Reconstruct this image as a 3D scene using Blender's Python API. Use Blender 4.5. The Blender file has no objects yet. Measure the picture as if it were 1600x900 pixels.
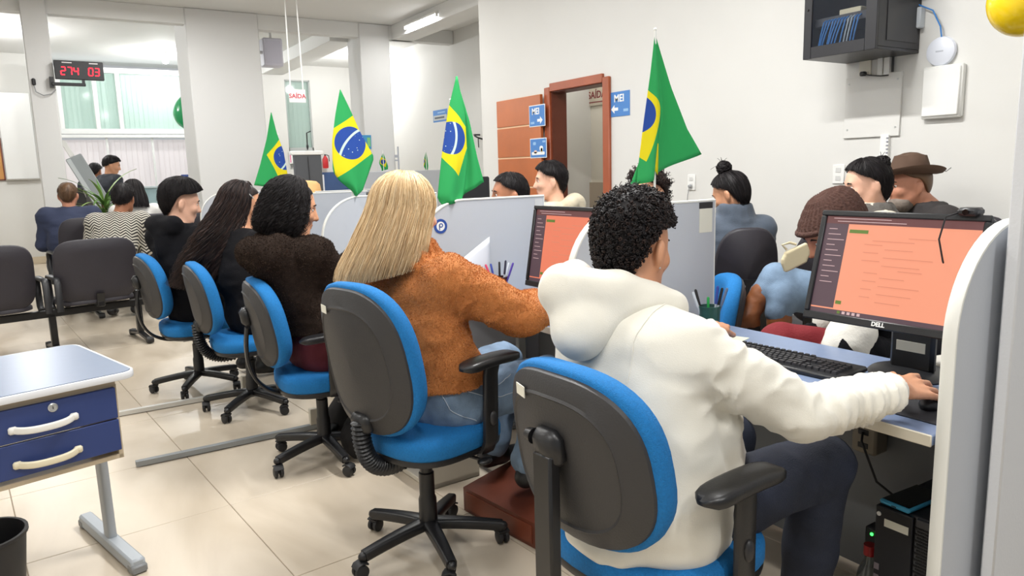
import bpy, bmesh, math, random
import numpy as np
from mathutils import Vector, Matrix

PI = math.pi
RNG = np.random.default_rng(7)
random.seed(7)
SC = bpy.context.scene
COL = SC.collection

# ------------------------------------------------------------------ camera, world, lights, exposure
cam_d = bpy.data.cameras.new('camera'); cam = bpy.data.objects.new('camera', cam_d); COL.objects.link(cam)
cam_d.sensor_width = 36.0; cam_d.lens = 1145.0 / 1600.0 * 36.0; cam_d.clip_start = 0.05; cam_d.clip_end = 100
RC = Matrix(((0.842, 0.109, -0.528), (-0.539, 0.120, -0.834), (-0.027, 0.987, 0.160)))
q = RC.to_quaternion(); q.normalize()
cam.matrix_world = Matrix.Translation((0, 0, 1.38)) @ q.to_matrix().to_4x4()
SC.camera = cam

world = bpy.data.worlds.new('world'); SC.world = world; world.use_nodes = True
wb = world.node_tree.nodes['Background']
wb.inputs[0].default_value = (0.93, 0.97, 1.0, 1); wb.inputs[1].default_value = 0.50

SC.view_settings.view_transform = 'Standard'; SC.view_settings.look = 'None'
SC.view_settings.gamma = 1.0; SC.view_settings.use_curve_mapping = False
SC.view_settings.exposure = -0.08
try:
    SC.cycles.use_denoising = True
    SC.cycles.max_bounces = 7; SC.cycles.diffuse_bounces = 4; SC.cycles.glossy_bounces = 3
    SC.cycles.caustics_reflective = False; SC.cycles.caustics_refractive = False
    SC.cycles.sample_clamp_indirect = 6.0
except Exception:
    pass

def area_light(name, loc, sx, sy, power, col=(1, 0.995, 0.975), rot=(0, 0, 0)):
    l = bpy.data.lights.new(name, 'AREA'); l.shape = 'RECTANGLE'; l.size = sx; l.size_y = sy
    l.energy = power; l.color = col
    o = bpy.data.objects.new(name, l); COL.objects.link(o); o.location = loc; o.rotation_euler = rot
    return o

CEIL = 3.5

# ------------------------------------------------------------------ materials
def lin(c):
    return tuple(((x / 255) / 12.92 if x / 255 <= 0.04045 else ((x / 255 + 0.055) / 1.055) ** 2.4) for x in c)

MATS = {}
def mat(name, rgb, rough=0.5, metal=0.0, bump=None, var=None, sheen=0.0, emit=None, alpha=None, trans=0.0, coat=0.0, spec=None):
    """bump=(scale, strength[, detail]); var=(scale, amount) mottles the colour"""
    if name in MATS: return MATS[name]
    m = bpy.data.materials.new(name); m.use_nodes = True
    nt = m.node_tree; b = nt.nodes['Principled BSDF']
    c = (*lin(rgb), 1)
    b.inputs['Base Color'].default_value = c
    b.inputs['Roughness'].default_value = rough; b.inputs['Metallic'].default_value = metal
    if spec is not None: b.inputs['Specular IOR Level'].default_value = spec
    if sheen: b.inputs['Sheen Weight'].default_value = sheen; b.inputs['Sheen Roughness'].default_value = 0.5
    if coat: b.inputs['Coat Weight'].default_value = coat
    if trans: b.inputs['Transmission Weight'].default_value = trans
    if alpha is not None: b.inputs['Alpha'].default_value = alpha
    if emit: b.inputs['Emission Color'].default_value = c; b.inputs['Emission Strength'].default_value = emit
    tc = None
    if bump or var:
        tc = nt.nodes.new('ShaderNodeTexCoord')
    if var:
        n = nt.nodes.new('ShaderNodeTexNoise'); n.inputs['Scale'].default_value = var[0]; n.inputs['Detail'].default_value = 4
        nt.links.new(tc.outputs['Object'], n.inputs['Vector'])
        mx = nt.nodes.new('ShaderNodeMix'); mx.data_type = 'RGBA'
        lo = tuple(v * (1 - var[1]) for v in c[:3]); hi = tuple(min(1, v * (1 + var[1])) for v in c[:3])
        mx.inputs[6].default_value = (*lo, 1); mx.inputs[7].default_value = (*hi, 1)
        rp = nt.nodes.new('ShaderNodeMapRange'); rp.inputs[1].default_value = 0.3; rp.inputs[2].default_value = 0.7
        nt.links.new(n.outputs['Fac'], rp.inputs[0]); nt.links.new(rp.outputs[0], mx.inputs[0])
        nt.links.new(mx.outputs[2], b.inputs['Base Color'])
    if bump:
        n = nt.nodes.new('ShaderNodeTexNoise'); n.inputs['Scale'].default_value = bump[0]
        n.inputs['Detail'].default_value = bump[2] if len(bump) > 2 else 3
        nt.links.new(tc.outputs['Object'], n.inputs['Vector'])
        bp = nt.nodes.new('ShaderNodeBump'); bp.inputs['Strength'].default_value = bump[1]; bp.inputs['Distance'].default_value = 0.01
        nt.links.new(n.outputs['Fac'], bp.inputs['Height']); nt.links.new(bp.outputs[0], b.inputs['Normal'])
    MATS[name] = m
    return m

# ------------------------------------------------------------------ object helpers
def tag(o, label=None, cat=None, group=None, kind=None):
    if label: o['label'] = label
    if cat: o['category'] = cat
    if group: o['group'] = group
    if kind: o['kind'] = kind
    return o

def thing(name, label, cat, loc=(0, 0, 0), rotz=0.0, group=None):
    o = bpy.data.objects.new(name, None); COL.objects.link(o); o.empty_display_size = 0.05
    o.location = loc; o.rotation_euler = (0, 0, rotz)
    return tag(o, label, cat, group)

def link(name, me, parent=None, m=None):
    o = bpy.data.objects.new(name, me); COL.objects.link(o)
    if m is not None: me.materials.append(m)
    if parent is not None: o.parent = parent
    return o

def copy_tree(o, parent=None):
    c = o.copy(); COL.objects.link(c)
    if parent is not None: c.parent = parent
    for ch in list(o.children): copy_tree(ch, c)
    return c

def rotm(ax, ang):
    return np.array(Matrix.Rotation(ang, 3, ax))

class MB:
    def __init__(s): s.v = []; s.f = []; s.uv = []
    def add(s, vs, fs, R=None, t=None):
        n = len(s.v)
        vs = np.asarray(vs, float)
        if R is not None: vs = vs @ np.asarray(R).T
        if t is not None: vs = vs + np.asarray(t)
        s.v.extend(map(tuple, vs)); s.f.extend([tuple(i + n for i in f) for f in fs])
        return s
    def box(s, c, d, R=None, bev=0.0):
        x, y, z = d[0] / 2, d[1] / 2, d[2] / 2
        if bev <= 0:
            vs = [(sx * x, sy * y, sz * z) for sx in (-1, 1) for sy in (-1, 1) for sz in (-1, 1)]
            fs = [(0, 1, 3, 2), (4, 6, 7, 5), (0, 4, 5, 1), (2, 3, 7, 6), (0, 2, 6, 4), (1, 5, 7, 3)]
            return s.add(vs, fs, R, c)
        b = min(bev, x * .98, y * .98, z * .98)
        vs = []; ix = {}
        for sx in (-1, 1):
            for sy in (-1, 1):
                for sz in (-1, 1):
                    for a in range(3):
                        p = [sx * (x - b), sy * (y - b), sz * (z - b)]
                        p[a] = (sx * x, sy * y, sz * z)[a]
                        ix[(sx, sy, sz, a)] = len(vs); vs.append(tuple(p))
        fs = []
        for a in range(3):
            o1, o2 = [k for k in range(3) if k != a]
            for sg in (-1, 1):
                loop = []
                for (u, w) in ((-1, -1), (1, -1), (1, 1), (-1, 1)):
                    k = [0, 0, 0]; k[a] = sg; k[o1] = u; k[o2] = w
                    loop.append(ix[(*k, a)])
                fs.append(tuple(loop))
            for u in (-1, 1):
                for w in (-1, 1):
                    k0 = [0, 0, 0]; k1 = [0, 0, 0]
                    k0[a] = -1; k1[a] = 1; k0[o1] = k1[o1] = u; k0[o2] = k1[o2] = w
                    fs.append((ix[(*k0, o1)], ix[(*k1, o1)], ix[(*k1, o2)], ix[(*k0, o2)]))
        for sx in (-1, 1):
            for sy in (-1, 1):
                for sz in (-1, 1):
                    fs.append(tuple(ix[(sx, sy, sz, a)] for a in range(3)))
        return s.add(vs, fs, R, c)
    def tube(s, pts, r, n=10, cap=True, sq=None):
        """sq=(wide, thin, ref): flattened section; ref a vector the wide axis follows"""
        P = np.asarray(pts, float); m = len(P)
        rr = np.full(m, r, float) if np.isscalar(r) else np.asarray(r, float)
        T = np.gradient(P, axis=0); T /= np.linalg.norm(T, axis=1)[:, None] + 1e-12
        ref = np.array([0, 0, 1.0]) if abs(T[0][2]) < .9 else np.array([1.0, 0, 0])
        if sq is not None: ref = np.asarray(sq[2], float)
        vs = []
        u = ref - T[0] * np.dot(ref, T[0]); u /= np.linalg.norm(u)
        for i in range(m):
            base = np.asarray(sq[2], float) if sq is not None else u
            u = base - T[i] * np.dot(base, T[i]); u /= np.linalg.norm(u) + 1e-12
            w = np.cross(T[i], u)
            for k in range(n):
                a = 2 * PI * (k + .5) / n
                ca, sa = math.cos(a), math.sin(a)
                if sq is not None:
                    e = 0.45
                    ca = math.copysign(abs(ca) ** e, ca) * sq[0]; sa = math.copysign(abs(sa) ** e, sa) * sq[1]
                vs.append(P[i] + rr[i] * (u * ca + w * sa))
        fs = [(i * n + k, i * n + (k + 1) % n, (i + 1) * n + (k + 1) % n, (i + 1) * n + k) for i in range(m - 1) for k in range(n)]
        if cap: fs += [tuple(range(n))[::-1], tuple((m - 1) * n + k for k in range(n))]
        return s.add(vs, fs)
    def cyl(s, p0, p1, r0, r1=None, n=16, cap=True):
        return s.tube([p0, p1], [r0, r0 if r1 is None else r1], n, cap)
    def lathe(s, prof, n=24, R=None, t=None, cap=True):
        vs = [(r * math.cos(2 * PI * k / n), r * math.sin(2 * PI * k / n), z) for r, z in prof for k in range(n)]
        m = len(prof)
        fs = [(i * n + k, i * n + (k + 1) % n, (i + 1) * n + (k + 1) % n, (i + 1) * n + k) for i in range(m - 1) for k in range(n)]
        if cap and prof[0][0] > 1e-6: fs.append(tuple(range(n))[::-1])
        if cap and prof[-1][0] > 1e-6: fs.append(tuple((m - 1) * n + k for k in range(n)))
        return s.add(vs, fs, R, t)
    def prism(s, poly, h0, h1, R=None, t=None):
        n = len(poly)
        vs = [(x, y, h0) for x, y in poly] + [(x, y, h1) for x, y in poly]
        fs = [tuple(range(n))[::-1], tuple(range(n, 2 * n))] + [(i, (i + 1) % n, n + (i + 1) % n, n + i) for i in range(n)]
        return s.add(vs, fs, R, t)
    def ell(s, c, r, R=None, n=16, m=10):
        vs = []; fs = []
        for i in range(m + 1):
            th = PI * i / m
            for k in range(n):
                ph = 2 * PI * k / n
                vs.append((r[0] * math.sin(th) * math.cos(ph), r[1] * math.sin(th) * math.sin(ph), r[2] * math.cos(th)))
        fs = [(i * n + k, (i + 1) * n + k, (i + 1) * n + (k + 1) % n, i * n + (k + 1) % n) for i in range(m) for k in range(n)]
        return s.add(vs, fs, R, c)
    def disc(s, W, H, ne, prof, taper=0.0, curve=0.0, n=40, R=None, t=None):
        """closed pad: prof = [(r, depth)...] from the front centre out over the rim to the back centre; depth along +x"""
        vs = []; fs = []
        for r, d in prof:
            for k in range(n):
                a = 2 * PI * k / n
                c = math.copysign(abs(math.cos(a)) ** (2 / ne), math.cos(a)); z_ = math.copysign(abs(math.sin(a)) ** (2 / ne), math.sin(a))
                y = W / 2 * r * c; z = H / 2 * r * z_
                y *= 1 + taper * (z / (H / 2))
                vs.append((d + curve * (y / (W / 2)) ** 2, y, z))
        m = len(prof)
        fs = [(i * n + k, i * n + (k + 1) % n, (i + 1) * n + (k + 1) % n, (i + 1) * n + k) for i in range(m - 1) for k in range(n)]
        fs.append(tuple(range(n))); fs.append(tuple((m - 1) * n + k for k in range(n))[::-1])
        return s.add(vs, fs, R, t)
    def mesh(s, name, angle=40.0, smooth=True):
        me = bpy.data.meshes.new(name); me.from_pydata(s.v, [], s.f)
        bm = bmesh.new(); bm.from_mesh(me)
        bmesh.ops.recalc_face_normals(bm, faces=bm.faces)
        bm.to_mesh(me); bm.free()
        if smooth:
            me.shade_smooth(); me.set_sharp_from_angle(angle=math.radians(angle))
        return me
    def build(s, name, m, parent=None, angle=40.0, smooth=True):
        return link(name, s.mesh(name, angle, smooth), parent, m)

def mesh_np(name, V, F, m=None, parent=None, smooth=True, uv=None):
    V = np.asarray(V, np.float32); F = np.asarray(F, np.int32)
    me = bpy.data.meshes.new(name); nf, k = F.shape
    me.vertices.add(len(V)); me.vertices.foreach_set('co', V.ravel())
    me.loops.add(nf * k); me.loops.foreach_set('vertex_index', F.ravel())
    me.polygons.add(nf); me.polygons.foreach_set('loop_start', np.arange(0, nf * k, k, dtype=np.int32))
    try: me.polygons.foreach_set('loop_total', np.full(nf, k, np.int32))
    except Exception: pass
    me.update(calc_edges=True)
    if uv is not None:
        l = me.uv_layers.new(name='uv'); l.data.foreach_set('uv', np.asarray(uv, np.float32)[F.ravel()].ravel())
    if smooth: me.shade_smooth()
    me.validate()
    return link(name, me, parent, m)

def text(name, body, size, m, parent, loc, R, extrude=0.0008, align='CENTER', bold=0.0):
    cu = bpy.data.curves.new(name, 'FONT'); cu.body = body; cu.size = size; cu.extrude = extrude
    cu.align_x = align; cu.align_y = 'CENTER'; cu.offset = bold; cu.resolution_u = 3
    o = bpy.data.objects.new(name, cu); COL.objects.link(o)
    dg = bpy.context.evaluated_depsgraph_get()
    me = bpy.data.meshes.new_from_object(o.evaluated_get(dg)); bpy.data.objects.remove(o); bpy.data.curves.remove(cu)
    me.materials.clear()
    t = link(name, me, parent, m)
    t.matrix_local = Matrix.Translation(loc) @ Matrix([list(r) for r in np.asarray(R)]).to_4x4()
    return t
# text frames: columns = text right, text up, text normal
FACE_MX = np.array([[0, 0, -1], [-1, 0, 0], [0, 1, 0]], float)   # on a face that looks to -x (reads towards -y)
FACE_MY = np.array([[1, 0, 0], [0, 0, -1], [0, 1, 0]], float)    # on a face that looks to -y

# ------------------------------------------------------------------ noise, distance fields, surface nets
_T = np.random.default_rng(3).random((32, 32, 32)).astype(np.float32)
def vnoise(P, f=1.0):
    q = np.asarray(P, np.float32) * f + 100.0
    i = np.floor(q).astype(int); t = q - i; t = t * t * (3 - 2 * t); i &= 31; j = (i + 1) & 31
    x0, y0, z0 = i.T; x1, y1, z1 = j.T; tx, ty, tz = t.T
    a = _T[x0, y0, z0] * (1 - tx) + _T[x1, y0, z0] * tx; b = _T[x0, y1, z0] * (1 - tx) + _T[x1, y1, z0] * tx
    c = _T[x0, y0, z1] * (1 - tx) + _T[x1, y0, z1] * tx; d = _T[x0, y1, z1] * (1 - tx) + _T[x1, y1, z1] * tx
    return ((a * (1 - ty) + b * ty) * (1 - tz) + (c * (1 - ty) + d * ty) * tz) * 2 - 1

A_ = lambda p: np.asarray(p, float)
class SDF:
    def __init__(s): s.p = []
    def cap(s, a, b, ra, rb=None, k=.02, sq=None, sub=False):
        """round cone; sq=(axis, factor): offsets along axis are squashed by factor (<1 = thinner)"""
        s.p.append(('c', A_(a), A_(b), ra, ra if rb is None else rb, k, sq, sub)); return s
    def chain(s, pts, rs, k=.02, sq=None):
        for i in range(len(pts) - 1): s.cap(pts[i], pts[i + 1], rs[i], rs[i + 1], k, sq)
        return s
    def ell(s, c, r, R=None, k=.02, sub=False):
        s.p.append(('e', A_(c), A_(r), np.eye(3) if R is None else A_(R), k, sub)); return s
    def half(s, pt, n, k=.005):
        """cut away the side n points to"""
        s.p.append(('h', A_(pt), A_(n) / np.linalg.norm(n), k)); return s
    def mesh(s, vox, smooth=1):
        lo = np.full(3, 1e9); hi = -lo
        for p in s.p:
            if p[0] == 'c' and not p[7]:
                r = max(p[3], p[4]) * (1 if p[6] is None else max(1, p[6][1]))
                lo = np.minimum(lo, np.minimum(p[1], p[2]) - r); hi = np.maximum(hi, np.maximum(p[1], p[2]) + r)
            elif p[0] == 'e' and not p[5]:
                r = p[2].max(); lo = np.minimum(lo, p[1] - r); hi = np.maximum(hi, p[1] + r)
        lo -= 3 * vox; hi += 3 * vox
        n = np.ceil((hi - lo) / vox).astype(int) + 1
        ax = [lo[i] + vox * np.arange(n[i]) for i in range(3)]
        D = np.full(n, 1.0, np.float32)
        for p in s.p:
            if p[0] == 'h':
                d = (ax[0][:, None, None] - p[1][0]) * p[2][0] + (ax[1][None, :, None] - p[1][1]) * p[2][1] + (ax[2][None, None, :] - p[1][2]) * p[2][2]
                D = np.maximum(D, d.astype(np.float32)); continue
            if p[0] == 'c':
                _, a, b, ra, rb, k, sq, sub = p
                r = max(ra, rb) * (1 if sq is None else max(1, sq[1]))
                l, h = np.minimum(a, b) - r, np.maximum(a, b) + r
            else:
                _, c, rr, R, k, sub = p
                l, h = c - rr.max(), c + rr.max()
            mg = k + 3 * vox
            i0 = np.clip(np.floor((l - mg - lo) / vox).astype(int), 0, n); i1 = np.clip(np.ceil((h + mg - lo) / vox).astype(int) + 1, 0, n)
            if (i1 <= i0).any(): continue
            sl = tuple(slice(i0[i], i1[i]) for i in range(3))
            X = ax[0][sl[0]][:, None, None].astype(np.float32); Y = ax[1][sl[1]][None, :, None].astype(np.float32); Z = ax[2][sl[2]][None, None, :].astype(np.float32)
            if p[0] == 'c':
                ba = b - a; L = float(ba @ ba) + 1e-12
                t = np.clip(((X - a[0]) * ba[0] + (Y - a[1]) * ba[1] + (Z - a[2]) * ba[2]) / L, 0, 1)
                ox = X - a[0] - t * ba[0]; oy = Y - a[1] - t * ba[1]; oz = Z - a[2] - t * ba[2]
                q2 = ox * ox + oy * oy + oz * oz
                if sq is not None:
                    u, fct = A_(sq[0]), sq[1]; u = u / np.linalg.norm(u)
                    dn = ox * u[0] + oy * u[1] + oz * u[2]
                    q2 = q2 + dn * dn * (1 / fct ** 2 - 1)
                d = np.sqrt(q2) - (ra + (rb - ra) * t)
            else:
                x, y, z = X - c[0], Y - c[1], Z - c[2]
                u = (R[0, 0] * x + R[1, 0] * y + R[2, 0] * z) / rr[0]; v = (R[0, 1] * x + R[1, 1] * y + R[2, 1] * z) / rr[1]; w = (R[0, 2] * x + R[1, 2] * y + R[2, 2] * z) / rr[2]
                k0 = np.sqrt(u * u + v * v + w * w); k1 = np.sqrt((u / rr[0]) ** 2 + (v / rr[1]) ** 2 + (w / rr[2]) ** 2) + 1e-9
                d = k0 * (k0 - 1) / k1
            cur = D[sl]
            if sub:
                d = -d; hh = np.clip(.5 - .5 * (cur - d) / k, 0, 1) if k > 0 else 0
                hh = np.clip(.5 + .5 * (d - cur) / k, 0, 1)
                D[sl] = cur * (1 - hh) + d * hh + k * hh * (1 - hh)
            else:
                hh = np.clip(.5 + .5 * (cur - d) / k, 0, 1)
                D[sl] = cur * (1 - hh) + d * hh - k * hh * (1 - hh)
        return s._nets(D, lo, vox, smooth)
    @staticmethod
    def _nets(D, lo, vox, smooth):
        S = D < 0
        c = np.zeros(np.array(D.shape) - 1, np.uint8)
        for i in (0, 1):
            for j in (0, 1):
                for k in (0, 1):
                    c += S[i:S.shape[0] - 1 + i, j:S.shape[1] - 1 + j, k:S.shape[2] - 1 + k]
        act = (c > 0) & (c < 8)
        I = np.stack(np.nonzero(act), 1)
        idx = np.full(act.shape, -1, np.int32); idx[act] = np.arange(len(I))
        acc = np.zeros((len(I), 3), np.float32); cnt = np.zeros(len(I), np.float32)
        for a in range(3):
            o = [k for k in range(3) if k != a]
            for u in (0, 1):
                for w in (0, 1):
                    q0 = I.copy(); q0[:, o[0]] += u; q0[:, o[1]] += w
                    q1 = q0.copy(); q1[:, a] += 1
                    d0 = D[q0[:, 0], q0[:, 1], q0[:, 2]]; d1 = D[q1[:, 0], q1[:, 1], q1[:, 2]]
                    m = (d0 < 0) != (d1 < 0)
                    t = np.where(m, d0 / np.where(m, d0 - d1, 1), 0)
                    off = (q0 - I).astype(np.float32); off[:, a] += t
                    acc[m] += off[m]; cnt[m] += 1
        V = lo + vox * (I + acc / np.maximum(cnt, 1)[:, None])
        F = []
        for a in range(3):
            o1, o2 = (a + 1) % 3, (a + 2) % 3
            s0 = np.take(S, range(S.shape[a] - 1), axis=a); s1 = np.take(S, range(1, S.shape[a]), axis=a)
            E = np.stack(np.nonzero(s0 != s1), 1)
            E = E[(E[:, o1] > 0) & (E[:, o2] > 0) & (E[:, o1] < D.shape[o1] - 1) & (E[:, o2] < D.shape[o2] - 1)]
            fl = s0[E[:, 0], E[:, 1], E[:, 2]]
            def g(d1, d2):
                q = E.copy(); q[:, o1] -= d1; q[:, o2] -= d2
                return idx[q[:, 0], q[:, 1], q[:, 2]]
            Q = np.stack([g(1, 1), g(0, 1), g(0, 0), g(1, 0)], 1)
            Q[~fl] = Q[~fl][:, ::-1]
            F.append(Q)
        F = np.concatenate(F)
        F = F[(F >= 0).all(1)]
        for _ in range(smooth):
            e0 = F.ravel(); e1 = np.roll(F, -1, 1).ravel()
            a = np.concatenate([e0, e1]); b = np.concatenate([e1, e0])
            w = np.bincount(a, minlength=len(V)); nv = np.stack([np.bincount(a, V[b, i], minlength=len(V)) for i in range(3)], 1) / np.maximum(w, 1)[:, None]
            V = V * .4 + nv * .6
        return V, F

def vnormals(V, F):
    fn = np.cross(V[F[:, 2]] - V[F[:, 0]], V[F[:, 3]] - V[F[:, 1]])
    n = np.stack([sum(np.bincount(F[:, j], fn[:, i], minlength=len(V)) for j in range(4)) for i in range(3)], 1)
    return n / (np.linalg.norm(n, axis=1)[:, None] + 1e-12)

def sdf_obj(name, S, vox, m, parent, smooth=1, disp=None):
    V, F = S.mesh(vox, smooth)
    if disp is not None: V = V + vnormals(V, F) * disp(V)[:, None]
    return mesh_np(name, V, F, m, parent), V, F

def strands(name, P, rad, m, parent, sides=3, kind=None):
    """P (N,K,3) centre lines, rad (N,K) or scalar -> tubes as one mesh; uv.x = a random number per strand, uv.y = along it"""
    N, K, _ = P.shape
    if np.isscalar(rad): rad = np.full((N, K), rad)
    T = np.gradient(P, axis=1); T /= np.linalg.norm(T, axis=2, keepdims=True) + 1e-9
    ref = np.cross(T[:, 1], T[:, K // 2]) + .6 * np.cross(T[:, K // 2], T[:, -2])      # one frame per strand: no twist along it
    nr = np.linalg.norm(ref, axis=1, keepdims=True)
    mT = np.abs(T.mean(1)); alt = np.eye(3)[np.argmin(mT, axis=1)]
    ref = np.where(nr > .12, ref / (nr + 1e-9), alt)[:, None, :] + 0 * T
    U = np.cross(T, ref); U /= np.linalg.norm(U, axis=2, keepdims=True) + 1e-9
    W = np.cross(T, U)
    a = 2 * PI * np.arange(sides) / sides
    V = P[:, :, None, :] + rad[:, :, None, None] * (U[:, :, None, :] * np.cos(a)[None, None, :, None] + W[:, :, None, :] * np.sin(a)[None, None, :, None])
    base = np.arange(N * K * sides).reshape(N, K, sides)
    n1 = np.roll(base, -1, 2)
    F = np.stack([base[:, :-1], n1[:, :-1], n1[:, 1:], base[:, 1:]], -1).reshape(-1, 4)
    r = RNG.random(N)
    uv = np.stack([np.repeat(r, K * sides), np.tile(np.repeat(np.linspace(0, 1, K), sides), N)], 1)
    o = mesh_np(name, V.reshape(-1, 3), F, m, parent, uv=uv)
    if kind: o['kind'] = kind
    return o

def fuzz(name, V, F, n, length, m, parent, keep=None, droop=0.35, w=0.0016):
    """short pile: n thin blades standing on a quad mesh"""
    tri = V[F]; ar = np.linalg.norm(np.cross(tri[:, 2] - tri[:, 0], tri[:, 3] - tri[:, 1]), axis=1)
    if keep is not None: ar = ar * keep(tri.mean(1))
    f = RNG.choice(len(F), n, p=ar / ar.sum())
    u, v = RNG.random((2, n, 1))
    q = tri[f]; P = (q[:, 0] * (1 - u) + q[:, 1] * u) * (1 - v) + (q[:, 3] * (1 - u) + q[:, 2] * u) * v
    nn = np.cross(q[:, 2] - q[:, 0], q[:, 3] - q[:, 1]); nn /= np.linalg.norm(nn, axis=1)[:, None] + 1e-12
    d = nn + RNG.normal(0, droop, (n, 3)) + np.stack([vnoise(P, 14), vnoise(P + 7, 14), vnoise(P + 13, 14) - .2], 1) * .8
    d /= np.linalg.norm(d, axis=1)[:, None]
    s = np.cross(d, RNG.normal(0, 1, (n, 3))); s /= np.linalg.norm(s, axis=1)[:, None]
    L = length * (.6 + .8 * RNG.random((n, 1)))
    VV = np.stack([P - s * w - nn * .001, P + s * w - nn * .001, P + d * L], 1).reshape(-1, 3)
    uv = np.stack([np.repeat(RNG.random(n), 3), np.tile([0, 0, 1.0], n)], 1)
    o = mesh_np(name, VV, np.arange(3 * n).reshape(n, 3), m, parent, smooth=False, uv=uv)
    o['kind'] = 'stuff'
    return o

def strand_mat(name, cols, rough=.45, spec=.4):
    """hair / pile colour picked per strand from a list of sRGB tones"""
    if name in MATS: return MATS[name]
    m = bpy.data.materials.new(name); m.use_nodes = True; nt = m.node_tree; b = nt.nodes['Principled BSDF']
    u = nt.nodes.new('ShaderNodeUVMap'); sp = nt.nodes.new('ShaderNodeSeparateXYZ'); r = nt.nodes.new('ShaderNodeValToRGB')
    nt.links.new(u.outputs[0], sp.inputs[0]); nt.links.new(sp.outputs[0], r.inputs[0]); nt.links.new(r.outputs[0], b.inputs['Base Color'])
    e = r.color_ramp.elements
    while len(e) < len(cols): e.new(.5)
    for i, c in enumerate(cols): e[i].position = i / max(1, len(cols) - 1); e[i].color = (*lin(c), 1)
    b.inputs['Roughness'].default_value = rough; b.inputs['Specular IOR Level'].default_value = spec
    MATS[name] = m
    return m
# ================================================================== ROOM SHELL
M_WALL = mat('wall paint', (218, 217, 213), .75, bump=(60, .03), var=(1.3, .02))
M_WALL2 = mat('cream wall paint', (226, 220, 206), .75, bump=(60, .03))
M_CEIL = mat('ceiling paint', (226, 226, 224), .8, bump=(40, .03))
M_PILLAR = mat('pillar paint', (220, 220, 219), .7, bump=(45, .05))
M_WOOD = mat('door veneer', (184, 104, 58), .38, var=(3, .10), bump=(30, .05))
M_WOODD = mat('dark door jamb', (104, 52, 38), .4, var=(5, .1))
M_FRAME = mat('door frame wood', (160, 82, 50), .4, var=(5, .1))
M_ALU = mat('aluminium', (196, 198, 198), .35, .6)
M_WHITEP = mat('white plastic', (235, 235, 232), .4)
M_BLACKP = mat('black plastic', (34, 34, 37), .42, bump=(160, .06))
M_BLACKM = mat('black painted metal', (38, 38, 42), .38)
M_GLASS = mat('green window glass', (205, 226, 218), .08, alpha=.18)

def structure(name, mb, m, parent=None, **k):
    o = mb.build(name, m, parent, **k)
    if parent is None: o['kind'] = 'structure'
    return o

# floor: slab of grout, each tile its own piece, laid a few degrees off the room's axes
def tile_mat():
    m = mat('polished floor tile', (212, 198, 178), .2, spec=.5)
    nt = m.node_tree; b = nt.nodes['Principled BSDF']
    tc = nt.nodes.new('ShaderNodeNewGeometry')
    n = nt.nodes.new('ShaderNodeTexNoise'); n.inputs['Scale'].default_value = 1.7; n.inputs['Detail'].default_value = 7; n.inputs['Distortion'].default_value = 1.6
    mp = nt.nodes.new('ShaderNodeMapping'); mp.inputs['Scale'].default_value = (1.0, .35, 1)
    nt.links.new(tc.outputs['Position'], mp.inputs[0]); nt.links.new(mp.outputs[0], n.inputs['Vector'])
    r = nt.nodes.new('ShaderNodeValToRGB'); e = r.color_ramp.elements
    e[0].position = .32; e[0].color = (*lin((184, 170, 150)), 1); e[1].position = .68; e[1].color = (*lin((212, 200, 182)), 1)
    nt.links.new(n.outputs['Fac'], r.inputs[0]); nt.links.new(r.outputs[0], b.inputs['Base Color'])
    rr = nt.nodes.new('ShaderNodeMapRange'); rr.inputs[3].default_value = .26; rr.inputs[4].default_value = .42
    nt.links.new(n.outputs['Fac'], rr.inputs[0]); nt.links.new(rr.outputs[0], b.inputs['Roughness'])
    return m
fl = structure('floor', MB().box((1.5, 6.5, -.055), (9, 19, .1)), mat('grout', (150, 136, 118), .8))
TS = .735; ta = math.radians(5.0)
tme = MB().box((0, 0, -.0025), (TS - .0035, TS - .0035, .009), bev=.0015).mesh('floor_tile', smooth=False)
tme.materials.append(tile_mat())
cnt = 0
for i in range(-2, 6):
    for j in range(-3, 19):
        x = .54 + (i + .5) * TS * math.cos(ta) - (j + .5) * TS * math.sin(ta)
        y = 3.15 + (i + .5) * TS * math.sin(ta) + (j + .5) * TS * math.cos(ta)
        if x < -1.3 or x > 3.6 or y < .9 or y > 15: continue
        if y > 6.5 and x > 1.8: continue
        t = bpy.data.objects.new('floor_tile', tme); COL.objects.link(t); t.parent = fl
        t.location = (x, y, -.0025 - .001 + random.uniform(-.0004, .0004)); t.rotation_euler = (0, 0, ta); cnt += 1
# the tiling goes on where its pieces cannot be told apart
far = MB()
for i in range(-4, 12):
    for j in range(-5, 20):
        x = .54 + (i + .5) * TS * math.cos(ta) - (j + .5) * TS * math.sin(ta)
        y = 3.15 + (i + .5) * TS * math.sin(ta) + (j + .5) * TS * math.cos(ta)
        inside = not (x < -1.3 or x > 3.6 or y < .9 or y > 15) and not (y > 6.5 and x > 1.8)
        if inside or x < -2.6 or x > 5.6 or y < -2.6 or y > 15.6: continue
        far.box((x, y, -.0045), (TS - .0035, TS - .0035, .008), R=rotm('Z', ta))
o = far.build('outlying_tiles', tile_mat(), fl, smooth=False); o['kind'] = 'stuff'

structure('ceiling', MB().box((1.6, 6.2, CEIL + .05), (9.2, 19.5, .1)), M_CEIL)
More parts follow.
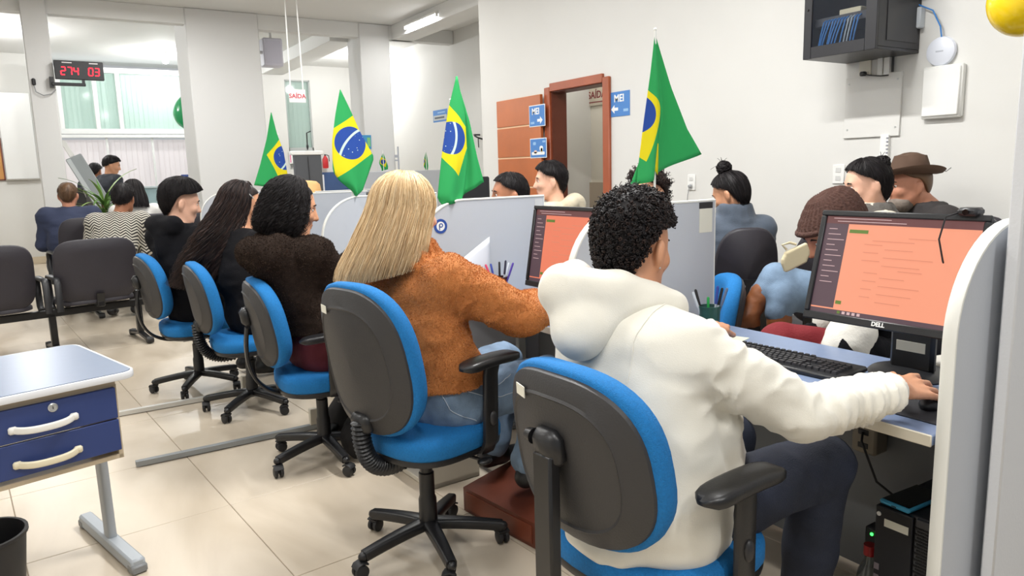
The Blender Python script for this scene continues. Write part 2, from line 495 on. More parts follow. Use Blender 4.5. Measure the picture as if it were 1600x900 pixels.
# right wall with a doorway (y 5.05-5.83)
WX = 4.2
w = MB().box((WX + .08, 1.75, CEIL / 2), (.16, 6.6, CEIL)).box((WX + .08, 6.49, CEIL / 2), (.16, 1.32, CEIL)).box((WX + .08, 5.44, (CEIL + 2.105) / 2), (.16, .78, CEIL - 2.105))
structure('wall_right', w, M_WALL, smooth=False)
structure('wall_right_return', MB().box((5.0, 7.075, CEIL / 2), (1.28, .15, CEIL)), M_WALL, smooth=False)
structure('wall_right_rear', MB().box((5.68, 11.0, CEIL / 2), (.16, 7.7, CEIL)), M_WALL, smooth=False)
structure('wall_back', MB().box((-1.05, 15.08, CEIL / 2), (2.3, .16, CEIL)).box((3.73, 14.78, CEIL / 2), (.98, .16, CEIL)).box((5.2, 14.78, CEIL / 2), (.96, .16, CEIL))
          .box((4.47, 14.78, (CEIL + 3.22) / 2), (.5, .16, CEIL - 3.22)).box((4.47, 14.78, .75), (.5, .16, 1.5)), M_WALL, smooth=False)
structure('wall_left', MB().box((-2.3, 6.2, CEIL / 2), (.16, 18, CEIL)), M_WALL, smooth=False)
structure('baseboard_back', MB().box((-1.05, 14.99, .06), (2.3, .02, .12), bev=.004), mat('beige skirting', (205, 190, 165), .5))
structure('baseboard_right', MB().box((WX - .01, 1.75, .04), (.02, 6.6, .08), bev=.004).box((WX - .01, 6.49, .04), (.02, 1.32, .08), bev=.004), M_WHITEP)
structure('trim_blue_band', MB().box((5.2, 14.69, .95), (.95, .02, .95)), mat('blue wall band', (58, 84, 130), .55))
# little room behind the doorway
structure('wall_side_room', MB().box((5.66, 5.9, 1.7), (.1, 2.3, 3.4)).box((4.96, 4.75, 1.7), (1.3, .1, 3.4)), M_WALL2, smooth=False)
structure('trim_side_room', MB().box((5.595, 5.9, .6), (.03, 2.2, 1.2)), mat('beige dado', (178, 164, 146), .6), smooth=False)
# columns and beams
structure('column', MB().box((2.22, 10.72, CEIL / 2), (.90, .85, CEIL), bev=.012), M_PILLAR)
structure('column', MB().box((4.3, 10.55, CEIL / 2), (.46, .5, CEIL), bev=.012), M_PILLAR)
structure('column', MB().box((.16, 10.5, CEIL / 2), (.26, .5, CEIL), bev=.012), M_PILLAR)
structure('beam', MB().box((1.6, 10.40, 3.4), (8.0, .16, .2), bev=.006), M_CEIL)
structure('beam', MB().box((4.75, 8.75, 3.4), (.34, 3.3, .2), bev=.006), M_CEIL)
structure('beam', MB().box((4.0, 12.72, 3.4), (.4, 3.9, .2), bev=.006), M_CEIL)
structure('wall_near_right', MB().box((2.45, .782, CEIL / 2), (1.22, .03, CEIL), bev=.004), mat('near partition paint', (206, 208, 212), .7, bump=(120, .08)))

# door: frame, jamb, leaf folded back flat on the wall
d = thing('door', 'orange-brown veneered door leaf folded open against the white wall', 'door', (WX, 5.44, 0)); d.name = 'door_1'; d['kind'] = 'structure'
for k in ('category',): del d[k]
fr = MB().box((-.012, .435, 1.07), (.03, .09, 2.14), bev=.006).box((-.012, -.435, 1.07), (.03, .09, 2.14), bev=.006).box((-.012, 0, 2.135), (.03, .78, .075), bev=.004)
fr.build('door_frame', M_FRAME, d)
jb = MB().box((.08, .385, 1.05), (.17, .02, 2.1)).box((.08, -.385, 1.05), (.17, .02, 2.1)).box((.08, 0, 2.1), (.17, .79, .02))
jb.build('door_jamb', M_WOODD, d)
lf = MB()
zs = [0.02, .60, .905, 1.205, 1.49, 1.80, 2.09]
zz = [0.02, .89, 1.2, 1.495, 1.805, 2.09]
for a, b in zip(zz[:-1], zz[1:]):
    lf = MB().box((-.052, .885, (a + b) / 2), (.034, .80, b - a - .016), bev=.003)
    lf.build('door_panel', M_WOOD, d)
MB().box((-.049, .885, 1.055), (.026, .795, 2.06)).build('door_core', mat('pale door groove', (226, 190, 150), .5), d)
for z in (.3, 1.05, 1.9):
    MB().box((-.03, .475, z), (.012, .02, .09), bev=.002).cyl((-.038, .475, z - .05), (-.038, .475, z + .05), .006).build('door_hinge', M_ALU, d)

# windows at the back: green glazing above, vertical blinds behind, white blinds below
YB = 14.72
win = thing('window', None, None, (1.5, YB, 0)); win.name = 'window_1'; win['kind'] = 'structure'
M_WF = mat('white window frame', (226, 228, 226), .45)
fr = MB()
for x in (-1.05, -.52, -.16, .95, 1.2): fr.box((x, 0, 2.73), (.07 if x < .9 else .1, .07, 1.04), bev=.006)
for z in (2.22, 3.25): fr.box((.05, 0, z), (2.5, .08, .09), bev=.006)
fr.build('window_frame', M_WF, win)
for a, b in ((-1.02, -.56), (-.48, -.2), (-.12, .9), (1.0, 1.16)):
    MB().box(((a + b) / 2, .0, 2.735), (b - a, .008, .95)).build('pane', M_GLASS, win)
x = -1.15
M_BL = mat('pale green blind slat', (222, 233, 228), .7)
def translucent(m, rgb, f):
    nt = m.node_tree; b_ = nt.nodes['Principled BSDF']; tr = nt.nodes.new('ShaderNodeBsdfTranslucent'); tr.inputs[0].default_value = (*lin(rgb), 1)
    mxs = nt.nodes.new('ShaderNodeMixShader'); mxs.inputs[0].default_value = f
    nt.links.new(b_.outputs[0], mxs.inputs[1]); nt.links.new(tr.outputs[0], mxs.inputs[2]); nt.links.new(mxs.outputs[0], nt.nodes['Material Output'].inputs[0])
translucent(M_BL, (214, 234, 226), .55)
bl = MB().box((0, 0, 0), (.082, .003, 1.0)).mesh('slat'); bl.materials.append(M_BL)
i = 0
while x < 1.25:
    o = bpy.data.objects.new('slat', bl); COL.objects.link(o); o.parent = win; o.location = (x, .1, 2.73); o.rotation_euler = (0, 0, random.uniform(.15, .32)); x += .078
win2 = thing('window', None, None, (1.5, YB, 0)); win2.name = 'window_2'; win2['kind'] = 'structure'
fr = MB()
for x in (-1.15, -.42, .3, 1.05): fr.box((x, .03, 1.1), (.035, .04, 2.1), bev=.004)
fr.box((.05, 0, 2.14), (2.6, .08, .05), bev=.005)
fr.build('window_frame', M_WF, win2)
M_BLW = mat('white blind fabric', (240, 236, 236), .8)
nt = M_BLW.node_tree; b_ = nt.nodes['Principled BSDF']
tr = nt.nodes.new('ShaderNodeBsdfTranslucent'); tr.inputs[0].default_value = (*lin((244, 240, 240)), 1)
mxs = nt.nodes.new('ShaderNodeMixShader'); mxs.inputs[0].default_value = .6
nt.links.new(b_.outputs[0], mxs.inputs[1]); nt.links.new(tr.outputs[0], mxs.inputs[2]); nt.links.new(mxs.outputs[0], nt.nodes['Material Output'].inputs[0])
bl2 = MB().box((0, 0, 0), (.092, .003, 2.05)).mesh('slat'); bl2.materials.append(M_BLW)
x = -1.2
while x < 1.2:
    o = bpy.data.objects.new('slat', bl2); COL.objects.link(o); o.parent = win2; o.location = (x, .1, 1.06); o.rotation_euler = (0, 0, random.uniform(.02, .16)); x += .086
win3 = thing('window', None, None, (4.47, YB + .03, 0)); win3.name = 'window_3'; win3['kind'] = 'structure'
MB().box((-.25, 0, 2.36), (.05, .06, 1.76), bev=.005).box((.25, 0, 2.36), (.05, .06, 1.76), bev=.005).box((0, 0, 3.22), (.5, .06, .05), bev=.005).box((0, 0, 1.88), (.5, .06, .09), bev=.005).box((0, 0, 1.5), (.5, .06, .05), bev=.005).build('window_frame', mat('grey window frame', (176, 180, 178), .45), win3)
MB().box((0, 0, 2.55), (.46, .008, 1.3)).build('pane', M_GLASS, win3)
MB().box((0, .02, 1.68), (.46, .012, .34)).build('lower_panel', mat('greyish lower panel', (188, 190, 190), .5), win3)
for k in range(6):
    MB().box((-.2 + .08 * k, .06, 2.55), (.085, .003, 1.3), R=rotm('Z', .2)).build('slat', M_BL, win3)

# ------------------------------------------------------------------ lamps of the room, seen and added
M_TUBE = mat('lit tube', (255, 255, 255), .3, emit=9.0)
M_BULB = mat('lit bulb', (255, 255, 255), .3, emit=25.0)
def tube_light(x, y, z, L, power, label, along='Y', group=None):
    t = thing('ceiling_light', label, 'light', (x, y, z), 0 if along == 'Y' else PI / 2, group)
    MB().box((0, 0, .03), (.05, L, .03), bev=.006).box((0, -L / 2 + .01, .005), (.03, .02, .05), bev=.003).box((0, L / 2 - .01, .005), (.03, .02, .05), bev=.003).build('fitting', M_WHITEP, t)
    MB().cyl((0, -L / 2 + .02, 0), (0, L / 2 - .02, 0), .014, n=10).build('tube', M_TUBE, t)
    l = area_light('tube_lamp', (0, 0, -.03), .09, L, power); l.parent = t
    return t
tube_light(4.55, 9.3, 3.37, 1.0, 22, 'lit white tube light on the side of the ceiling beam')
OUT = 'unseen tube lights added overhead'
for (x, y, p) in ((-1.3, 1.0, 36), (-1.3, 4.6, 36), (.4, 3.6, 30), (.4, 6.6, 44), (2.0, 2.55, 120), (2.4, 5.4, 34), (3.0, 7.8, 32), (1.2, 8.8, 46), (.5, .2, 36), (1.3, -1.2, 42)):  # unseen tubes added for fill; the strongest placed from the cabinet's shadow
    tube_light(x, y, CEIL - .05, 1.2, p, 'unseen long white tube light added overhead on the near ceiling', group=OUT)
def bulb(x, y, power, label):
    t = thing('ceiling_lamp', label, 'light', (x, y, CEIL))
    MB().lathe([(.001, -.001), (.05, -.001), (.05, -.015), (.022, -.03), (.02, -.07), (.001, -.07)], 20).build('lamp_holder', M_WHITEP, t)
    MB().lathe([(.018, -.06), (.022, -.075), (.045, -.11), (.052, -.14), (.04, -.175), (.001, -.19)], 20).build('bulb', M_BULB, t)
    l = bpy.data.lights.new('bulb_lamp', 'POINT'); l.energy = power; l.shadow_soft_size = .06
    o = bpy.data.objects.new('bulb_lamp', l); COL.objects.link(o); o.location = (0, 0, -.24); o.parent = t
bulb(2.04, 14.0, 70, 'bare bulb glowing on the ceiling before the green-glazed windows')
bulb(-.35, 12.6, 110, 'unseen bare bulb added on the rear bay ceiling, hidden above the beam')  # added out of view to brighten the rear left wall
bulb(4.9, 12.8, 90, 'unseen bare bulb lighting the rear right bay behind the beam')  # out of view, boosted to brighten the rear bay
bulb(4.95, 6.3, 26, 'unseen bare bulb added to brighten the little room behind the doorway')  # added out of view; the little room came out too dark
# daylight behind the blinds
area_light('daylight_rear', (1.5, 15.5, 1.7), 3.0, 3.4, 30, (.95, .98, 1), (math.radians(-90), 0, 0))
# ================================================================== TASK CHAIRS
def weave(name, rgb, rough=.85):
    m = mat(name, rgb, rough, bump=(420, .35, 1), var=(160, .12))
    return m
M_BLUE = weave('blue chair fabric', (12, 110, 176))
M_SHELL = mat('grey-black shell plastic', (50, 49, 50), .48, bump=(220, .12))
M_CH = mat('chair black plastic', (26, 26, 28), .36, bump=(200, .05))
M_CHM = mat('chair black steel', (22, 22, 24), .3)
M_STICK = mat('sticker paper', (226, 224, 210), .6)
M_TREAD = mat('caster rubber', (30, 30, 32), .55)

def cushion_prof(f, th, lip=.012):
    return [(.001, f), (.6, f), (.85, f - .003), (.95, f - .012), (.99, f - .024), (1.0, f - .036), (1.0, f - th + .006), (.985, f - th)]

_star = {}
def task_chair(label, x, y, yaw, base_ang=44, bar='bellows', arms='both', seat_z=.475, back_tilt=9, back_lift=0.0, sticker=False, group='blue and black office chairs at the counter', arm_z=.665, bw=.475, bh=.425, arm_x=0.0):
    t = thing('office_chair', label, 'chair', (x, y, 0), math.radians(yaw), group)
    # seat: rounded cushion over a black pan
    Rz = rotm('Y', -PI / 2)                      # disc depth axis -> +z
    s = MB().disc(.47, .45, 3.2, [(.001, .0), (.5, .0), (.8, -.002), (.93, -.010), (.985, -.022), (1.0, -.036), (1.0, -.070), (.97, -.080), (.001, -.080)], R=Rz, n=44)
    v = np.array(s.v); v[:, 2] -= np.clip(np.abs(v[:, 0]) / .22 - .55, 0, 1) ** 2 * .06 * (v[:, 0] > 0) * (v[:, 2] > -.05); s.v = list(map(tuple, v))
    o = s.build('seat', M_BLUE, t, 60); o.location = (.02, 0, seat_z)
    s = MB().disc(.462, .44, 3.2, [(.001, 0), (1.0, 0), (1.01, -.006), (1.0, -.02), (.85, -.034), (.001, -.036)], R=Rz, n=44)
    o = s.build('seat_pan', M_CH, t, 50); o.location = (.02, 0, seat_z - .078)
    MB().box((0, 0, seat_z - .115), (.2, .13, .05), bev=.012).cyl((.03, -.06, seat_z - .11), (.05, -.25, seat_z - .12), .006, n=8).ell((.05, -.255, seat_z - .12), (.03, .022, .012)).build('tilt_mechanism', M_CH, t)
    # backrest
    tl = math.radians(back_tilt); Rb = rotm('Y', -tl)
    bc = np.array((-.235, 0, seat_z + .27 + back_lift))
    bk = MB().disc(bw, bh, 2.7, [(.001, .030), (.45, .034), (.75, .040), (.9, .035), (.97, .018), (1.0, -.006), (1.0, -.026), (.97, -.034), (.001, -.034)], taper=-.05, curve=.045, n=52, R=Rb)
    o = bk.build('backrest', M_BLUE, t, 60); o.location = bc
    sh = MB().disc(bw - .03, bh - .028, 2.7, [(.001, -.026), (1.0, -.026), (1.012, -.032), (1.0, -.046), (.93, -.055), (.80, -.061), (.775, -.066), (.75, -.062), (.5, -.066), (.001, -.067)], taper=-.05, curve=.045, n=52, R=Rb)
    o = sh.build('back_shell', M_SHELL, t, 28); o.location = bc
    if sticker:
        pos = Rb @ np.array((-.0575, .100 * bw / .475, .340 * bh))
        o = MB().box(pos, (.002, .042, .026), R=Rb @ rotm('Z', -.24) @ rotm('Y', .10)).build('asset_sticker', M_STICK, t); o.location = tuple(bc)
    # bar that carries the back
    h = bc[2]
    if bar == 'bellows':
        pts = []
        zb = h - bh * .5
        P0, P1, P2, P3 = map(np.array, ((-.08, 0, seat_z - .13), (-.24, 0, seat_z - .16), (-.275, 0, zb - .07), (-.272, 0, zb + .06)))
        for i in range(49):
            u = i / 48; pts.append(P0 * (1 - u) ** 3 + 3 * P1 * u * (1 - u) ** 2 + 3 * P2 * u * u * (1 - u) + P3 * u ** 3)
        MB().tube(pts, [.033 if i % 2 else .025 for i in range(49)], 14).build('bellows', M_CH, t, 80)
    elif bar == 'flat':
        pts = []
        P0, P1, P2, P3 = map(np.array, ((-.06, 0, seat_z - .125), (-.27, 0, seat_z - .14), (-.36, 0, seat_z - .02), (-.315, 0, h - .02)))
        for i in range(25):
            u = i / 24; pts.append(P0 * (1 - u) ** 3 + 3 * P1 * u * (1 - u) ** 2 + 3 * P2 * u * u * (1 - u) + P3 * u ** 3)
        MB().tube(pts, 1.0, 12, sq=(.03, .009, (0, 1, 0))).build('back_bar', M_CHM, t, 60)
    else:
        MB().box((-.325, 0, (seat_z - .16 + h + .02) / 2), (.032, .062, h + .18 - seat_z), bev=.006).box((-.2, 0, seat_z - .135), (.28, .05, .022), bev=.005).build('back_bar', M_CHM, t)
    if bar != 'bellows':
        kx = -.315
        MB().box((kx + .0, 0, h + .03), (.05, .085, .085), R=rotm('Y', -tl), bev=.018).cyl((kx - .01, .04, h + .045), (kx - .01, .062, h + .045), .018, .014).build('back_bracket', M_CH, t, 50)
    else:
        MB().box((-.262, 0, h - bh * .5 + .05), (.05, .09, .07), R=rotm('Y', -tl), bev=.015).build('back_bracket', M_CH, t, 50)
    # gas column
    MB().lathe([(.001, .085), (.034, .085), (.033, .20), (.028, .215), (.028, .30), (.023, .305), (.022, seat_z - .13), (.001, seat_z - .13)], 20).build('gas_column', M_CH, t)
    # star base: five arms, five twin-wheel casters
    key = 'star'
    if key not in _star:
        a = MB()
        n = 9; pts = [(.0 + .27 * i / (n - 1), 0, .105 - .03 * (i / (n - 1)) ** 1.6) for i in range(n)]
        a.tube(pts, 1.0, 12, sq=(.029, .019, (0, 1, 0)))
        v = np.array(a.v); f = 1 - .35 * np.clip(v[:, 0] / .27, 0, 1); v[:, 1] *= f; a.v = list(map(tuple, v))
        a.ell((.272, 0, .074), (.02, .017, .017))
        am = a.mesh('base_arm', 60); am.materials.append(M_CH)
        c = MB()
        for sy in (-1, 1):
            c.lathe([(.001, -.009), (.018, -.009), (.0245, -.006), (.0255, 0), (.0245, .006), (.018, .009), (.001, .009)], 18, R=rotm('X', PI / 2), t=(.0, .013 * sy, .0255))
        c.box((0, 0, .035), (.03, .012, .03), bev=.005).tube([(-.022, 0, .04), (-.014, 0, .052), (.004, 0, .057), (.022, 0, .05)], 1.0, 10, sq=(.022, .004, (0, 1, 0)))
        c.cyl((.012, 0, .04), (.012, 0, .078), .008)
        cm = c.mesh('caster', 50); cm.materials.append(M_TREAD)
        _star[key] = (am, cm)
    am, cm = _star[key]
    for k in range(5):
        a = math.radians(base_ang - yaw + 72 * k)
        o = bpy.data.objects.new('base_arm', am); COL.objects.link(o); o.parent = t; o.rotation_euler = (0, 0, a)
        o = bpy.data.objects.new('caster', cm); COL.objects.link(o); o.parent = t
        sw = random.uniform(0, 6.28)
        o.rotation_euler = (0, 0, sw); o.location = (.275 * math.cos(a) - .012 * math.cos(sw), .275 * math.sin(a) - .012 * math.sin(sw), 0)
    # armrests
    for sy in ((-1, 1) if arms == 'both' else (-1,) if arms == 'right' else (1,) if arms == 'left' else ()):
        yy = sy * .262
        n = 15; P = []
        for i in range(n):
            u = i / (n - 1); P.append((-.13 + arm_x + .27 * u, yy, arm_z - .012 * (1 - math.sin(PI * (.1 + .75 * u)))))
        a = MB().tube(P, [max(.30, (1 - abs(2 * i / (n - 1) - 1) ** 7) ** .5) for i in range(n)], 14, sq=(.040, .017, (0, 1, 0)))
        ar = a.build('armrest', M_CH, t, 60)
        up = MB().tube([(.02 + arm_x * .7, yy * .55, seat_z - .10), (.02 + arm_x * .7, yy * .93, seat_z - .09), (.02 + arm_x * .7, yy * 1.0, seat_z - .05), (.02 + arm_x * .8, yy, arm_z - .05), (.015 + arm_x, yy, arm_z - .012)], 1.0, 10, sq=(.032, .011, (1, 0, 0)))
        up.build('armrest_support', M_CH, ar, 60)
        MB().ell((.02 + arm_x * .75, yy * 1.04, seat_z + .03), (.016, .012, .026)).build('height_button', M_BLACKP, ar)
    return t

task_chair('blue office chair nearest the camera, under the white hoodie, with a straight rear bar', 1.185, 1.262, 4, 40, 'straight', 'right', seat_z=.51, sticker=True, back_lift=-.025, arm_z=.70)
task_chair('blue office chair with a ribbed bellows, under the blonde person in the orange jacket', 1.075, 2.315, 15, 44, 'bellows', 'right', seat_z=.512, sticker=True, back_lift=-.005, bh=.53, bw=.455, arm_z=.745, arm_x=.08)
task_chair('blue office chair under the person with a dark bob and maroon clothing', 1.05, 3.42, -6, 200, 'flat', 'right', seat_z=.475, arm_z=.66, back_lift=-.03)
task_chair('blue office chair with bellows under the person with very long dark hair', 0.95, 4.45, -2, 10, 'bellows', 'none', seat_z=.475, back_lift=-.04)
task_chair('farthest blue office chair of the row, under the short-haired person in a black coat', .765, 5.12, 3, 25, 'flat', 'none', seat_z=.475, back_lift=-.03)
task_chair('blue office chair across the counter, seen past the divider end by the green pen holder', 2.62, 2.60, 146, 20, 'flat', 'none', seat_z=.42, back_lift=-.06, group='blue office chairs across the counter')

# ================================================================== COUNTER: desks and dividers
M_DESK = mat('blue laminate desk top', (120, 136, 166), .35, var=(40, .04))
M_EDGE = mat('cream edge band', (206, 198, 180), .45)
M_DIV = mat('grey divider laminate', (186, 190, 197), .5, bump=(150, .03))
M_DIVE = mat('white divider edging', (226, 226, 220), .4)
M_GREYB = mat('grey desk panel', (122, 124, 126), .5)

def desk(y0, y1, label, full=True):
    t = thing('counter_desk', label, 'desk', (1.98, (y0 + y1) / 2, 0), 0, 'blue-topped counter desks between the dividers')
    L = y1 - y0 - .012
    MB().box((0, 0, .7265), (.58, L, .027), bev=.003).build('desk_top', M_DESK, t)
    MB().box((-.292, 0, .7265), (.006, L, .029), bev=.002).build('edge_band', M_EDGE, t)
    MB().box((.24, 0, .365), (.018, L, .69)).build('back_panel', M_GREYB, t)
    for s in (-1, 1):
        MB().box((.1, s * (L / 2 - .02), .36), (.05, .03, .70), bev=.004).box((-.02, s * (L / 2 - .02), .012), (.5, .04, .024), bev=.004).build('desk_leg', mat('pale grey steel', (170, 172, 170), .4), t)
    return t
YD = [.835, 2.05, 3.25, 4.5, 5.75, 6.95, 8.05]
names = ['nearest blue counter desk holding the keyboard and the large orange screen', 'second blue counter desk, in front of the blonde person', 'third blue counter desk, in front of the person with the dark bob',
         'fourth blue counter desk, in front of the person with very long hair', 'fifth blue counter desk along the row, mostly hidden', 'sixth blue counter desk, in the row before the far divider']
for a, b, n in zip(YD[:-1], YD[1:], names): desk(a + .014, b - .014, n)

def divider(y, x0, x1, label, ztop=1.225, R=.26):
    t = thing('desk_divider', label, 'divider', (0, y, 0), 0, 'grey counter dividers with a rounded front corner')
    arc = [(x0 + R - R * math.cos(a), ztop - R + R * math.sin(a)) for a in np.linspace(0, PI / 2, 14)]
    poly = [(x0, .0)] + arc + [(x1, ztop), (x1, 0)]
    RX = np.array([[1, 0, 0], [0, 0, -1], [0, 1, 0]], float)
    MB().prism(poly, -.0125, .0125, R=RX).build('panel', M_DIV, t, 30)
    e = [(x0 - .002, 0)] + [(x - .002 * math.cos(a), z + .002 * math.sin(a)) for (x, z), a in zip(arc, np.linspace(0, PI / 2, 14))] + [(x1, ztop + .002)]
    MB().tube([(x, 0, z) for x, z in e], 1.0, 10, sq=(.0155, .005, (0, 1, 0))).build('edging', M_DIVE, t, 40)
    MB().tube([(x1, 0, 0), (x1, 0, ztop)], 1.0, 8, sq=(.0145, .003, (0, 1, 0))).build('end_edging', M_DIVE, t)
    return t
dlab = ['grey divider at the right end of the counter, with a wide cream rounded edge', 'grey divider standing behind the curly-haired person, with a blank white label at its end',
        'grey divider with a small round blue emblem, behind the blonde person', 'grey divider left of the blonde hair, carrying the flag with the whole blue disc', 'grey divider behind the dark bob, carrying the leftmost flag',
        'grey divider mostly hidden behind the long-haired person', 'farthest grey divider, its rounded front edge between the two black-coated people']
divs = []
for i, y in enumerate(YD):
    x0, x1 = [(1.70, 2.25), (1.54, 2.26), (1.52, 2.27), (1.46, 2.26), (1.46, 2.26), (1.42, 2.26), (1.36, 2.2)][i]
    divs.append(divider(y, x0, x1, dlab[i], ztop=1.235 if i in (1, 2, 3, 4) else 1.225))
# label and emblem on dividers (the coded sticker is left blank)
MB().box((2.207, -.0135, 1.165), (.072, .001, .105)).build('blank_label', M_STICK, divs[1])
MB().box((2.207, -.0135, 1.219), (.074, .002, .024)).build('dark_strip', M_BLACKP, divs[1])
MB().box((2.235, -.0135, 1.19), (.05, .001, .06)).build('blank_label', mat('greyish label', (200, 202, 204), .6), divs[2])
em = MB().lathe([(.023, 0), (.036, 0), (.036, .0015), (.023, .0015), (.023, 0)], 36, R=rotm('X', PI / 2), t=(1.645, -.0130, 1.113), cap=False).build('round_emblem', mat('emblem blue', (40, 74, 150), .5), divs[2])
MB().lathe([(.001, 0), (.024, 0), (.024, .0014), (.001, .0014)], 36, R=rotm('X', PI / 2), t=(1.645, -.0130, 1.113)).build('emblem_centre', M_WHITEP, divs[2])
MB().lathe([(.006, 0), (.011, 0), (.011, .002), (.006, .002), (.006, 0)], 24, R=rotm('X', PI / 2), t=(1.647, -.0130, 1.117), cap=False).box((1.638, -.0140, 1.108), (.005, .002, .028)).build('emblem_letter', MATS['emblem blue'], divs[2])

# back-to-back counter beyond: low grey screen and dark monitors
def low_screen(x, y, w_, z, label):
    t = thing('desk_screen', label, 'divider', (x, y, 0))
    MB().box((0, 0, z / 2), (w_, .022, z), bev=.004).build('panel', M_DIV, t)
    MB().box((0, 0, z + .003), (w_, .026, .008), bev=.002).build('edging', M_DIVE, t)
    for s in (-1, 1): MB().box((s * (w_ / 2 - .05), 0, .01), (.05, .3, .02), bev=.004).build('foot', M_ALU, t)
low_screen(2.3, 6.25, .62, 1.235, 'plain grey screen seen above the dark bob, before the dark grey partition')

# ================================================================== MONITORS, KEYBOARDS
M_BEZ = mat('monitor black plastic', (28, 29, 32), .4, bump=(180, .05))
def screen_mat(name, rgb, e):
    m = mat(name, rgb, .35, emit=e); m.node_tree.nodes['Principled BSDF'].inputs['Base Color'].default_value = (*(v * .15 for v in lin(rgb)), 1)
    return m
SCR = screen_mat('lit page', (255, 164, 130), .82); SCRD = screen_mat('lit sidebar', (106, 82, 92), .6); SCRT = screen_mat('lit header', (128, 78, 78), .6)
SCRG = screen_mat('lit green button', (110, 140, 58), .7); SCRX = screen_mat('lit grey text', (232, 146, 116), .8); SCRW = screen_mat('lit white text', (224, 190, 190), .8)
SCR2 = screen_mat('lit page deep', (246, 136, 104), .82)
def monitor(label, x, y, z, yaw, w_, h_, tilt=10, page=None, logo=False, stand_x=.12, webcam=False):
    """screen looks to local -x; (x, y, z) = middle of the screen's lower edge"""
    page = page or SCR
    t = thing('monitor', label, 'monitor', (x, y, .74), math.radians(yaw))
    tl = math.radians(tilt); R = rotm('Y', tl); z0 = z - .74
    o = np.array((0, 0, z0))
    def P(a, dims, bev=0): 
        mb = MB(); mb.box((0, 0, 0), dims, bev=bev); v = np.array(mb.v) + np.array(a); mb.v = [tuple(R @ p + o) for p in v]; return mb
    P((.02, 0, h_ / 2), (.035, w_ - .004, h_ - .004), .008).build('back_cover', M_BEZ, t)
    b = .017
    fr = MB()
    for (cy, cz, sy, sz) in ((0, h_ - b / 2, w_, b), (0, b * .7, w_, b * 1.4), (w_ / 2 - b / 2, h_ / 2 + b * .2, b, h_ - b * 2.4), (-w_ / 2 + b / 2, h_ / 2 + b * .2, b, h_ - b * 2.4)):
        q_ = P((-.002, cy, cz), (.014, sy, sz), .003); fr.add(q_.v, q_.f)
    fr.build('bezel', M_BEZ, t)
    sw, sh = w_ - 2 * b, h_ - 2.4 * b; cz = 1.4 * b + sh / 2
    s = P((.001, 0, cz), (.004, sw, sh)).build('screen', page, t)
    yl = sw / 2                                     # +y is the viewer's left
    def patch(name, u0, u1, v0, v1, m, dx=-.0012):  # u from the left, v from the top, 0..1
        return P((dx, yl - (u0 + u1) / 2 * sw, cz + sh / 2 - (v0 + v1) / 2 * sh), (.001, (u1 - u0) * sw, (v1 - v0) * sh)).build(name, m, s)
    patch('header_bar', 0, 1, 0, .075, SCRT); patch('sidebar', 0, .165, .075, .94, SCRD); patch('task_bar', 0, 1, .955, 1, SCRD)
    patch('green_button', .18, .31, .13, .165, SCRG, -.002); patch('green_button', .175, .215, .86, .895, SCRG, -.002)
    mb = MB(); mw = MB()
    def line(mbx, u0, u1, v):
        q_ = P((-.0016, yl - (u0 + u1) / 2 * sw, cz + sh / 2 - v * sh), (.001, (u1 - u0) * sw, .0019)); mbx.add(q_.v, q_.f)
    for k, (u0, u1) in enumerate(((.58, .75), (.35, .62), (.30, .42), (.44, .62), (.30, .40), (.44, .75), (.30, .42), (.44, .68), (.55, .70), (.33, .42), (.44, .60), (.33, .42), (.44, .7), (.33, .40), (.44, .66), (.33, .4), (.44, .6))):
        line(mb, u0, u1, .19 + .04 * k)
    for k in range(11): line(mw, .03, .06 + .03 * ((k * 7) % 3) + .03, .13 + .055 * k)
    line(mw, .05, .45, .02); line(mw, .08, .55, .05)
    o1 = mb.build('page_text', SCRX, s); o2 = mw.build('menu_text', SCRW, s); o1['kind'] = 'stuff'; o2['kind'] = 'stuff'
    for k in range(5): patch('task_icon', .2 + .035 * k, .22 + .035 * k, .963, .99, SCRG if k == 0 else SCRW, -.002)
    if logo:
        tx = text('brand_lettering', 'DELL', .017, M_WHITEP, t, R @ np.array((-.0095, 0, b * .7)) + o, R @ FACE_MX, bold=.0006)
    MB().box((stand_x, 0, z0 * .5 + .06), (.03, .13, z0 + .10), bev=.01).build('stand_neck', M_BEZ, t)
    MB().lathe([(.001, .0), (.115, .0), (.118, .004), (.11, .012), (.05, .018), (.001, .02)], 32, t=(stand_x - .01, 0, 0)).build('stand_base', M_BEZ, t)
    if logo:
        MB().box((stand_x - .017, 0, .085), (.002, .085, .03)).build('stand_label', M_STICK, t)
    return t, R, o
mon1, R1, o1 = monitor('large black monitor with a pinkish-orange page, near the right end of the counter', 1.955, 1.155, .905, 2, .475, .335, 15, logo=True, stand_x=.20)
mon2, R2, o2 = monitor('black monitor with an orange page behind the white hoodie', 1.735, 2.38, .885, 2, .46, .345, 10, page=SCR2, stand_x=.14)
wc = thing('webcam', 'small black webcam clipped on top of the large monitor', 'webcam', (2.045, .975, 1.226))
MB().box((0, 0, .012), (.05, .05, .022), bev=.007).box((.02, 0, -.006), (.012, .04, .03), bev=.003).build('body', M_BLACKP, wc)
MB().cyl((-.026, 0, .012), (-.03, 0, .012), .008).build('lens', mat('lens glass', (12, 12, 16), .1), wc)
MB().tube([(0, .025, .01), (-.045, .04, .0), (-.052, .05, -.06), (-.035, .045, -.12), (-.01, .04, -.16)], .0025, 8).build('cable', M_BLACKP, wc)

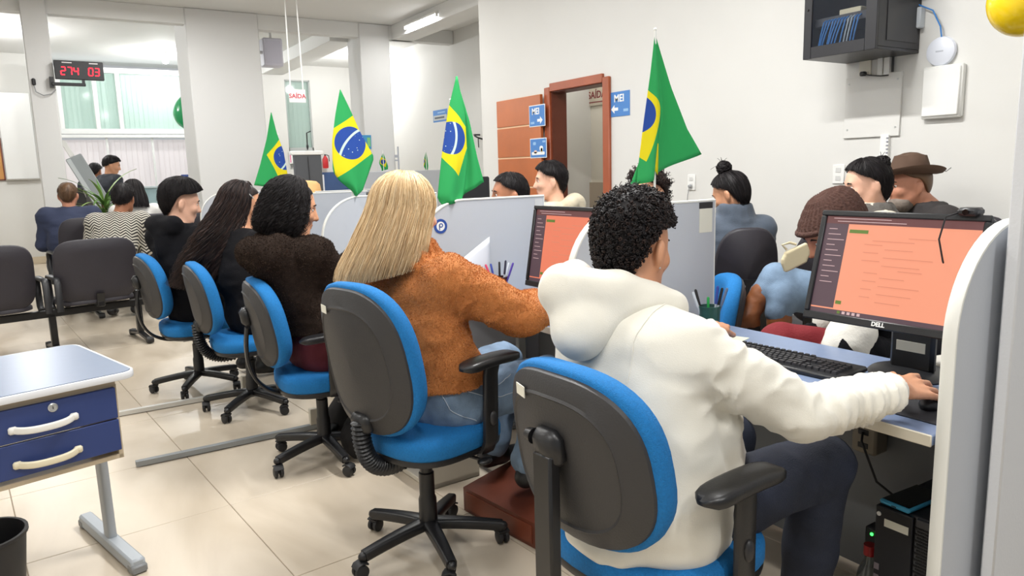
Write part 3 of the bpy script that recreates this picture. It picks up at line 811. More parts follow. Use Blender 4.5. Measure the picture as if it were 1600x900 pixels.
def keyboard(label, x, y, yaw):
    t = thing('keyboard', label, 'keyboard', (x, y, .74), math.radians(yaw), None)
    MB().box((0, 0, .011), (.155, .45, .018), R=rotm('Y', math.radians(-3)), bev=.005).build('case', M_BEZ, t)
    kc = {}
    MK = mat('black keycap', (44, 44, 48), .4)
    def key(w_, px, py, d=.0155):
        k = (round(w_, 4), d)
        if k not in kc:
            mb = MB().prism([(-d / 2, -w_ / 2), (d / 2, -w_ / 2), (d / 2, w_ / 2), (-d / 2, w_ / 2)], 0, .009)
            v = np.array(mb.v); top = v[:, 2] > .005; v[top, 0] *= .74; v[top, 1] = np.sign(v[top, 1]) * (np.abs(v[top, 1]) - .002); mb.v = list(map(tuple, v))
            me = mb.mesh('key', smooth=False); me.materials.append(MK); kc[k] = me
        o = bpy.data.objects.new('key', kc[k]); COL.objects.link(o); o.parent = t; o.location = (px, py, .0195 + px * -.05 * -1); o.rotation_euler = (0, math.radians(-3), 0)
    u = .019
    for r, row in enumerate(([1] * 13 + [2], [1.5] + [1] * 12 + [1.5], [1.75] + [1] * 11 + [2.25], [2.25] + [1] * 10 + [2.75], [1.25, 1.25, 1.25, 6.25, 1.25, 1.25, 1.25, 1.25])):
        yy = .21
        for w_ in row:
            key(w_ * u - .002, .028 - r * u, yy - w_ * u / 2); yy -= w_ * u
    for k in range(13): key(.016, .056, .20 - k * .0215, .013)
    for r in range(5):
        for k in range(3):
            if r in (2, 3) and not (r == 3 and k == 1): continue
            key(.017, .028 - r * u, -.072 - k * u)
        for k in range(4): key(.017, .028 - r * u, -.138 - k * u + .004)
    return t
keyboard('black keyboard on the blue desk before the white-sleeved arm', 1.955, 1.455, 4)
keyboard('black keyboard half hidden behind the orange sleeve', 1.83, 2.78, 0)

mp = thing('mouse_pad', 'thin black mouse pad under the hand at the right end of the desk', 'mouse pad', (1.86, .985, .74))
MB().box((0, 0, .002), (.19, .22, .004), bev=.0015).build('pad', mat('mouse pad cloth', (36, 37, 42), .8), mp)
ms = thing('mouse', 'black computer mouse under the hand of the person in white', 'mouse', (1.89, .955, .746))
MB().ell((0, 0, .008), (.055, .031, .026)).build('shell', M_BEZ, ms)
MB().cyl((.03, -.004, .03), (.03, .004, .03), .008).build('wheel', M_TREAD, ms)

# pens and holders
M_MESHG = mat('green mesh metal', (40, 92, 84), .35, alpha=.72)
def cup(label, x, y, m, pens, h=.10, r=.04):
    t = thing('pen_holder', label, 'pen holder', (x, y, .74))
    MB().lathe([(.001, 0), (r * .92, 0), (r, h), (r - .003, h), (r * .92 - .003, .004), (.001, .004)], 28).build('cup', m, t)
    MB().lathe([(r - .003, h - .003), (r + .002, h - .003), (r + .002, h + .002), (r - .003, h + .002), (r - .003, h - .003)], 28, cap=False).build('rim', m, t)
    for i, (nm, rgb, cap, a, lean, L) in enumerate(pens):
        p = thing('pen', nm, 'pen', (x + .012 * math.cos(a), y + .012 * math.sin(a), .746), 0, 'pens in the holders on the counter')
        ax = np.array((math.sin(lean) * math.cos(a), math.sin(lean) * math.sin(a), math.cos(lean)))
        pm = mat('pen %d %d %d' % rgb, rgb, .3)
        MB().tube([ax * 0, ax * L * .62], [.0042, .0045], 8).build('barrel', pm, p)
        MB().tube([ax * L * .6, ax * L * .97, ax * L], [.0056, .0056, .003], 8).build('cap', mat('pen cap %d %d %d' % cap, cap, .3), p)
pw, pb, pg, pu, pr = (205, 212, 220), (30, 30, 34), (30, 150, 70), (52, 70, 150), (200, 60, 96)
cup('green mesh pen holder beside the grey divider', 2.12, 1.93, M_MESHG, [('black pen leaning left in the green mesh holder', pb, pb, 2.3, .26, .165), ('clear pen leaning far left in the green mesh holder', pw, pw, 2.5, .34, .16),
    ('thick green marker upright in the green mesh holder', pg, pg, 3.6, .08, .135), ('clear blue-capped pen in the green mesh holder', pw, pu, -1.0, .10, .175), ('black-capped pen behind the green marker', pw, pb, -.8, .2, .17), ('grey-blue pen leaning right in the green mesh holder', (96, 112, 140), (96, 112, 140), -.9, .3, .175)])
cup('brown pen holder by the curled paper, in front of the blonde person', 1.93, 3.16, mat('brown plastic', (70, 34, 32), .35), [('pink pen leaning left in the brown holder', pr, pr, 2.4, .36, .17), ('blue pen left of centre in the brown holder', pu, pu, 2.2, .22, .165), ('dark pen standing upright in the brown holder', pb, pb, 1.0, .05, .17),
    ('tall clear pen at the middle of the brown holder', pw, (40, 40, 60), -.6, .12, .18), ('violet pen leaning right in the brown holder', (90, 70, 160), (90, 70, 160), -.9, .36, .18), ('clear pen behind the violet pen in the brown holder', pw, pw, -.7, .22, .17)])
# curled white sheet against the divider
pp = []
for i in range(15):
    a = i / 14
    row = []
    for j in range(9):
        b = j / 8
        x_ = 1.52 + .40 * a; cz = .742 + (.06 + .24 * a ** .8) * b
        y_ = 3.232 - .06 * (1 - a) - .05 * math.sin(PI * b) * (1 - a) - .03 * b * (1 - a)
        row.append((x_, y_, cz))
    pp.append(row)
V = np.array(pp).reshape(-1, 3); F = [(i * 9 + j, i * 9 + j + 1, (i + 1) * 9 + j + 1, (i + 1) * 9 + j) for i in range(14) for j in range(8)]
o = mesh_np('paper_sheet', V, F, mat('white paper', (228, 230, 236), .7)); tag(o, 'curled white paper sheet leaning on the divider behind the brown pen holder', 'paper')
md = o.modifiers.new('thick', 'SOLIDIFY'); md.thickness = .001
nt_ = tag(MB().box((2.10, 1.80, .7408), (.075, .1, .0012), R=rotm('Z', .3)).build('note_paper', mat('pale yellow note', (214, 218, 196), .7)), 'small pale yellow note lying on the blue desk by the fingers', 'paper')

# under the nearest desk: tower, phone, socket box, bottle
pc = thing('computer_tower', 'black desktop computer tower under the nearest desk', 'computer', (2.05, .985, 0))
MB().box((0, 0, .235), (.40, .165, .43), bev=.006).build('case', M_BLACKM, pc)
MB().box((-.206, .03, .235), (.014, .102, .425), bev=.003).build('front_panel', M_BLACKP, pc)
MB().box((-.205, -.055, .235), (.012, .056, .425), bev=.002).build('grille_panel', mat('grille grey', (70, 70, 72), .4), pc)
me = MB().box((0, 0, 0), (.004, .011, .0045)).mesh('grille_slot', smooth=False); me.materials.append(mat('slot black', (10, 10, 11), .6))
for r in range(44):
    for c in range(4):
        o = bpy.data.objects.new('grille_slot', me); COL.objects.link(o); o.parent = pc; o.location = (-.2115, -.036 - .0125 * c + (.006 if r % 2 else 0) - .003, .045 + .0088 * r)
MB().box((-.2135, .022, .405), (.001, .066, .022)).build('asset_label', M_STICK, pc)
MB().lathe([(.001, 0), (.006, 0), (.006, .003), (.001, .003)], 16, R=rotm('Y', -PI / 2), t=(-.2135, .07, .425)).build('power_button', M_WHITEP, pc)
for k in range(3): MB().box((-.2135, .07, .27 - .033 * k), (.002, .014, .018)).build('port', mat('port grey', (120, 110, 116), .4), pc)
for k in range(2):
    for j in range(2): MB().box((-.2135, .005 + .03 * j, .19 + .045 * k), (.002, .018, .006)).build('drive_slot', MATS['slot black'], pc)
for s in (-1, 1): MB().box((.1 * s, 0, .01), (.05, .14, .02), bev=.004).build('foot', M_TREAD, pc)
ph = thing('phone', 'smartphone in a blue case lying on the computer tower', 'phone', (1.925, 1.015, .4505), math.radians(-3))
MB().box((0, 0, .007), (.168, .086, .014), bev=.005).build('blue_case', mat('cyan phone case', (70, 164, 204), .4), ph)
MB().box((.002, 0, .0142), (.156, .076, .001)).build('glass', mat('phone glass', (10, 11, 15), .08), ph)
MB().box((-.083, 0, .006), (.002, .014, .004)).build('charging_port', M_BLACKP, ph)
sb = thing('socket_box', 'beige power socket box under the desk, above the tower', 'socket', (2.165, 1.29, .50))
MB().box((0, 0, 0), (.07, .085, .10), bev=.008).build('box', mat('beige plastic', (150, 140, 124), .5), sb)
for z in (-.022, .022): MB().box((-.036, 0, z), (.003, .035, .018), bev=.002).build('socket', M_BLACKP, sb)
MB().tube([(-.04, 0, .022), (-.06, -.01, .0), (-.05, -.06, -.12), (.0, -.16, -.2)], .004, 8).build('cable', M_BLACKP, sb)
bt = thing('bottle', 'clear bottle with a red cap standing beside the tower', 'bottle', (1.93, 1.13, 0))
MB().lathe([(.001, .001), (.034, .001), (.036, .02), (.036, .15), (.03, .19), (.014, .225), (.014, .245), (.001, .245)], 24).build('body', mat('bottle plastic', (196, 206, 208), .08, trans=.9), bt)
MB().lathe([(.001, .24), (.018, .24), (.018, .27), (.001, .27)], 20).build('cap', mat('red cap', (170, 34, 38), .4), bt)
MB().lathe([(.0366, .06), (.0366, .13)], 24).build('wrap', mat('dark red wrap', (92, 28, 30), .5), bt)
st = thing('power_strip', 'small power strip with a lit green switch on the panel beside the tower', 'power strip', (2.06, 1.20, .235))
MB().box((.02, 0, -.03), (.05, .05, .10), bev=.006).build('body', M_BLACKP, st)
MB().ell((-.007, .0, .0), (.004, .005, .005)).build('green_light', mat('green led', (60, 255, 90), .3, emit=4), st)

# pale box and footrest at the blonde person's feet
M_STEEL = mat('pale beige steel', (196, 190, 176), .45)
cb = thing('cabinet', 'pale open-sided cabinet on the floor beyond the blonde person’s chair', 'cabinet', (1.42, 2.92, 0), math.radians(3))
MB().box((0, -.14, .11), (.26, .02, .22), bev=.003).box((0, .14, .11), (.26, .02, .22), bev=.003).box((0, 0, .215), (.26, .3, .018), bev=.003).box((0, 0, .012), (.26, .3, .024), bev=.003).build('body', M_STEEL, cb)
MB().box((.02, 0, .115), (.2, .25, .18)).build('blue_inside', mat('navy inside', (44, 58, 104), .6), cb)
fr_ = thing('footrest', 'reddish-brown wooden footrest box under the blonde person’s shoes', 'footrest', (1.52, 2.32, 0), math.radians(8))
fp = [(-.16, 0), (.16, 0), (.16, .15), (-.16, .10)]
MB().prism(fp, -.22, .22, R=np.array([[1, 0, 0], [0, 0, -1], [0, 1, 0]], float)).build('box', mat('mahogany wood', (96, 46, 30), .42, var=(6, .15)), fr_, 20)
MB().box((-.162, 0, .05), (.004, .40, .07)).build('front_board', mat('mahogany board', (112, 54, 34), .42, var=(6, .15)), fr_)

# floor rails of removed partitions
for (xa, xb, yy, rgb, lb) in ((.25, 1.15, 3.86, (150, 154, 156), 'grey aluminium floor rail ending under the third chair'), (-.1, 1.0, 4.79, (206, 204, 198), 'pale floor rail running to the fourth chair')):
    t = thing('floor_rail', lb, 'rail', ((xa + xb) / 2, yy, .003))
    L = xb - xa
    MB().box((0, -.014, .012), (L, .004, .024)).box((0, .014, .012), (L, .004, .024)).box((0, 0, .024), (L, .032, .003), bev=.001).build('channel', mat('rail %d' % rgb[0], rgb, .4, .3), t)
    MB().box((L / 2 - .02, 0, .06), (.04, .03, .11), bev=.003).build('end_post', M_STEEL, t)

# ================================================================== NEAR TABLE WITH DRAWERS, BIN
M_TOP = mat('pale blue table top', (100, 114, 138), .34, var=(30, .02))
M_NAVY = mat('navy laminate', (44, 62, 116), .45)
tb = thing('desk', 'pale blue desk with two navy drawers, cut by the left edge of the picture', 'desk', (-.45, 2.90, 0), math.radians(14.4))
W_, D_ = 1.2, .64
def rrect(w, d, r, n=6):
    out = []
    for cx_, cy_, a0 in ((w / 2 - r, d / 2 - r, 0), (-w / 2 + r, d / 2 - r, PI / 2), (-w / 2 + r, -d / 2 + r, PI), (w / 2 - r, -d / 2 + r, 1.5 * PI)):
        for k in range(n): out.append((cx_ + r * math.cos(a0 + PI / 2 * k / (n - 1)), cy_ + r * math.sin(a0 + PI / 2 * k / (n - 1))))
    return out
MB().prism(rrect(W_ - .012, D_ - .012, .045), .716, .742).build('table_top', M_TOP, tb, 30)
ed = rrect(W_, D_, .05); ed.append(ed[0])
MB().tube([(x, y, .729) for x, y in ed], 1.0, 8, sq=(.0120, .005, (0, 0, 1))).build('edge_band', mat('white edge band', (226, 228, 232), .4), tb, 60)
MB().box((.26, -.09, .695), (.56, .40, .034), bev=.002).box((.26, -.09, .448), (.56, .40, .016), bev=.002).box((.534, -.09, .57), (.014, .40, .26)).box((-.014, -.09, .57), (.014, .40, .26)).build('drawer_carcass', mat('beige carcass', (196, 180, 154), .5), tb)
for k, z in enumerate((.640, .528)):
    dr = MB().box((.26, -.297, z), (.545, .018, .106 if k == 0 else .108), bev=.002).build('drawer', M_NAVY, tb)
    P = [(.30 + .11 * math.sin(a) - .06, -.309 - .028 * math.cos(a * .98) ** .6 if abs(a) < 1.55 else -.309, z - .018 - .004 * math.cos(a)) for a in np.linspace(-1.57, 1.57, 17)]
    P = [(.315 + u * .085, -.308 - .03 * (1 - abs(u) ** 4), z - .012 - .006 * (1 - u * u)) for u in np.linspace(-1, 1, 15)]
    hm = mat('white handle', (232, 230, 224), .35) if k == 0 else mat('yellowed handle', (224, 214, 186), .35)
    MB().tube(P, 1.0, 12, sq=(.011, .006, (0, 0, 1))).box((.23, -.312, z - .012), (.026, .014, .024), bev=.005).box((.40, -.312, z - .012), (.026, .014, .024), bev=.005).build('handle', hm, dr, 60)
lk = MB().lathe([(.001, 0), (.014, 0), (.0145, .003), (.011, .005), (.0095, .003), (.001, .003)], 24, R=rotm('X', PI / 2), t=(.345, -.306, .672)).build('lock', M_ALU, tb)
MB().box((.345, -.3105, .672), (.002, .003, .009)).build('keyhole', M_BLACKP, lk)
MB().box((.0, .0, .415), (1.1, .03, .05), bev=.003).build('cross_bar', M_BLACKM, tb)
for sx in (1, -1):
    l_ = MB().tube([(sx * .55, .0, .43), (sx * .55, -.01, .05)], 1.0, 12, sq=(.032, .016, (0, 1, 0)))
    l_.box((sx * .55, -.0, .028), (.05, .56, .05), bev=.008).build('leg', mat('grey leg paint', (160, 166, 172), .45), tb)
    for sy in (-1, 1): MB().box((sx * .55, sy * .265, .016), (.054, .05, .032), bev=.006).build('foot', M_GREYB, tb)
bn = thing('waste_bin', 'black plastic waste bin on the floor below the desk with drawers', 'bin', (-.28, 2.74, 0))
MB().lathe([(.001, .002), (.095, .002), (.125, .27), (.132, .275), (.132, .285), (.122, .285), (.092, .01), (.001, .01)], 32).build('bucket', mat('bin black', (28, 28, 31), .45), bn)

# ================================================================== BEAM SEATING
M_SEATB = mat('black seat vinyl', (46, 43, 50), .55, bump=(90, .08))
def bench(label, x, y, yaw, n, pitch=.66, arms=(), z0=.33, legs=None, bw=.60, bh=.53, scale=1.0, group='black beam benches of the waiting area'):
    t = thing('waiting_bench', label, 'bench', (x, y, 0), math.radians(yaw), group)
    t.scale = (scale,) * 3
    L = n * pitch
    MB().box((0, 0, z0), (L + .1, .05, .06), bev=.006).build('beam', M_CHM, t)
    for X in (legs or (-(L / 2 - pitch * .5), L / 2 - pitch * .5)):
        MB().box((X, 0, z0 / 2 + .02), (.05, .05, z0 - .05), bev=.006).tube([(X, -.24, .03), (X, 0, .06), (X, .24, .03)], 1.0, 8, sq=(.025, .014, (1, 0, 0))).build('leg', M_CHM, t)
        for sy in (-1, 1): MB().lathe([(.001, -.026), (.026, -.026), (.03, 0), (.026, .026), (.001, .026)], 16, R=rotm('Y', PI / 2), t=(X, sy * .245, .031)).build('foot', M_TREAD, t)
    for i in range(n):
        X = -L / 2 + (i + .5) * pitch
        s = MB().disc(bw - .04, .46, 4, [(.001, 0), (.8, 0), (.95, -.012), (1, -.03), (1, -.05), (.9, -.06), (.001, -.06)], R=rotm('Z', PI / 2) @ rotm('Y', -PI / 2), n=40)
        s.build('seat', M_SEATB, t, 50).location = (X, .10, z0 + .11)
        b = MB().disc(bw, bh, 4.2, [(.001, .03), (.8, .03), (.95, .022), (1, 0), (1, -.012), (.97, -.022), (.6, -.025), (.001, -.026)], curve=.03, R=rotm('Z', PI / 2) @ rotm('Y', math.radians(-10)), n=48)
        b.build('backrest', M_SEATB, t, 50).location = (X, -.15, z0 + .33)
        MB().box((X, -.06, z0 + .05), (.06, .2, .05), bev=.008).tube([(X, -.1, z0 + .03), (X, -.15, z0 + .06), (X, -.165, z0 + .14)], 1.0, 8, sq=(.03, .008, (1, 0, 0))).build('seat_bracket', M_CHM, t)
    for X in arms:
        P = [(X, -.20, z0 + .03), (X, -.205, z0 + .25), (X, -.18, z0 + .29), (X, .10, z0 + .29), (X, .15, z0 + .26), (X, .13, z0 + .05), (X, .08, z0 + .02)]
        MB().tube(P, 1.0, 10, sq=(.024, .014, (1, 0, 0))).build('armrest', M_BLACKP, t, 60)
    return t
bench('nearest black beam bench with wide rounded backs, seen from behind the desk', -.43, 6.88, 10, 3, .745, arms=(-1.2, -.43, -.37, .36, .44), legs=(-.9, .41, 1.06), bw=.62)
bench('second black beam bench, with the navy-jacketed person seated on it', .97, 8.75, 9, 3, .62, arms=(-.95,), bw=.56, bh=.60, z0=.40)
bench('black beam bench at the far left, only a seat edge showing', -.66, 8.3, 9, 1, .62, arms=(), bw=.56, bh=.5)
# ================================================================== THINGS ON THE WALLS
WF = WX   # face of the right wall
M_SIGN = mat('sign blue', (70, 128, 196), .5)
M_SIGNB = mat('sign white', (236, 238, 238), .5)
M_RED = mat('sign red', (206, 40, 64), .5)

def sign_mx(name, label, y, z, w_, h_, x, m, border=None):
    """flat sign on a face looking to -x"""
    t = thing(name, label, 'sign', (x, y, z))
    MB().box((-.002, 0, 0), (.004, w_, h_), bev=.001).build('sheet', border or m, t)
    if border: MB().box((-.0045, 0, 0), (.002, w_ - .016, h_ - .016)).build('print_area', m, t)
    return t
def arrow(t, x, y, z, s, dirn):
    p = [(-.5, -.15), (.05, -.15), (.05, -.42), (.55, 0), (.05, .42), (.05, .15), (-.5, .15)]
    mb = MB().prism([(u * s * dirn, v * s) for u, v in p], 0, .001, R=FACE_MX, t=(x, y, z))
    mb.build('arrow', M_SIGNB, t)
s1 = sign_mx('sign', 'blue MEI sign with a left-pointing arrow on the wall right of the doorway', 4.853, 1.90, .265, .205, WF, M_SIGN)
text('lettering', 'MEI', .085, M_SIGNB, s1, (-.0045, -.0, .045), FACE_MX, bold=.002); arrow(s1, -.0045, .055, -.04, .085, -1)
MB().box((-.0045, -.085, -.055), (.001, .06, .022)).build('small_mark', mat('sign pale blue', (146, 186, 224), .5), s1)
s2 = sign_mx('sign', 'blue MEI sign with a right-pointing arrow on the open wooden door', 5.975, 1.885, .27, .205, WF - .069, M_SIGN, M_SIGNB)
text('lettering', 'MEI', .085, M_SIGNB, s2, (-.0058, .02, .04), FACE_MX, bold=.002); arrow(s2, -.0058, -.05, -.045, .085, 1)
MB().box((-.0058, .075, -.065), (.001, .06, .022)).build('small_mark', MATS['sign pale blue'], s2)
s3 = sign_mx('poster', 'blue poster with pale drawn shapes, lower on the open wooden door', 5.965, 1.577, .28, .19, WF - .069, M_SIGN, M_SIGNB)
for (y, z, w_, h_, m) in ((.06, .045, .05, .03, MATS['sign pale blue']), (-.10, .06, .05, .018, MATS['sign pale blue']), (0, -.05, .22, .03, M_SIGNB), (.045, -.035, .05, .03, mat('poster peach', (236, 200, 180), .5)), (-.055, -.005, .06, .05, M_SIGNB), (-.06, -.02, .03, .04, mat('poster yellow', (232, 206, 120), .5))):
    MB().prism(rrect(w_, h_, min(w_, h_) * .45), 0, .0012, R=FACE_MX, t=(-.0055, y, z)).build('printed_shape', m, s3)
s4 = thing('exit_sign', 'red-lettered exit sign inside the room behind the doorway', 'sign', (5.60, 6.80, 2.20))
MB().box((-.006, .06, 0), (.008, .40, .22), bev=.002).build('plate', mat('exit plate beige', (196, 186, 168), .5), s4)
text('lettering', 'SAÍDA', .115, mat('exit dark red', (120, 28, 34), .5), s4, (-.0115, .06, .01), FACE_MX, bold=.002)
MB().box((-.0115, .06, -.07), (.001, .30, .012)).build('underline', MATS['exit dark red'], s4)

# hanging exit sign in the rear bay
hs = thing('exit_sign', 'white exit sign with red letters hanging on two white cords', 'sign', (2.73, 9.0, 2.32))
MB().box((0, 0, 0), (.20, .008, .155), bev=.002).build('plate', M_SIGNB, hs)
text('lettering', 'SAÍDA', .072, M_RED, hs, (0, -.0048, -.004), FACE_MY, bold=.001)
for sx in (-1, 1):
    MB().tube([(sx * .075, 0, .078), (sx * .072, 0, .6), (sx * .068, 0, CEIL - 2.32)], .008, 8).build('cord', M_WHITEP, hs)

# wall rack with glass door
rk = thing('network_cabinet', 'black wall cabinet with a glass door and blue cables inside', 'cabinet', (WF, 2.555, 1.955))
W2, H2, DP = .44, .62, .40
body = MB()
for (c, dms) in (((-DP / 2, 0, .008), (DP, W2, .016)), ((-DP / 2, 0, H2 - .008), (DP, W2, .016)), ((-DP / 2, -W2 / 2 + .008, H2 / 2), (DP, .016, H2 - .032)), ((-DP / 2, W2 / 2 - .008, H2 / 2), (DP, .016, H2 - .032)), ((-.009, 0, H2 / 2), (.016, W2 - .032, H2 - .032))):
    body.box(c, dms, bev=.002)
body.build('case', M_BLACKM, rk)
MB().box((-DP * .45, -W2 / 2 - .002, H2 / 2), (DP * .72, .004, H2 - .1), bev=.001).build('side_panel', mat('dark grey metal', (46, 46, 50), .35), rk)
dr = MB()
for (cy, cz, sy, sz) in ((W2 / 2 - .025, H2 / 2, .05, H2), (-W2 / 2 + .032, H2 / 2, .064, H2), (.007, .032, W2 - .114, .064), (.007, H2 - .03, W2 - .114, .06)):
    dr.box((-DP - .008, cy, cz), (.018, sy, sz), bev=.002)
do = dr.build('door', M_BLACKM, rk)
MB().box((-DP - .006, 0, H2 / 2), (.004, W2 - .08, H2 - .1)).build('glass', mat('smoked glass', (60, 64, 72), .05, alpha=.22), do)
MB().lathe([(.001, 0), (.007, 0), (.007, .006), (.001, .006)], 14, R=rotm('Y', -PI / 2), t=(-DP - .017, W2 / 2 - .024, .27)).build('lock', M_BLACKP, do)
MB().box((-DP * .5, 0, .20), (.30, W2 - .05, .044), bev=.002).build('patch_panel', mat('rack grey', (84, 86, 92), .4), rk)
MB().box((-DP * .45, .02, .243), (.22, .13, .036), bev=.003).build('modem', mat('cream modem', (232, 226, 200), .45), rk)
MB().box((-DP * .5, -.14, .262), (.22, .10, .036), bev=.003).build('router', M_WHITEP, rk)
MB().box((-DP * .5, -.145, .11), (.2, .09, .15), bev=.004).build('nobreak', mat('rack panel', (70, 70, 76), .4), rk)
for z, m in ((.15, M_WHITEP), (.115, M_RED), (.09, mat('blue led', (60, 110, 240), .3, emit=2))):
    MB().ell((-DP * .5 - .102, -.145, z), (.004, .012, .01)).build('light', m, rk)
mc = mat('blue patch cable', (64, 132, 204), .4)
for k in range(12):
    y0 = .12 - .019 * k; sw = random.uniform(.02, .05)
    P = [(-DP * .5 - .15, y0, .205), (-DP * .5 - .175, y0, .19), (-DP * .5 - .18, y0 + sw * .5, .12), (-DP * .5 - .16, y0 + sw + .02, .022)]
    MB().tube(P, .0045, 6).build('patch_cable', mc if k not in (8, 9) else mat('grey patch cable', (170, 186, 200), .4), rk)

ps = thing('socket', 'white wall socket with a black plug under the black cabinet', 'socket', (WF, 2.645, 1.90))
MB().box((-.006, 0, 0), (.012, .075, .115), bev=.003).build('plate', mat('ivory plate', (224, 220, 206), .45), ps)
MB().box((-.026, .0, -.02), (.03, .035, .026), bev=.006).build('plug', M_BLACKP, ps)
MB().tube([(-.035, 0, -.02), (-.04, -.05, -.035), (-.03, -.11, -.045), (-.012, -.15, -.045)], .0035, 8).build('cable', M_BLACKP, ps)
td = thing('cable_duct', 'white cable ducts running down the wall below the black cabinet', 'duct', (WF, 2.50, 1.51))
MB().box((-.012, .045, .40), (.024, .03, .10), bev=.002).box((-.012, .005, .40), (.024, .035, .10), bev=.002).build('upper_duct', M_WHITEP, td)
MB().box((-.012, -.005, -.17), (.024, .05, .36), bev=.002).build('lower_duct', M_WHITEP, td)
for k in range(16): MB().box((-.026, -.025, -.01 - .021 * k), (.004, .012, .008)).build('duct_slot', mat('duct shadow grey', (150, 152, 160), .5), td)
MB().tube([(-.02, -.03, .47), (-.02, -.03, .36)], .007, 8).build('black_cable', M_BLACKP, td)
pl = thing('cover_plate', 'square white cover plate screwed to the wall under the black cabinet', 'panel', (WF, 2.59, 1.69))
MB().box((-.007, 0, 0), (.014, .35, .36), bev=.002).build('plate', M_WALL, pl)
for y in (-.15, .15):
    for z in (-.13, .14): MB().lathe([(.001, 0), (.006, 0), (.005, .003), (.001, .003)], 12, R=rotm('Y', -PI / 2), t=(-.014, y, z)).build('screw', M_ALU, pl)
ap = thing('access_point', 'round white wireless access point on the wall right of the black cabinet', 'access point', (WF, 2.205, 1.945))
MB().lathe([(.001, .035), (.06, .034), (.074, .026), (.079, .012), (.072, 0), (.001, 0)], 40, R=rotm('Y', -PI / 2)).build('body', mat('pale plastic', (222, 226, 236), .4), ap)
MB().box((-.0355, 0, .0), (.001, .04, .008)).build('mark', mat('pale grey mark', (186, 190, 200), .5), ap)
MB().tube([(-.02, 0, .07), (-.03, .005, .13), (-.03, .05, .22), (-.03, .14, .27)], .004, 8).build('blue_cable', mc, ap)
eb = thing('panel_box', 'white rounded breaker panel door on the wall below the access point', 'panel', (WF, 2.18, 1.73))
MB().box((-.02, 0, 0), (.04, .21, .28), bev=.008).build('frame', mat('panel ivory', (232, 232, 228), .5), eb)
MB().box((-.044, 0, .0), (.012, .195, .255), bev=.005).build('cover', M_WHITEP, eb)
jb_ = tag(MB().box((WF - .025, 2.335, 2.14), (.05, .05, .11), bev=.006).build('junction_box', mat('grey plastic box', (198, 204, 210), .5)), 'small grey junction box beside the black cabinet’s right side', 'junction box')
dv = thing('router', 'pale router at the top edge beside the black cabinet', 'router', (WF - .03, 2.23, 2.28))
MB().box((0, 0, 0), (.06, .26, .05), bev=.014).build('body', mat('pale plastic', (222, 226, 236), .4), dv)
def outlet(y, z, label, plug=False):
    t = thing('socket', label, 'socket', (WF, y, z))
    MB().box((-.005, 0, 0), (.010, .078, .118), bev=.003).build('plate', M_WHITEP, t)
    for k in (-.025, .025): MB().box((-.011, 0, k), (.003, .036, .03), bev=.003).build('module', mat('module grey', (208, 208, 206), .4), t)
    if plug:
        MB().box((-.022, 0, -.03), (.026, .03, .024), bev=.006).build('plug', mat('grey plug', (150, 152, 154), .4), t)
        MB().tube([(-.03, 0, -.04), (-.035, .01, -.10), (-.03, .02, -.2), (-.02, .01, -.4)], .003, 8).build('cable', mat('grey plug', (150, 152, 154), .4), t)
outlet(4.02, 1.245, 'white wall socket with a plugged-in grey cable, left of the person in the grey-blue jacket', True)
outlet(2.79, 1.295, 'white wall socket above the brown beanie', False)

# rear right wall
s5 = sign_mx('sign', 'blue and white notice on the rear wall beside a flag', 10.86, 2.27, .50, .19, 5.6, M_SIGN)
MB().box((-.005, 0, -.03), (.002, .46, .08)).build('pale_strip', mat('notice strip', (186, 190, 188), .5), s5)
MB().box((-.007, .02, -.03), (.001, .34, .028)).build('text_line', mat('notice text', (70, 78, 84), .5), s5)
MB().box((-.006, -.05, .05), (.001, .26, .02)).build('text_line', MATS['sign pale blue'], s5)
wb_ = thing('wall_bracket', 'small black bracket on the rear wall near the wall corner', 'bracket', (5.6, 9.55, 1.85))
MB().tube([(0, .06, .05), (-.1, .06, .05), (-.12, .0, .03), (-.1, -.06, .0), (-.02, -.06, -.02)], .012, 8).tube([(-.1, -.06, 0), (-.12, -.10, -.14)], .008, 8).build('arm', M_BLACKP, wb_)
cp = thing('wall_conduit', 'thin grey vertical conduit beside the second column', 'conduit', (4.56, 10.26, .9))
MB().cyl((0, 0, 0), (0, 0, .86), .012).box((-.03, 0, .72), (.05, .02, .04)).box((-.03, 0, .66), (.05, .02, .02)).build('pipe', mat('conduit grey', (176, 180, 190), .5), cp)

# rear: dark partition, notices, extinguisher, hat
pa = thing('partition_screen', 'dark grey fabric partition with a white top rail in the rear bay', 'partition', (2.78, 8.95, 0))
MB().box((0, 0, .83), (.34, .04, 1.58), bev=.006).build('fabric_panel', mat('dark grey fabric', (86, 88, 92), .9, bump=(120, .2)), pa)
MB().box((0, 0, 1.645), (.40, .06, .05), bev=.008).build('top_rail', M_WHITEP, pa)
MB().tube([(.0, -.04, 1.68), (.0, -.05, 1.88), (.05, -.05, 1.90)], .008, 8).ell((0, -.045, 1.72), (.014, .014, .03)).tube([(0, -.03, 1.6), (.01, -.03, .9), (.02, -.03, .1)], .004, 6).build('microphone_arm', M_BLACKP, pa)
for s in (-1, 1): MB().box((s * .13, 0, .02), (.05, .36, .04), bev=.008).build('foot', M_WHITEP, pa)
pa2 = thing('partition_screen', 'narrower dark grey partition edge behind the flag left of the other one', 'partition', (2.42, 9.1, 0))
MB().box((0, 0, .84), (.16, .04, 1.64), bev=.006).build('fabric_panel', MATS['dark grey fabric'], pa2)
MB().box((0, 0, 1.68), (.2, .06, .04), bev=.008).build('top_rail', M_WHITEP, pa2)
for s in (-1, 1): MB().box((s * .06, 0, .02), (.04, .3, .04), bev=.008).build('foot', M_WHITEP, pa2)
nb = thing('notice', 'small white notices with magenta print on the rear window panel', 'sign', (4.42, 14.68, 1.73))
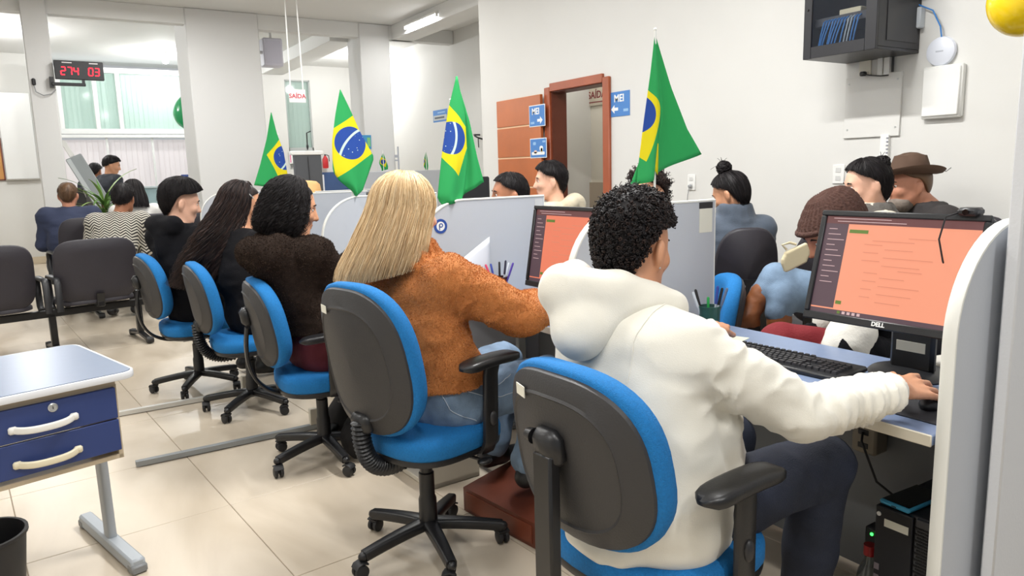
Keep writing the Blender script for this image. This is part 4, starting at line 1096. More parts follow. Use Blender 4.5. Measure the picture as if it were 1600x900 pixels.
MB().box((-.13, 0, 0), (.17, .006, .24)).box((.13, 0, .0), (.24, .006, .22)).build('sheet', M_SIGNB, nb)
text('lettering', 'E', .16, mat('print blue', (90, 110, 170), .5), nb, (-.11, -.0045, 0), FACE_MY)
MB().box((-.19, -.004, 0), (.02, .002, .2)).box((-.05, -.004, -.0), (.014, .002, .2)).build('magenta_stripe', mat('print magenta', (220, 110, 150), .5), nb)
for k in range(4): MB().box((.13, -.004, .07 - .045 * k), (.19, .002, .015)).build('text_line', mat('print grey', (150, 156, 166), .5), nb)
fx = thing('fire_extinguisher', 'red fire extinguisher on the rear wall by the partition', 'extinguisher', (4.90, 14.6, 1.50)); fx.scale = (.6, .6, .7)
MB().lathe([(.001, 0), (.09, .01), (.095, .05), (.095, .26), (.05, .33), (.03, .36), (.001, .36)], 20).build('cylinder', mat('extinguisher red', (186, 28, 34), .35), fx)
MB().box((0, 0, .38), (.05, .05, .05), bev=.01).tube([(.04, 0, .39), (.12, -.02, .36), (.13, -.02, .2)], .014, 8).build('valve', M_BLACKP, fx)
po = thing('poster', 'small blue and green leaflet on the second column’s left', 'sign', (4.1, 10.29, 1.83))
MB().prism([(-.10, .10), (.06, .10), (.055, -.10), (-.05, -.10)], 0, .003, R=FACE_MY, t=(0, 0, 0)).build('sheet', mat('leaflet blue', (70, 150, 200), .5), po)
MB().box((.02, -.005, 0), (.05, .002, .13)).build('green_figure', mat('leaflet green', (130, 196, 130), .5), po)
pq = tag(MB().box((4.32, 10.295, 1.42), (.15, .004, .22)).build('poster', mat('faint paper', (220, 222, 224), .6)), 'faint white paper notice on the front of the second column', 'sign')
wp = tag(MB().box((4.7, 14.66, 1.15), (.34, .008, .46)).build('poster', mat('white paper', (228, 230, 236), .7)), 'white paper notice on the blue band of the rear wall', 'sign')
ac = thing('speaker', 'pale lavender box speaker hung high beside the first column', 'speaker', (2.98, 10.9, 3.1))
MB().box((0, 0, 0), (.27, .22, .38), bev=.015).build('case', mat('pale lavender plastic', (214, 212, 224), .5), ac)
MB().box((0, -.112, 0), (.21, .004, .31), bev=.002).build('grille', mat('lavender grille', (206, 204, 218), .6), ac)
MB().box((-.22, .0, .0), (.2, .04, .04)).box((0, 0, .29), (.03, .03, .22)).build('bracket', M_WHITEP, ac)

# queue display on the left column
qd = thing('queue_display', 'black queue display showing red digits on the left column', 'display', (.545, 10.2, 2.66), math.radians(2))
MB().box((0, 0, 0), (.50, .06, .21), bev=.006).build('case', M_BLACKP, qd)
M_LED = mat('red led', (255, 24, 52), .3, emit=1.6)
SEG = {'0': 'abcdef', '2': 'abged', '7': 'abc', '4': 'fgbc', '3': 'abgcd'}
def digit(ch, cx_, s):
    mb = MB(); L, W3 = .034 * s, .010 * s
    for g in SEG[ch]:
        c, hz = {'a': ((0, L), 1), 'g': ((0, 0), 1), 'd': ((0, -L), 1), 'f': ((-L / 2, L / 2), 0), 'b': ((L / 2, L / 2), 0), 'e': ((-L / 2, -L / 2), 0), 'c': ((L / 2, -L / 2), 0)}[g]
        sh = .004
        mb.box((cx_ + c[0] + sh * c[1] / L, -.0315, c[1] - .012), (L * .9 if hz else W3, .003, W3 if hz else L * .9))
    mb.build('digit', M_LED, qd)
for ch, cx_ in zip('274', (-.165, -.10, -.035)): digit(ch, cx_, 1.25)
for ch, cx_ in zip('03', (.115, .18)): digit(ch, cx_, 1.25)
MB().box((-.12, -.031, .083), (.10, .002, .012)).box((.15, -.031, .083), (.09, .002, .012)).build('caption', mat('caption white', (210, 206, 206), .5), qd)
MB().box((-.12, .0, -.16), (.34, .05, .035), bev=.004).box((.03, 0, -.125), (.03, .04, .06)).box((-.29, .02, -.14), (.04, .05, .12)).build('bracket', M_BLACKP, qd)
pg_ = thing('wall_plug', 'black plug and trailing cable on the wall left of the queue display', 'plug', (.02, 10.24, 2.52))
MB().box((.06, 0, .0), (.04, .04, .08), bev=.012).build('plug', M_BLACKP, pg_)
MB().tube([(.06, -.01, -.04), (.07, -.015, -.11), (.14, -.02, -.15), (.22, -.02, -.13), (.27, -.015, -.08)], .006, 8).build('cable', mat('grey plug', (150, 152, 154), .4), pg_)
wbd = thing('whiteboard', 'whiteboard with a grey tray along the rear left wall', 'board', (-.205, 14.985, 2.15))
MB().box((0, -.012, 0), (.46, .02, 1.42), bev=.003).build('board', mat('board white', (234, 234, 232), .3), wbd)
MB().box((0, -.04, -.71), (.48, .07, .025), bev=.004).build('tray', mat('tray grey', (160, 156, 148), .45), wbd)
cbd = thing('cork_board', 'orange-brown cork board edge at the far left of the rear wall', 'board', (-.775, 14.985, 1.78))
MB().box((0, 0, 0), (.62, .02, .66)).build('cork', mat('cork', (196, 142, 84), .85, bump=(80, .3)), cbd)
MB().box((.315, -.004, 0), (.02, .03, .70)).box((0, -.004, .34), (.64, .03, .02)).box((0, -.004, -.34), (.64, .03, .02)).build('frame', M_WOODD, cbd)

# rear counter, leaning board, plant
ct = thing('glass_counter', 'pale blue glass-fronted counter before the rear blinds', 'counter', (1.80, 13.25, 0))
MB().box((0, 0, .62), (1.9, .03, 1.24), bev=.004).build('front_panel', mat('pale blue glass', (176, 206, 214), .15), ct)
MB().box((0, .2, 1.255), (1.95, .5, .03), bev=.004).build('top', mat('counter top glass', (206, 222, 226), .15), ct)
for x in (-.93, .93): MB().box((x, .2, .62), (.04, .45, 1.24)).build('side_panel', M_WHITEP, ct)
cs = thing('desk_sign', 'small navy sign on a white stand on the rear counter', 'sign', (2.11, 13.27, 1.27))
MB().box((0, 0, .035), (.34, .2, .07), bev=.01).build('stand', M_WHITEP, cs)
MB().box((-.02, -.06, .125), (.20, .02, .10), bev=.003).build('plate', mat('navy plate', (56, 80, 150), .4), cs)
MB().box((-.02, -.072, .125), (.11, .002, .02)).build('text_line', M_SIGNB, cs)
lb = thing('display_stand', 'grey slanted information stand leaning beside the potted plant', 'stand', (.50, 11.15, 0))
R_ = rotm('Y', math.radians(-24))
MB().box((0, 0, 0), (.20, .07, .92), R=R_, bev=.012).build('panel', mat('stand grey', (150, 156, 158), .45), lb).location = (.10, 0, 1.28)
MB().box((0, -.04, 0), (.05, .004, .86), R=R_).build('pale_edge', mat('stand pale', (196, 202, 204), .4), lb).location = (.03, 0, 1.27)
MB().box((0, 0, 0), (.06, .03, .22), R=R_, bev=.006).build('top_tab', M_WHITEP, lb).location = (-.14, 0, 1.80)
MB().box((.30, 0, .45), (.14, .10, .9), bev=.01).box((.30, 0, .02), (.5, .4, .04), bev=.01).build('post', mat('stand grey', (150, 156, 158), .45), lb)
plt = thing('potted_plant', 'potted plant with long arching green leaves behind the waiting people', 'plant', (.62, 9.8, 0))
MB().lathe([(.001, 0), (.13, 0), (.18, .34), (.19, .35), (.17, .35), (.16, .31), (.001, .31)], 28).build('pot', mat('white pot', (214, 208, 198), .5), plt)
MB().tube([(0, 0, .3), (.01, .0, .7), (-.01, .01, 1.12)], [.03, .026, .022], 10).build('stem', mat('plant stem', (110, 90, 62), .8), plt)
lm = [mat('leaf green', (92, 132, 62), .5, var=(8, .15)), mat('pale leaf green', (140, 166, 96), .5, var=(8, .15)), mat('dark leaf green', (44, 84, 44), .5)]
for k in range(58):
    a = random.uniform(0, 2 * PI); L = random.uniform(.36, .62); up = random.uniform(.25, 1.25); z0 = random.uniform(.75, 1.15)
    n = 8; rows = []
    for i in range(n):
        u = i / (n - 1)
        r = L * u * math.cos(up * (1 - .5 * u)) * .8; z = z0 + L * u * math.sin(up) - .30 * L * u ** 2.4 * (1.6 - up * .7)
        wv = .017 * math.sin(PI * min(1, .15 + u * .85)) + .001
        rows.append((r, z, wv))
    V = []; F = []
    for r, z, wv in rows:
        for sg in (-1, 0, 1):
            V.append((r * math.cos(a) - sg * wv * math.sin(a), r * math.sin(a) + sg * wv * math.cos(a), z + (.005 if sg else 0)))
    F = [(i * 3 + j, i * 3 + j + 1, i * 3 + j + 4, i * 3 + j + 3) for i in range(n - 1) for j in range(2)]
    mesh_np('leaf', np.array(V), np.array(F), lm[0 if k % 3 else 1], plt)
pl2 = thing('potted_plant', 'dark broad-leaved plant low behind the navy-jacketed person', 'plant', (.36, 9.7, 0))
MB().lathe([(.001, 0), (.10, 0), (.13, .26), (.12, .26), (.001, .24)], 24).build('pot', mat('white pot', (214, 208, 198), .5), pl2)
MB().tube([(0, 0, .24), (0, 0, .95)], .014, 8).build('stem', MATS['plant stem'], pl2)
for k in range(16):
    a = random.uniform(0, 2 * PI); z0 = random.uniform(.85, 1.15); L = random.uniform(.10, .17)
    Rl = rotm('Z', a) @ rotm('Y', random.uniform(-.5, .6))
    P = [(L * u, sg * .045 * math.sin(PI * u ** .8) * 1.0, .02 * math.sin(PI * u)) for u in np.linspace(0, 1, 6) for sg in (-1, 1)]
    V = np.array(P) @ Rl.T + np.array((0, 0, z0)); F = [(2 * i, 2 * i + 1, 2 * i + 3, 2 * i + 2) for i in range(5)]
    mesh_np('leaf', V, np.array(F), lm[2], pl2)
# metal-framed chair in the rear bay, and far seat under the seated man
def frame_chair(label, x, y, yaw, zs=.86):
    t = thing('tubular_chair', label, 'chair', (x, y, 0), math.radians(yaw))
    for s in (-1, 1):
        MB().tube([(.2, s * .24, 0), (.2, s * .24, zs + .18), (.12, s * .24, zs + .24), (-.2, s * .24, zs + .22), (-.26, s * .24, zs + .40)], .012, 8).build('side_frame', M_ALU, t)
    MB().box((0, 0, zs), (.44, .44, .05), bev=.015).build('seat', M_BLACKP, t)
    MB().box((-.23, 0, zs + .32), (.04, .44, .26), bev=.015).build('backrest', M_BLACKP, t)
    for s in (-1, 1): MB().tube([(-.2, s * .24, zs), (-.24, s * .24, 0)], .012, 8).build('leg', M_ALU, t)
frame_chair('tubular-framed high chair under the dark-haired man before the rear blinds', .84, 11.7, 20)

# ================================================================== BALLOONS
def balloon(label, x, y, z, r, rgb):
    t = thing('balloon', label, 'balloon', (x, y, z))
    prof = [(.001, r * 1.08)] + [(r * math.sin(a) * (1 - .10 * max(0, -math.cos(a))), r * 1.08 * math.cos(a) - (r * .14 * max(0, -math.cos(a)) ** 2)) for a in np.linspace(.1, PI - .1, 26)] + [(.012, -r * 1.24), (.001, -r * 1.25)]
    prof = [(a, -z) for a, z in prof]
    MB().lathe(prof, 36).build('skin', mat(label.split()[0] + ' balloon', rgb, .18, spec=.6), t, 80)
    MB().lathe([(.004, r * 1.24), (.016, r * 1.29), (.012, r * 1.3), (.001, r * 1.25)], 14).build('knot', mat(label.split()[0] + ' balloon', rgb, .18), t)
    MB().tube([(0, 0, r * 1.27), (.005, .005, r * 1.27 + .2), (0, 0, CEIL - z)], .0015, 5).build('string', M_WHITEP, t)
balloon('yellow balloon hanging at the top right before the near pillar', 3.35, 1.455, 1.985, .13, (232, 196, 24))
balloon('green balloon partly hidden by the first column', 2.06, 12.3, 2.36, .235, (22, 150, 88))

# ================================================================== FLAGS
def flag_mat():
    m = bpy.data.materials.new('flag cloth'); m.use_nodes = True; nt = m.node_tree; b = nt.nodes['Principled BSDF']
    N = nt.nodes.new; L = nt.links.new
    def val(n, i, v): n.inputs[i].default_value = v; return n
    def math_(op, a, b_=None):
        n = N('ShaderNodeMath'); n.operation = op
        for i, q_ in enumerate((a, b_)):
            if q_ is None: continue
            if isinstance(q_, (int, float)): n.inputs[i].default_value = q_
            else: L(q_, n.inputs[i])
        return n.outputs[0]
    uv = N('ShaderNodeUVMap'); sp = N('ShaderNodeSeparateXYZ'); L(uv.outputs[0], sp.inputs[0])
    u, v = sp.outputs[0], sp.outputs[1]      # modules from the centre: u -10..10, v -7..7
    rh = math_('ADD', math_('DIVIDE', math_('ABSOLUTE', u), 8.3), math_('DIVIDE', math_('ABSOLUTE', v), 5.3))
    in_r = math_('LESS_THAN', rh, 1.0)
    r2 = math_('SQRT', math_('ADD', math_('MULTIPLY', u, u), math_('MULTIPLY', v, v)))
    in_c = math_('LESS_THAN', r2, 3.5)
    du = math_('ADD', u, 2.0); dv = math_('ADD', v, 7.0)
    rb = math_('SQRT', math_('ADD', math_('MULTIPLY', du, du), math_('MULTIPLY', dv, dv)))
    in_b = math_('MULTIPLY', math_('MULTIPLY', math_('GREATER_THAN', rb, 8.0), math_('LESS_THAN', rb, 8.5)), in_c)
    vo = N('ShaderNodeTexVoronoi'); vo.inputs['Scale'].default_value = 1.25; L(uv.outputs[0], vo.inputs['Vector'])
    star = math_('MULTIPLY', math_('LESS_THAN', vo.outputs['Distance'], .14), math_('LESS_THAN', rb, 7.7))
    star = math_('MULTIPLY', star, math_('LESS_THAN', r2, 3.2))
    cur = None
    def over(fac, col, base):
        n = N('ShaderNodeMix'); n.data_type = 'RGBA'; L(fac, n.inputs[0])
        if isinstance(base, tuple): n.inputs[6].default_value = base
        else: L(base, n.inputs[6])
        n.inputs[7].default_value = col; return n.outputs[2]
    G, Y, B, Wt = [(*lin(c), 1) for c in ((60, 176, 102), (240, 226, 44), (54, 88, 172), (214, 236, 226))]
    c = over(in_r, Y, G); c = over(in_c, B, c); c = over(star, Wt, c); c = over(in_b, Wt, c)
    L(c, b.inputs['Base Color']); b.inputs['Roughness'].default_value = .75; b.inputs['Specular IOR Level'].default_value = .15
    tr = N('ShaderNodeBsdfTranslucent'); L(c, tr.inputs[0]); mx = N('ShaderNodeMixShader'); mx.inputs[0].default_value = .25
    L(b.outputs[0], mx.inputs[1]); L(tr.outputs[0], mx.inputs[2]); L(mx.outputs[0], nt.nodes['Material Output'].inputs[0])
    return m
M_FLAG = flag_mat()
def cloth(name, t, left, right, cen, ang, mod, side=1, bow=.03, folds=2.0, amp=.012, y0=0.0, plain=False, const=(9.5, 6.5), nz=26, nx=16, flip=1):
    """hanging cloth between two side lines (x, z), top to bottom. cen/ang/mod map the cloth to flag modules: the fly direction, in the hanging plane, is at ang"""
    zl = np.array(left); zr = np.array(right)
    S = np.linspace(0, 1, nz)
    def pts(a):
        d = np.concatenate([[0], np.cumsum(np.linalg.norm(np.diff(a, axis=0), axis=1))]); d /= d[-1]
        return np.stack([np.interp(S, d, a[:, 0]), np.interp(S, d, a[:, 1])], 1)
    PL, PR = pts(zl), pts(zr)
    V = np.zeros((nz, nx, 3)); UV = np.zeros((nz, nx, 2))
    ca, sa = math.cos(ang), math.sin(ang)
    for i in range(nz):
        for j in range(nx):
            w_ = j / (nx - 1); p = PL[i] * (1 - w_) + PR[i] * w_
            V[i, j] = (p[0], y0 + S[i] * (amp * math.sin(2 * PI * folds * w_ + 2.2 * S[i]) + bow * math.sin(PI * w_) * side), p[1])
            q_ = (p - np.array(cen)) / mod
            UV[i, j] = (q_[0] * ca + q_[1] * sa, (-q_[0] * sa + q_[1] * ca) * flip) if not plain else const
    F = np.array([(i * nx + j, i * nx + j + 1, (i + 1) * nx + j + 1, (i + 1) * nx + j) for i in range(nz - 1) for j in range(nx - 1)])
    o = mesh_np(name, V.reshape(-1, 3), F, M_FLAG, t, uv=UV.reshape(-1, 2))
    md = o.modifiers.new('thick', 'SOLIDIFY'); md.thickness = .0012
    return o
M_STK = mat('flag stick', (232, 234, 230), .4)
def flag(label, x, y, zb, h, group=None):
    t = thing('brazil_flag', label, 'flag', (x, y, zb), 0, group or 'small Brazilian flags on the counter dividers')
    MB().cyl((0, 0, -.012), (0, 0, h), .0045, n=10).ell((0, 0, h), (.006, .006, .006)).build('stick', M_STK, t)
    return t
# flag on the nearest mid divider: folded so that the left half shows the badge, the right half plain green
f = flag('nearest flag, mostly plain green, on the divider behind the curly hair', 1.945, 2.05, 1.235, .632)
cloth('cloth', f, [(0, .632), (-.022, .48), (-.050, .32), (-.075, .16), (-.086, .077)], [(0, .632), (.018, .46), (.034, .32), (.014, .2), (.0, .10)], (-.088, .335), math.radians(-80), .0215, side=-1, bow=.03, amp=.006, folds=1, flip=1)
cloth('cloth_fold', f, [(0, .632), (.006, .45), (.008, .30), (-.112, .07)], [(0, .632), (.085, .43), (.165, .28), (.245, .183)], (0, 0), 0, .03, plain=True, y0=.006, side=1, bow=.02, amp=.010, folds=1.5)
cloth('cloth_tip', f, [(-.006, .225), (-.055, .175), (-.050, .165)], [(.004, .225), (.004, .16), (.002, .110)], (-.02, .165), 0, .2, plain=True, const=(5.0, 0), y0=-.014, amp=0, bow=0, nz=6, nx=6)
# flag behind the blonde person
f = flag('flag right of the blonde hair with its blue disc half turned away', 1.745, 3.27, 1.225, .50)
cloth('cloth', f, [(.03, .612), (-.022, .45), (-.062, .25), (-.098, .02), (-.07, -.012)], [(.036, .612), (.072, .43), (.078, .2), (.052, .055), (.03, .005)], (-.012, .315), math.radians(-82), .0226, y0=-.014, side=-1, bow=.02, amp=.010, folds=1.2)
cloth('cloth_fold', f, [(.036, .612), (.05, .4), (.046, .18), (.0, -.004)], [(.038, .612), (.108, .40), (.148, .22), (.183, .095)], (0, 0), 0, .03, plain=True, y0=.006, side=1, bow=.02, amp=.008)
f = flag('flag left of the blonde hair with its whole blue disc showing', 1.672, 4.50, 1.24, .45)
cloth('cloth', f, [(-.045, .655), (-.085, .50), (-.115, .34), (-.122, .16), (-.085, .10), (.0, .03), (.012, .002)], [(-.041, .655), (.012, .54), (.07, .40), (.155, .24), (.115, .15), (.06, .03), (.016, .0)], (-.0, .33), math.radians(64), .0290, y0=-.014, side=-1, bow=.03, amp=.008, folds=1.3)
f = flag('leftmost of the counter flags, turned sideways over the long-haired person', 1.575, 5.75, 1.24, .45)
cloth('cloth', f, [(-.045, .612), (-.09, .42), (-.155, .22), (-.21, .075)], [(-.04, .612), (-.012, .46), (.03, .32), (.05, .1), (.048, .03)], (.035, .275), math.radians(-100), .0262, y0=-.014, side=-1, bow=.035, amp=.008, folds=1.2)
f = flag('tiny flag with a yellow badge above the blonde hair, far behind', 3.83, 9.1, 1.405, .265, 'small flags on the far counter')
cloth('cloth', f, [(.0, .235), (-.05, .14), (-.06, .10), (-.03, .03), (-.03, 0)], [(.004, .235), (.03, .16), (.065, .06), (.06, .02)], (.0, .12), math.radians(-62), .0095, amp=.004)
f = flag('narrow tiny flag edge left of the large half-turned flag, far behind', 4.45, 9.1, 1.405, .255, 'small flags on the far counter')
cloth('cloth', f, [(.0, .25), (-.03, .14), (-.04, .05), (-.01, .0)], [(.004, .25), (.02, .16), (.03, .05), (.02, .0)], (-.05, .12), math.radians(-80), .0095, amp=.004)
# far counter that carries them
fc = thing('counter_desk', 'far counter with a white top edge, hidden behind the flags', 'desk', (4.1, 9.1, 0))
MB().box((0, 0, .70), (1.1, .03, 1.40), bev=.004).build('panel', M_DIV, fc); MB().box((0, .25, .74), (1.1, .5, .03), bev=.003).build('desk_top', M_DESK, fc)
for s in (-1, 1): MB().box((s * .5, .4, .36), (.05, .05, .72)).build('desk_leg', M_ALU, fc)
# ================================================================== PEOPLE
def rz(a): a = math.radians(a); return np.array([[math.cos(a), -math.sin(a), 0], [math.sin(a), math.cos(a), 0], [0, 0, 1]])
def head_frame(yaw, pitch, roll=0):
    """columns: forward, left, up; pitch > 0 looks down"""
    return rz(yaw) @ rotm('Y', math.radians(pitch)) @ rotm('X', math.radians(roll))
def ik(S, H, l1, l2, pole):
    S, H = A_(S), A_(H); d = np.linalg.norm(H - S); k = max(1.0, d / (.985 * (l1 + l2))); l1 *= k; l2 *= k
    u = (H - S) / d; a = (l1 ** 2 - l2 ** 2 + d * d) / (2 * d); h = math.sqrt(max(0, l1 ** 2 - a * a))
    p = A_(pole); p = p - u * (p @ u); p /= np.linalg.norm(p)
    return S + u * a + p * h
def head_prims(s, H, R, k=1.0, female=False, near=True):
    g = lambda x, y, z: H + R @ (np.array((x, y, z)) * k)
    s.ell(g(-.012, 0, .03), A_((.100, .077, .092)) * k, R, .02)
    s.ell(g(.03, 0, -.03), A_((.064, .060, .085)) * k, R, .03)
    s.cap(g(.066, -.012, -.098), g(.066, .012, -.098), .021 * k, k=.03)
    for y in (-1, 1):
        s.cap(g(-.005, .054 * y, -.045), g(.05, .03 * y, -.095), .022 * k, .018 * k, .03)     # jaw line
        s.ell(g(.062, .038 * y, -.022), A_((.024, .024, .022)) * k, R, .02)                   # cheekbone
        s.ell(g(-.016, .084 * y, -.010), A_((.021, .0125, .034)) * k, R @ rotm('Z', -.45 * y) @ rotm('Y', -.15), .006)
        s.ell(g(-.010, .102 * y, -.008), A_((.011, .009, .020)) * k, R @ rotm('Z', -.45 * y), .004, sub=True)
        s.cap(g(-.014, .081 * y, -.036), g(-.010, .079 * y, -.044), .008 * k, k=.006)
    s.cap(g(.072, -.028, .030), g(.072, .028, .030), .017 * k, k=.014)                        # brow
    for y in (-1, 1): s.ell(g(.097, .031 * y, .010), A_((.016, .019, .013)) * k, R, .012, sub=True)
    s.cap(g(.088, 0, .016), g(.108, 0, -.026), .0085 * k, .0125 * k, .010)                    # nose
    for y in (-1, 1): s.cap(g(.096, .010 * y, -.030), g(.088, .014 * y, -.031), .0085 * k, k=.006)
    s.cap(g(.086, -.014, -.058), g(.086, .014, -.058), .0085 * k, k=.006)
    s.cap(g(.083, -.012, -.070), g(.083, .012, -.070), .0090 * k, k=.006)
    return g
def hand_prims(s, W, f, n, side, curl=.5, spread=.12, k=1.0, thumb=.6):
    """W wrist, f towards the knuckles, n out of the back of the hand; side +1: thumb towards cross(n, f)"""
    f = A_(f) / np.linalg.norm(f); n = A_(n) - f * (A_(n) @ f); n /= np.linalg.norm(n)
    t = np.cross(n, f) * side
    s.cap(W - f * .03, W + f * .012, .026, .026, .015, sq=(n, .75))
    Ls = [(.030, .092, (.040, .026, .020)), (.010, .096, (.045, .029, .021)), (-.011, .091, (.041, .027, .020)), (-.030, .082, (.032, .021, .018))]
    for i, (o, L, seg) in enumerate(Ls):
        kn = W + (f * L + t * o) * k
        s.cap(W + (f * .02 + t * o * .6) * k, kn, .0145, .0105, .012, sq=(n, .85))
        d = f * math.cos(spread * (1.5 - i) * .6) + t * math.sin(spread * (1.5 - i) * .6); p = kn; a = 0
        for j, l in enumerate(seg):
            a += curl * (.55, .75, .55)[j]
            q_ = p + (d * math.cos(a) - n * math.sin(a)) * l * k
            s.cap(p, q_, (.0098, .0088, .0078)[j], (.0088, .0078, .0066)[j], .003); p = q_
    p = W + (f * .028 + t * .026) * k; s.cap(W + (f * .012 + t * .014) * k, p, .015, .014, .012)
    d = f * .72 + t * .62 - n * .35
    for j, l in enumerate((.034, .027, .022)):
        d = d + f * .22 * thumb - t * .16 * thumb * j; d /= np.linalg.norm(d)
        q_ = p + d * l * k; s.cap(p, q_, (.0125, .0105, .0095)[j], (.0105, .0095, .0075)[j], .006); p = q_

SKIN = {k: mat('skin ' + k, c, .5, bump=(170, .06), var=(18, .05)) for k, c in dict(light=(226, 176, 150), tan=(206, 150, 116), brown=(168, 112, 82), dark=(112, 74, 56), ruddy=(202, 140, 112)).items()}
HAIR = dict(black=strand_mat('black hair', [(18, 16, 18), (26, 22, 24), (36, 31, 31), (22, 19, 21)], .55, .25),
            soft=strand_mat('dark brown hair', [(28, 21, 20), (44, 33, 30), (56, 42, 38), (26, 20, 20)], .55, .25),
            longdark=strand_mat('long dark hair', [(22, 17, 19), (34, 26, 26), (62, 44, 38), (26, 20, 21)], .48, .3),
            blond=strand_mat('blond hair', [(172, 138, 98), (208, 176, 130), (234, 210, 168), (196, 160, 114), (242, 222, 186)], .4, .45),
            brown=strand_mat('mid brown hair', [(84, 60, 42), (110, 82, 58), (66, 48, 36)], .45, .4),
            grey=strand_mat('grey beard hair', [(112, 100, 90), (140, 128, 118), (88, 76, 68)], .6, .3))
M_EYE = mat('eye white', (228, 222, 216), .15); M_IRIS = mat('iris brown', (40, 26, 20), .1); M_LIP = mat('lip', (176, 98, 88), .45)

HL = [(0, 52), (35, 58), (60, 70), (80, 81), (95, 86), (108, 98), (125, 120), (150, 134), (180, 140)]
def hairline(phi, hl=HL, gain=1.0):
    a = np.abs(np.degrees((np.asarray(phi) + PI) % (2 * PI) - PI))
    return np.radians(np.interp(a, [p[0] for p in hl], [p[1] for p in hl])) * gain
SC0 = np.array((-.012, 0, .028)); SR = np.array((.104, .082, .098))
def cap_pts(th, ph, lift, k=1.0):
    th, ph, lift = np.broadcast_arrays(th, ph, lift)
    r = SR[None, :] + lift.reshape(-1, 1)
    p = np.stack([np.sin(th).ravel() * np.cos(ph).ravel() * r[:, 0], np.sin(th).ravel() * np.sin(ph).ravel() * r[:, 1], np.cos(th).ravel() * np.where(np.cos(th).ravel() > 0, r[:, 2], .135 + lift.ravel())], 1) + SC0
    return (p * k).reshape(*th.shape, 3)
def hair_cap(name, H, R, lift, m, parent, hl=HL, gain=1.0, k=1.0, nphi=56, nth=22, edge=.012):
    """closed shell over the scalp down to the hairline; lift(th, ph) = hair thickness"""
    ph = np.linspace(0, 2 * PI, nphi, endpoint=False)[None, :]; u = np.linspace(0, 1, nth)[:, None]
    th = np.maximum(.01, u * hairline(ph, hl, gain))
    l = lift(th, ph + 0 * th) * np.clip((1 - u) / .12, .25, 1) ** .5
    O = cap_pts(th, ph, l, k); I = cap_pts(th[::-1], ph, np.full_like(l, -.012), k)
    P = np.concatenate([O, I], 0); n = P.shape[0]
    V = P.reshape(-1, 3) @ R.T + H
    b = np.arange(n * nphi).reshape(n, nphi); b1 = np.roll(b, -1, 1)
    F = np.stack([b[:-1], b[1:], b1[1:], b1[:-1]], -1).reshape(-1, 4)
    uv = np.stack([.3 + .25 * vnoise(V, 30), np.repeat(np.linspace(0, 1, n), nphi)], 1)
    return mesh_np(name, V, F, m, parent, uv=uv)
def short_strands(H, R, lift, m, parent, n, hl=HL, gain=1.0, k=1.0, length=.6, rad=.0011, flow=0.0, K=6, jit=.004):
    ph = RNG.uniform(0, 2 * PI, n); mx = hairline(ph, hl, gain)
    t0 = np.sqrt(RNG.random(n)) * mx * .95
    u = np.linspace(0, 1, K)[None, :]
    th = np.minimum(t0[:, None] + length * u * (.6 + .6 * RNG.random((n, 1))), mx[:, None] * 1.03 + .02)
    pp = ph[:, None] + flow * u * RNG.normal(.6, .5, (n, 1)); th = np.minimum(th, hairline(pp, hl, gain) * 1.03 + .02)
    l = lift(th, pp) + .002 + jit * RNG.random((n, 1)) * (u * 1.4)
    P = cap_pts(th, pp, l, k) @ R.T + H
    r = rad * np.linspace(1, .35, K)[None, :] * np.ones((n, 1))
    return strands('hair_strands', P, r, m, parent, kind='stuff')
def fall_path(ph, q_, lift, spec, k):
    """long hair: over the skull to its widest ring, then hanging; spec = dict(len, prof=[(fall 0..1, grow_x, grow_y)], back, tc)"""
    q_ = np.asarray(q_); ph = ph + 0 * q_; lift = lift + 0 * q_
    tc = spec.get('tc', .32); th1 = np.radians(spec.get('th1', 88))
    th = np.clip(q_ / tc, 0.02, 1) * th1
    base = cap_pts(th, ph, lift, 1.0)
    f = np.clip((q_ - tc) / (1 - tc), 0, 1)
    pr = np.array(spec['prof']); gx = np.interp(f, pr[:, 0], pr[:, 1]); gy = np.interp(f, pr[:, 0], pr[:, 2])
    L = spec['len']; L = L(ph) if callable(L) else L
    x = base[..., 0] * np.where(f > 0, gx, 1) - spec.get('back', 0) * f
    y = base[..., 1] * np.where(f > 0, gy, 1)
    z = base[..., 2] - L * f
    return np.stack([x, y, z], -1) * k
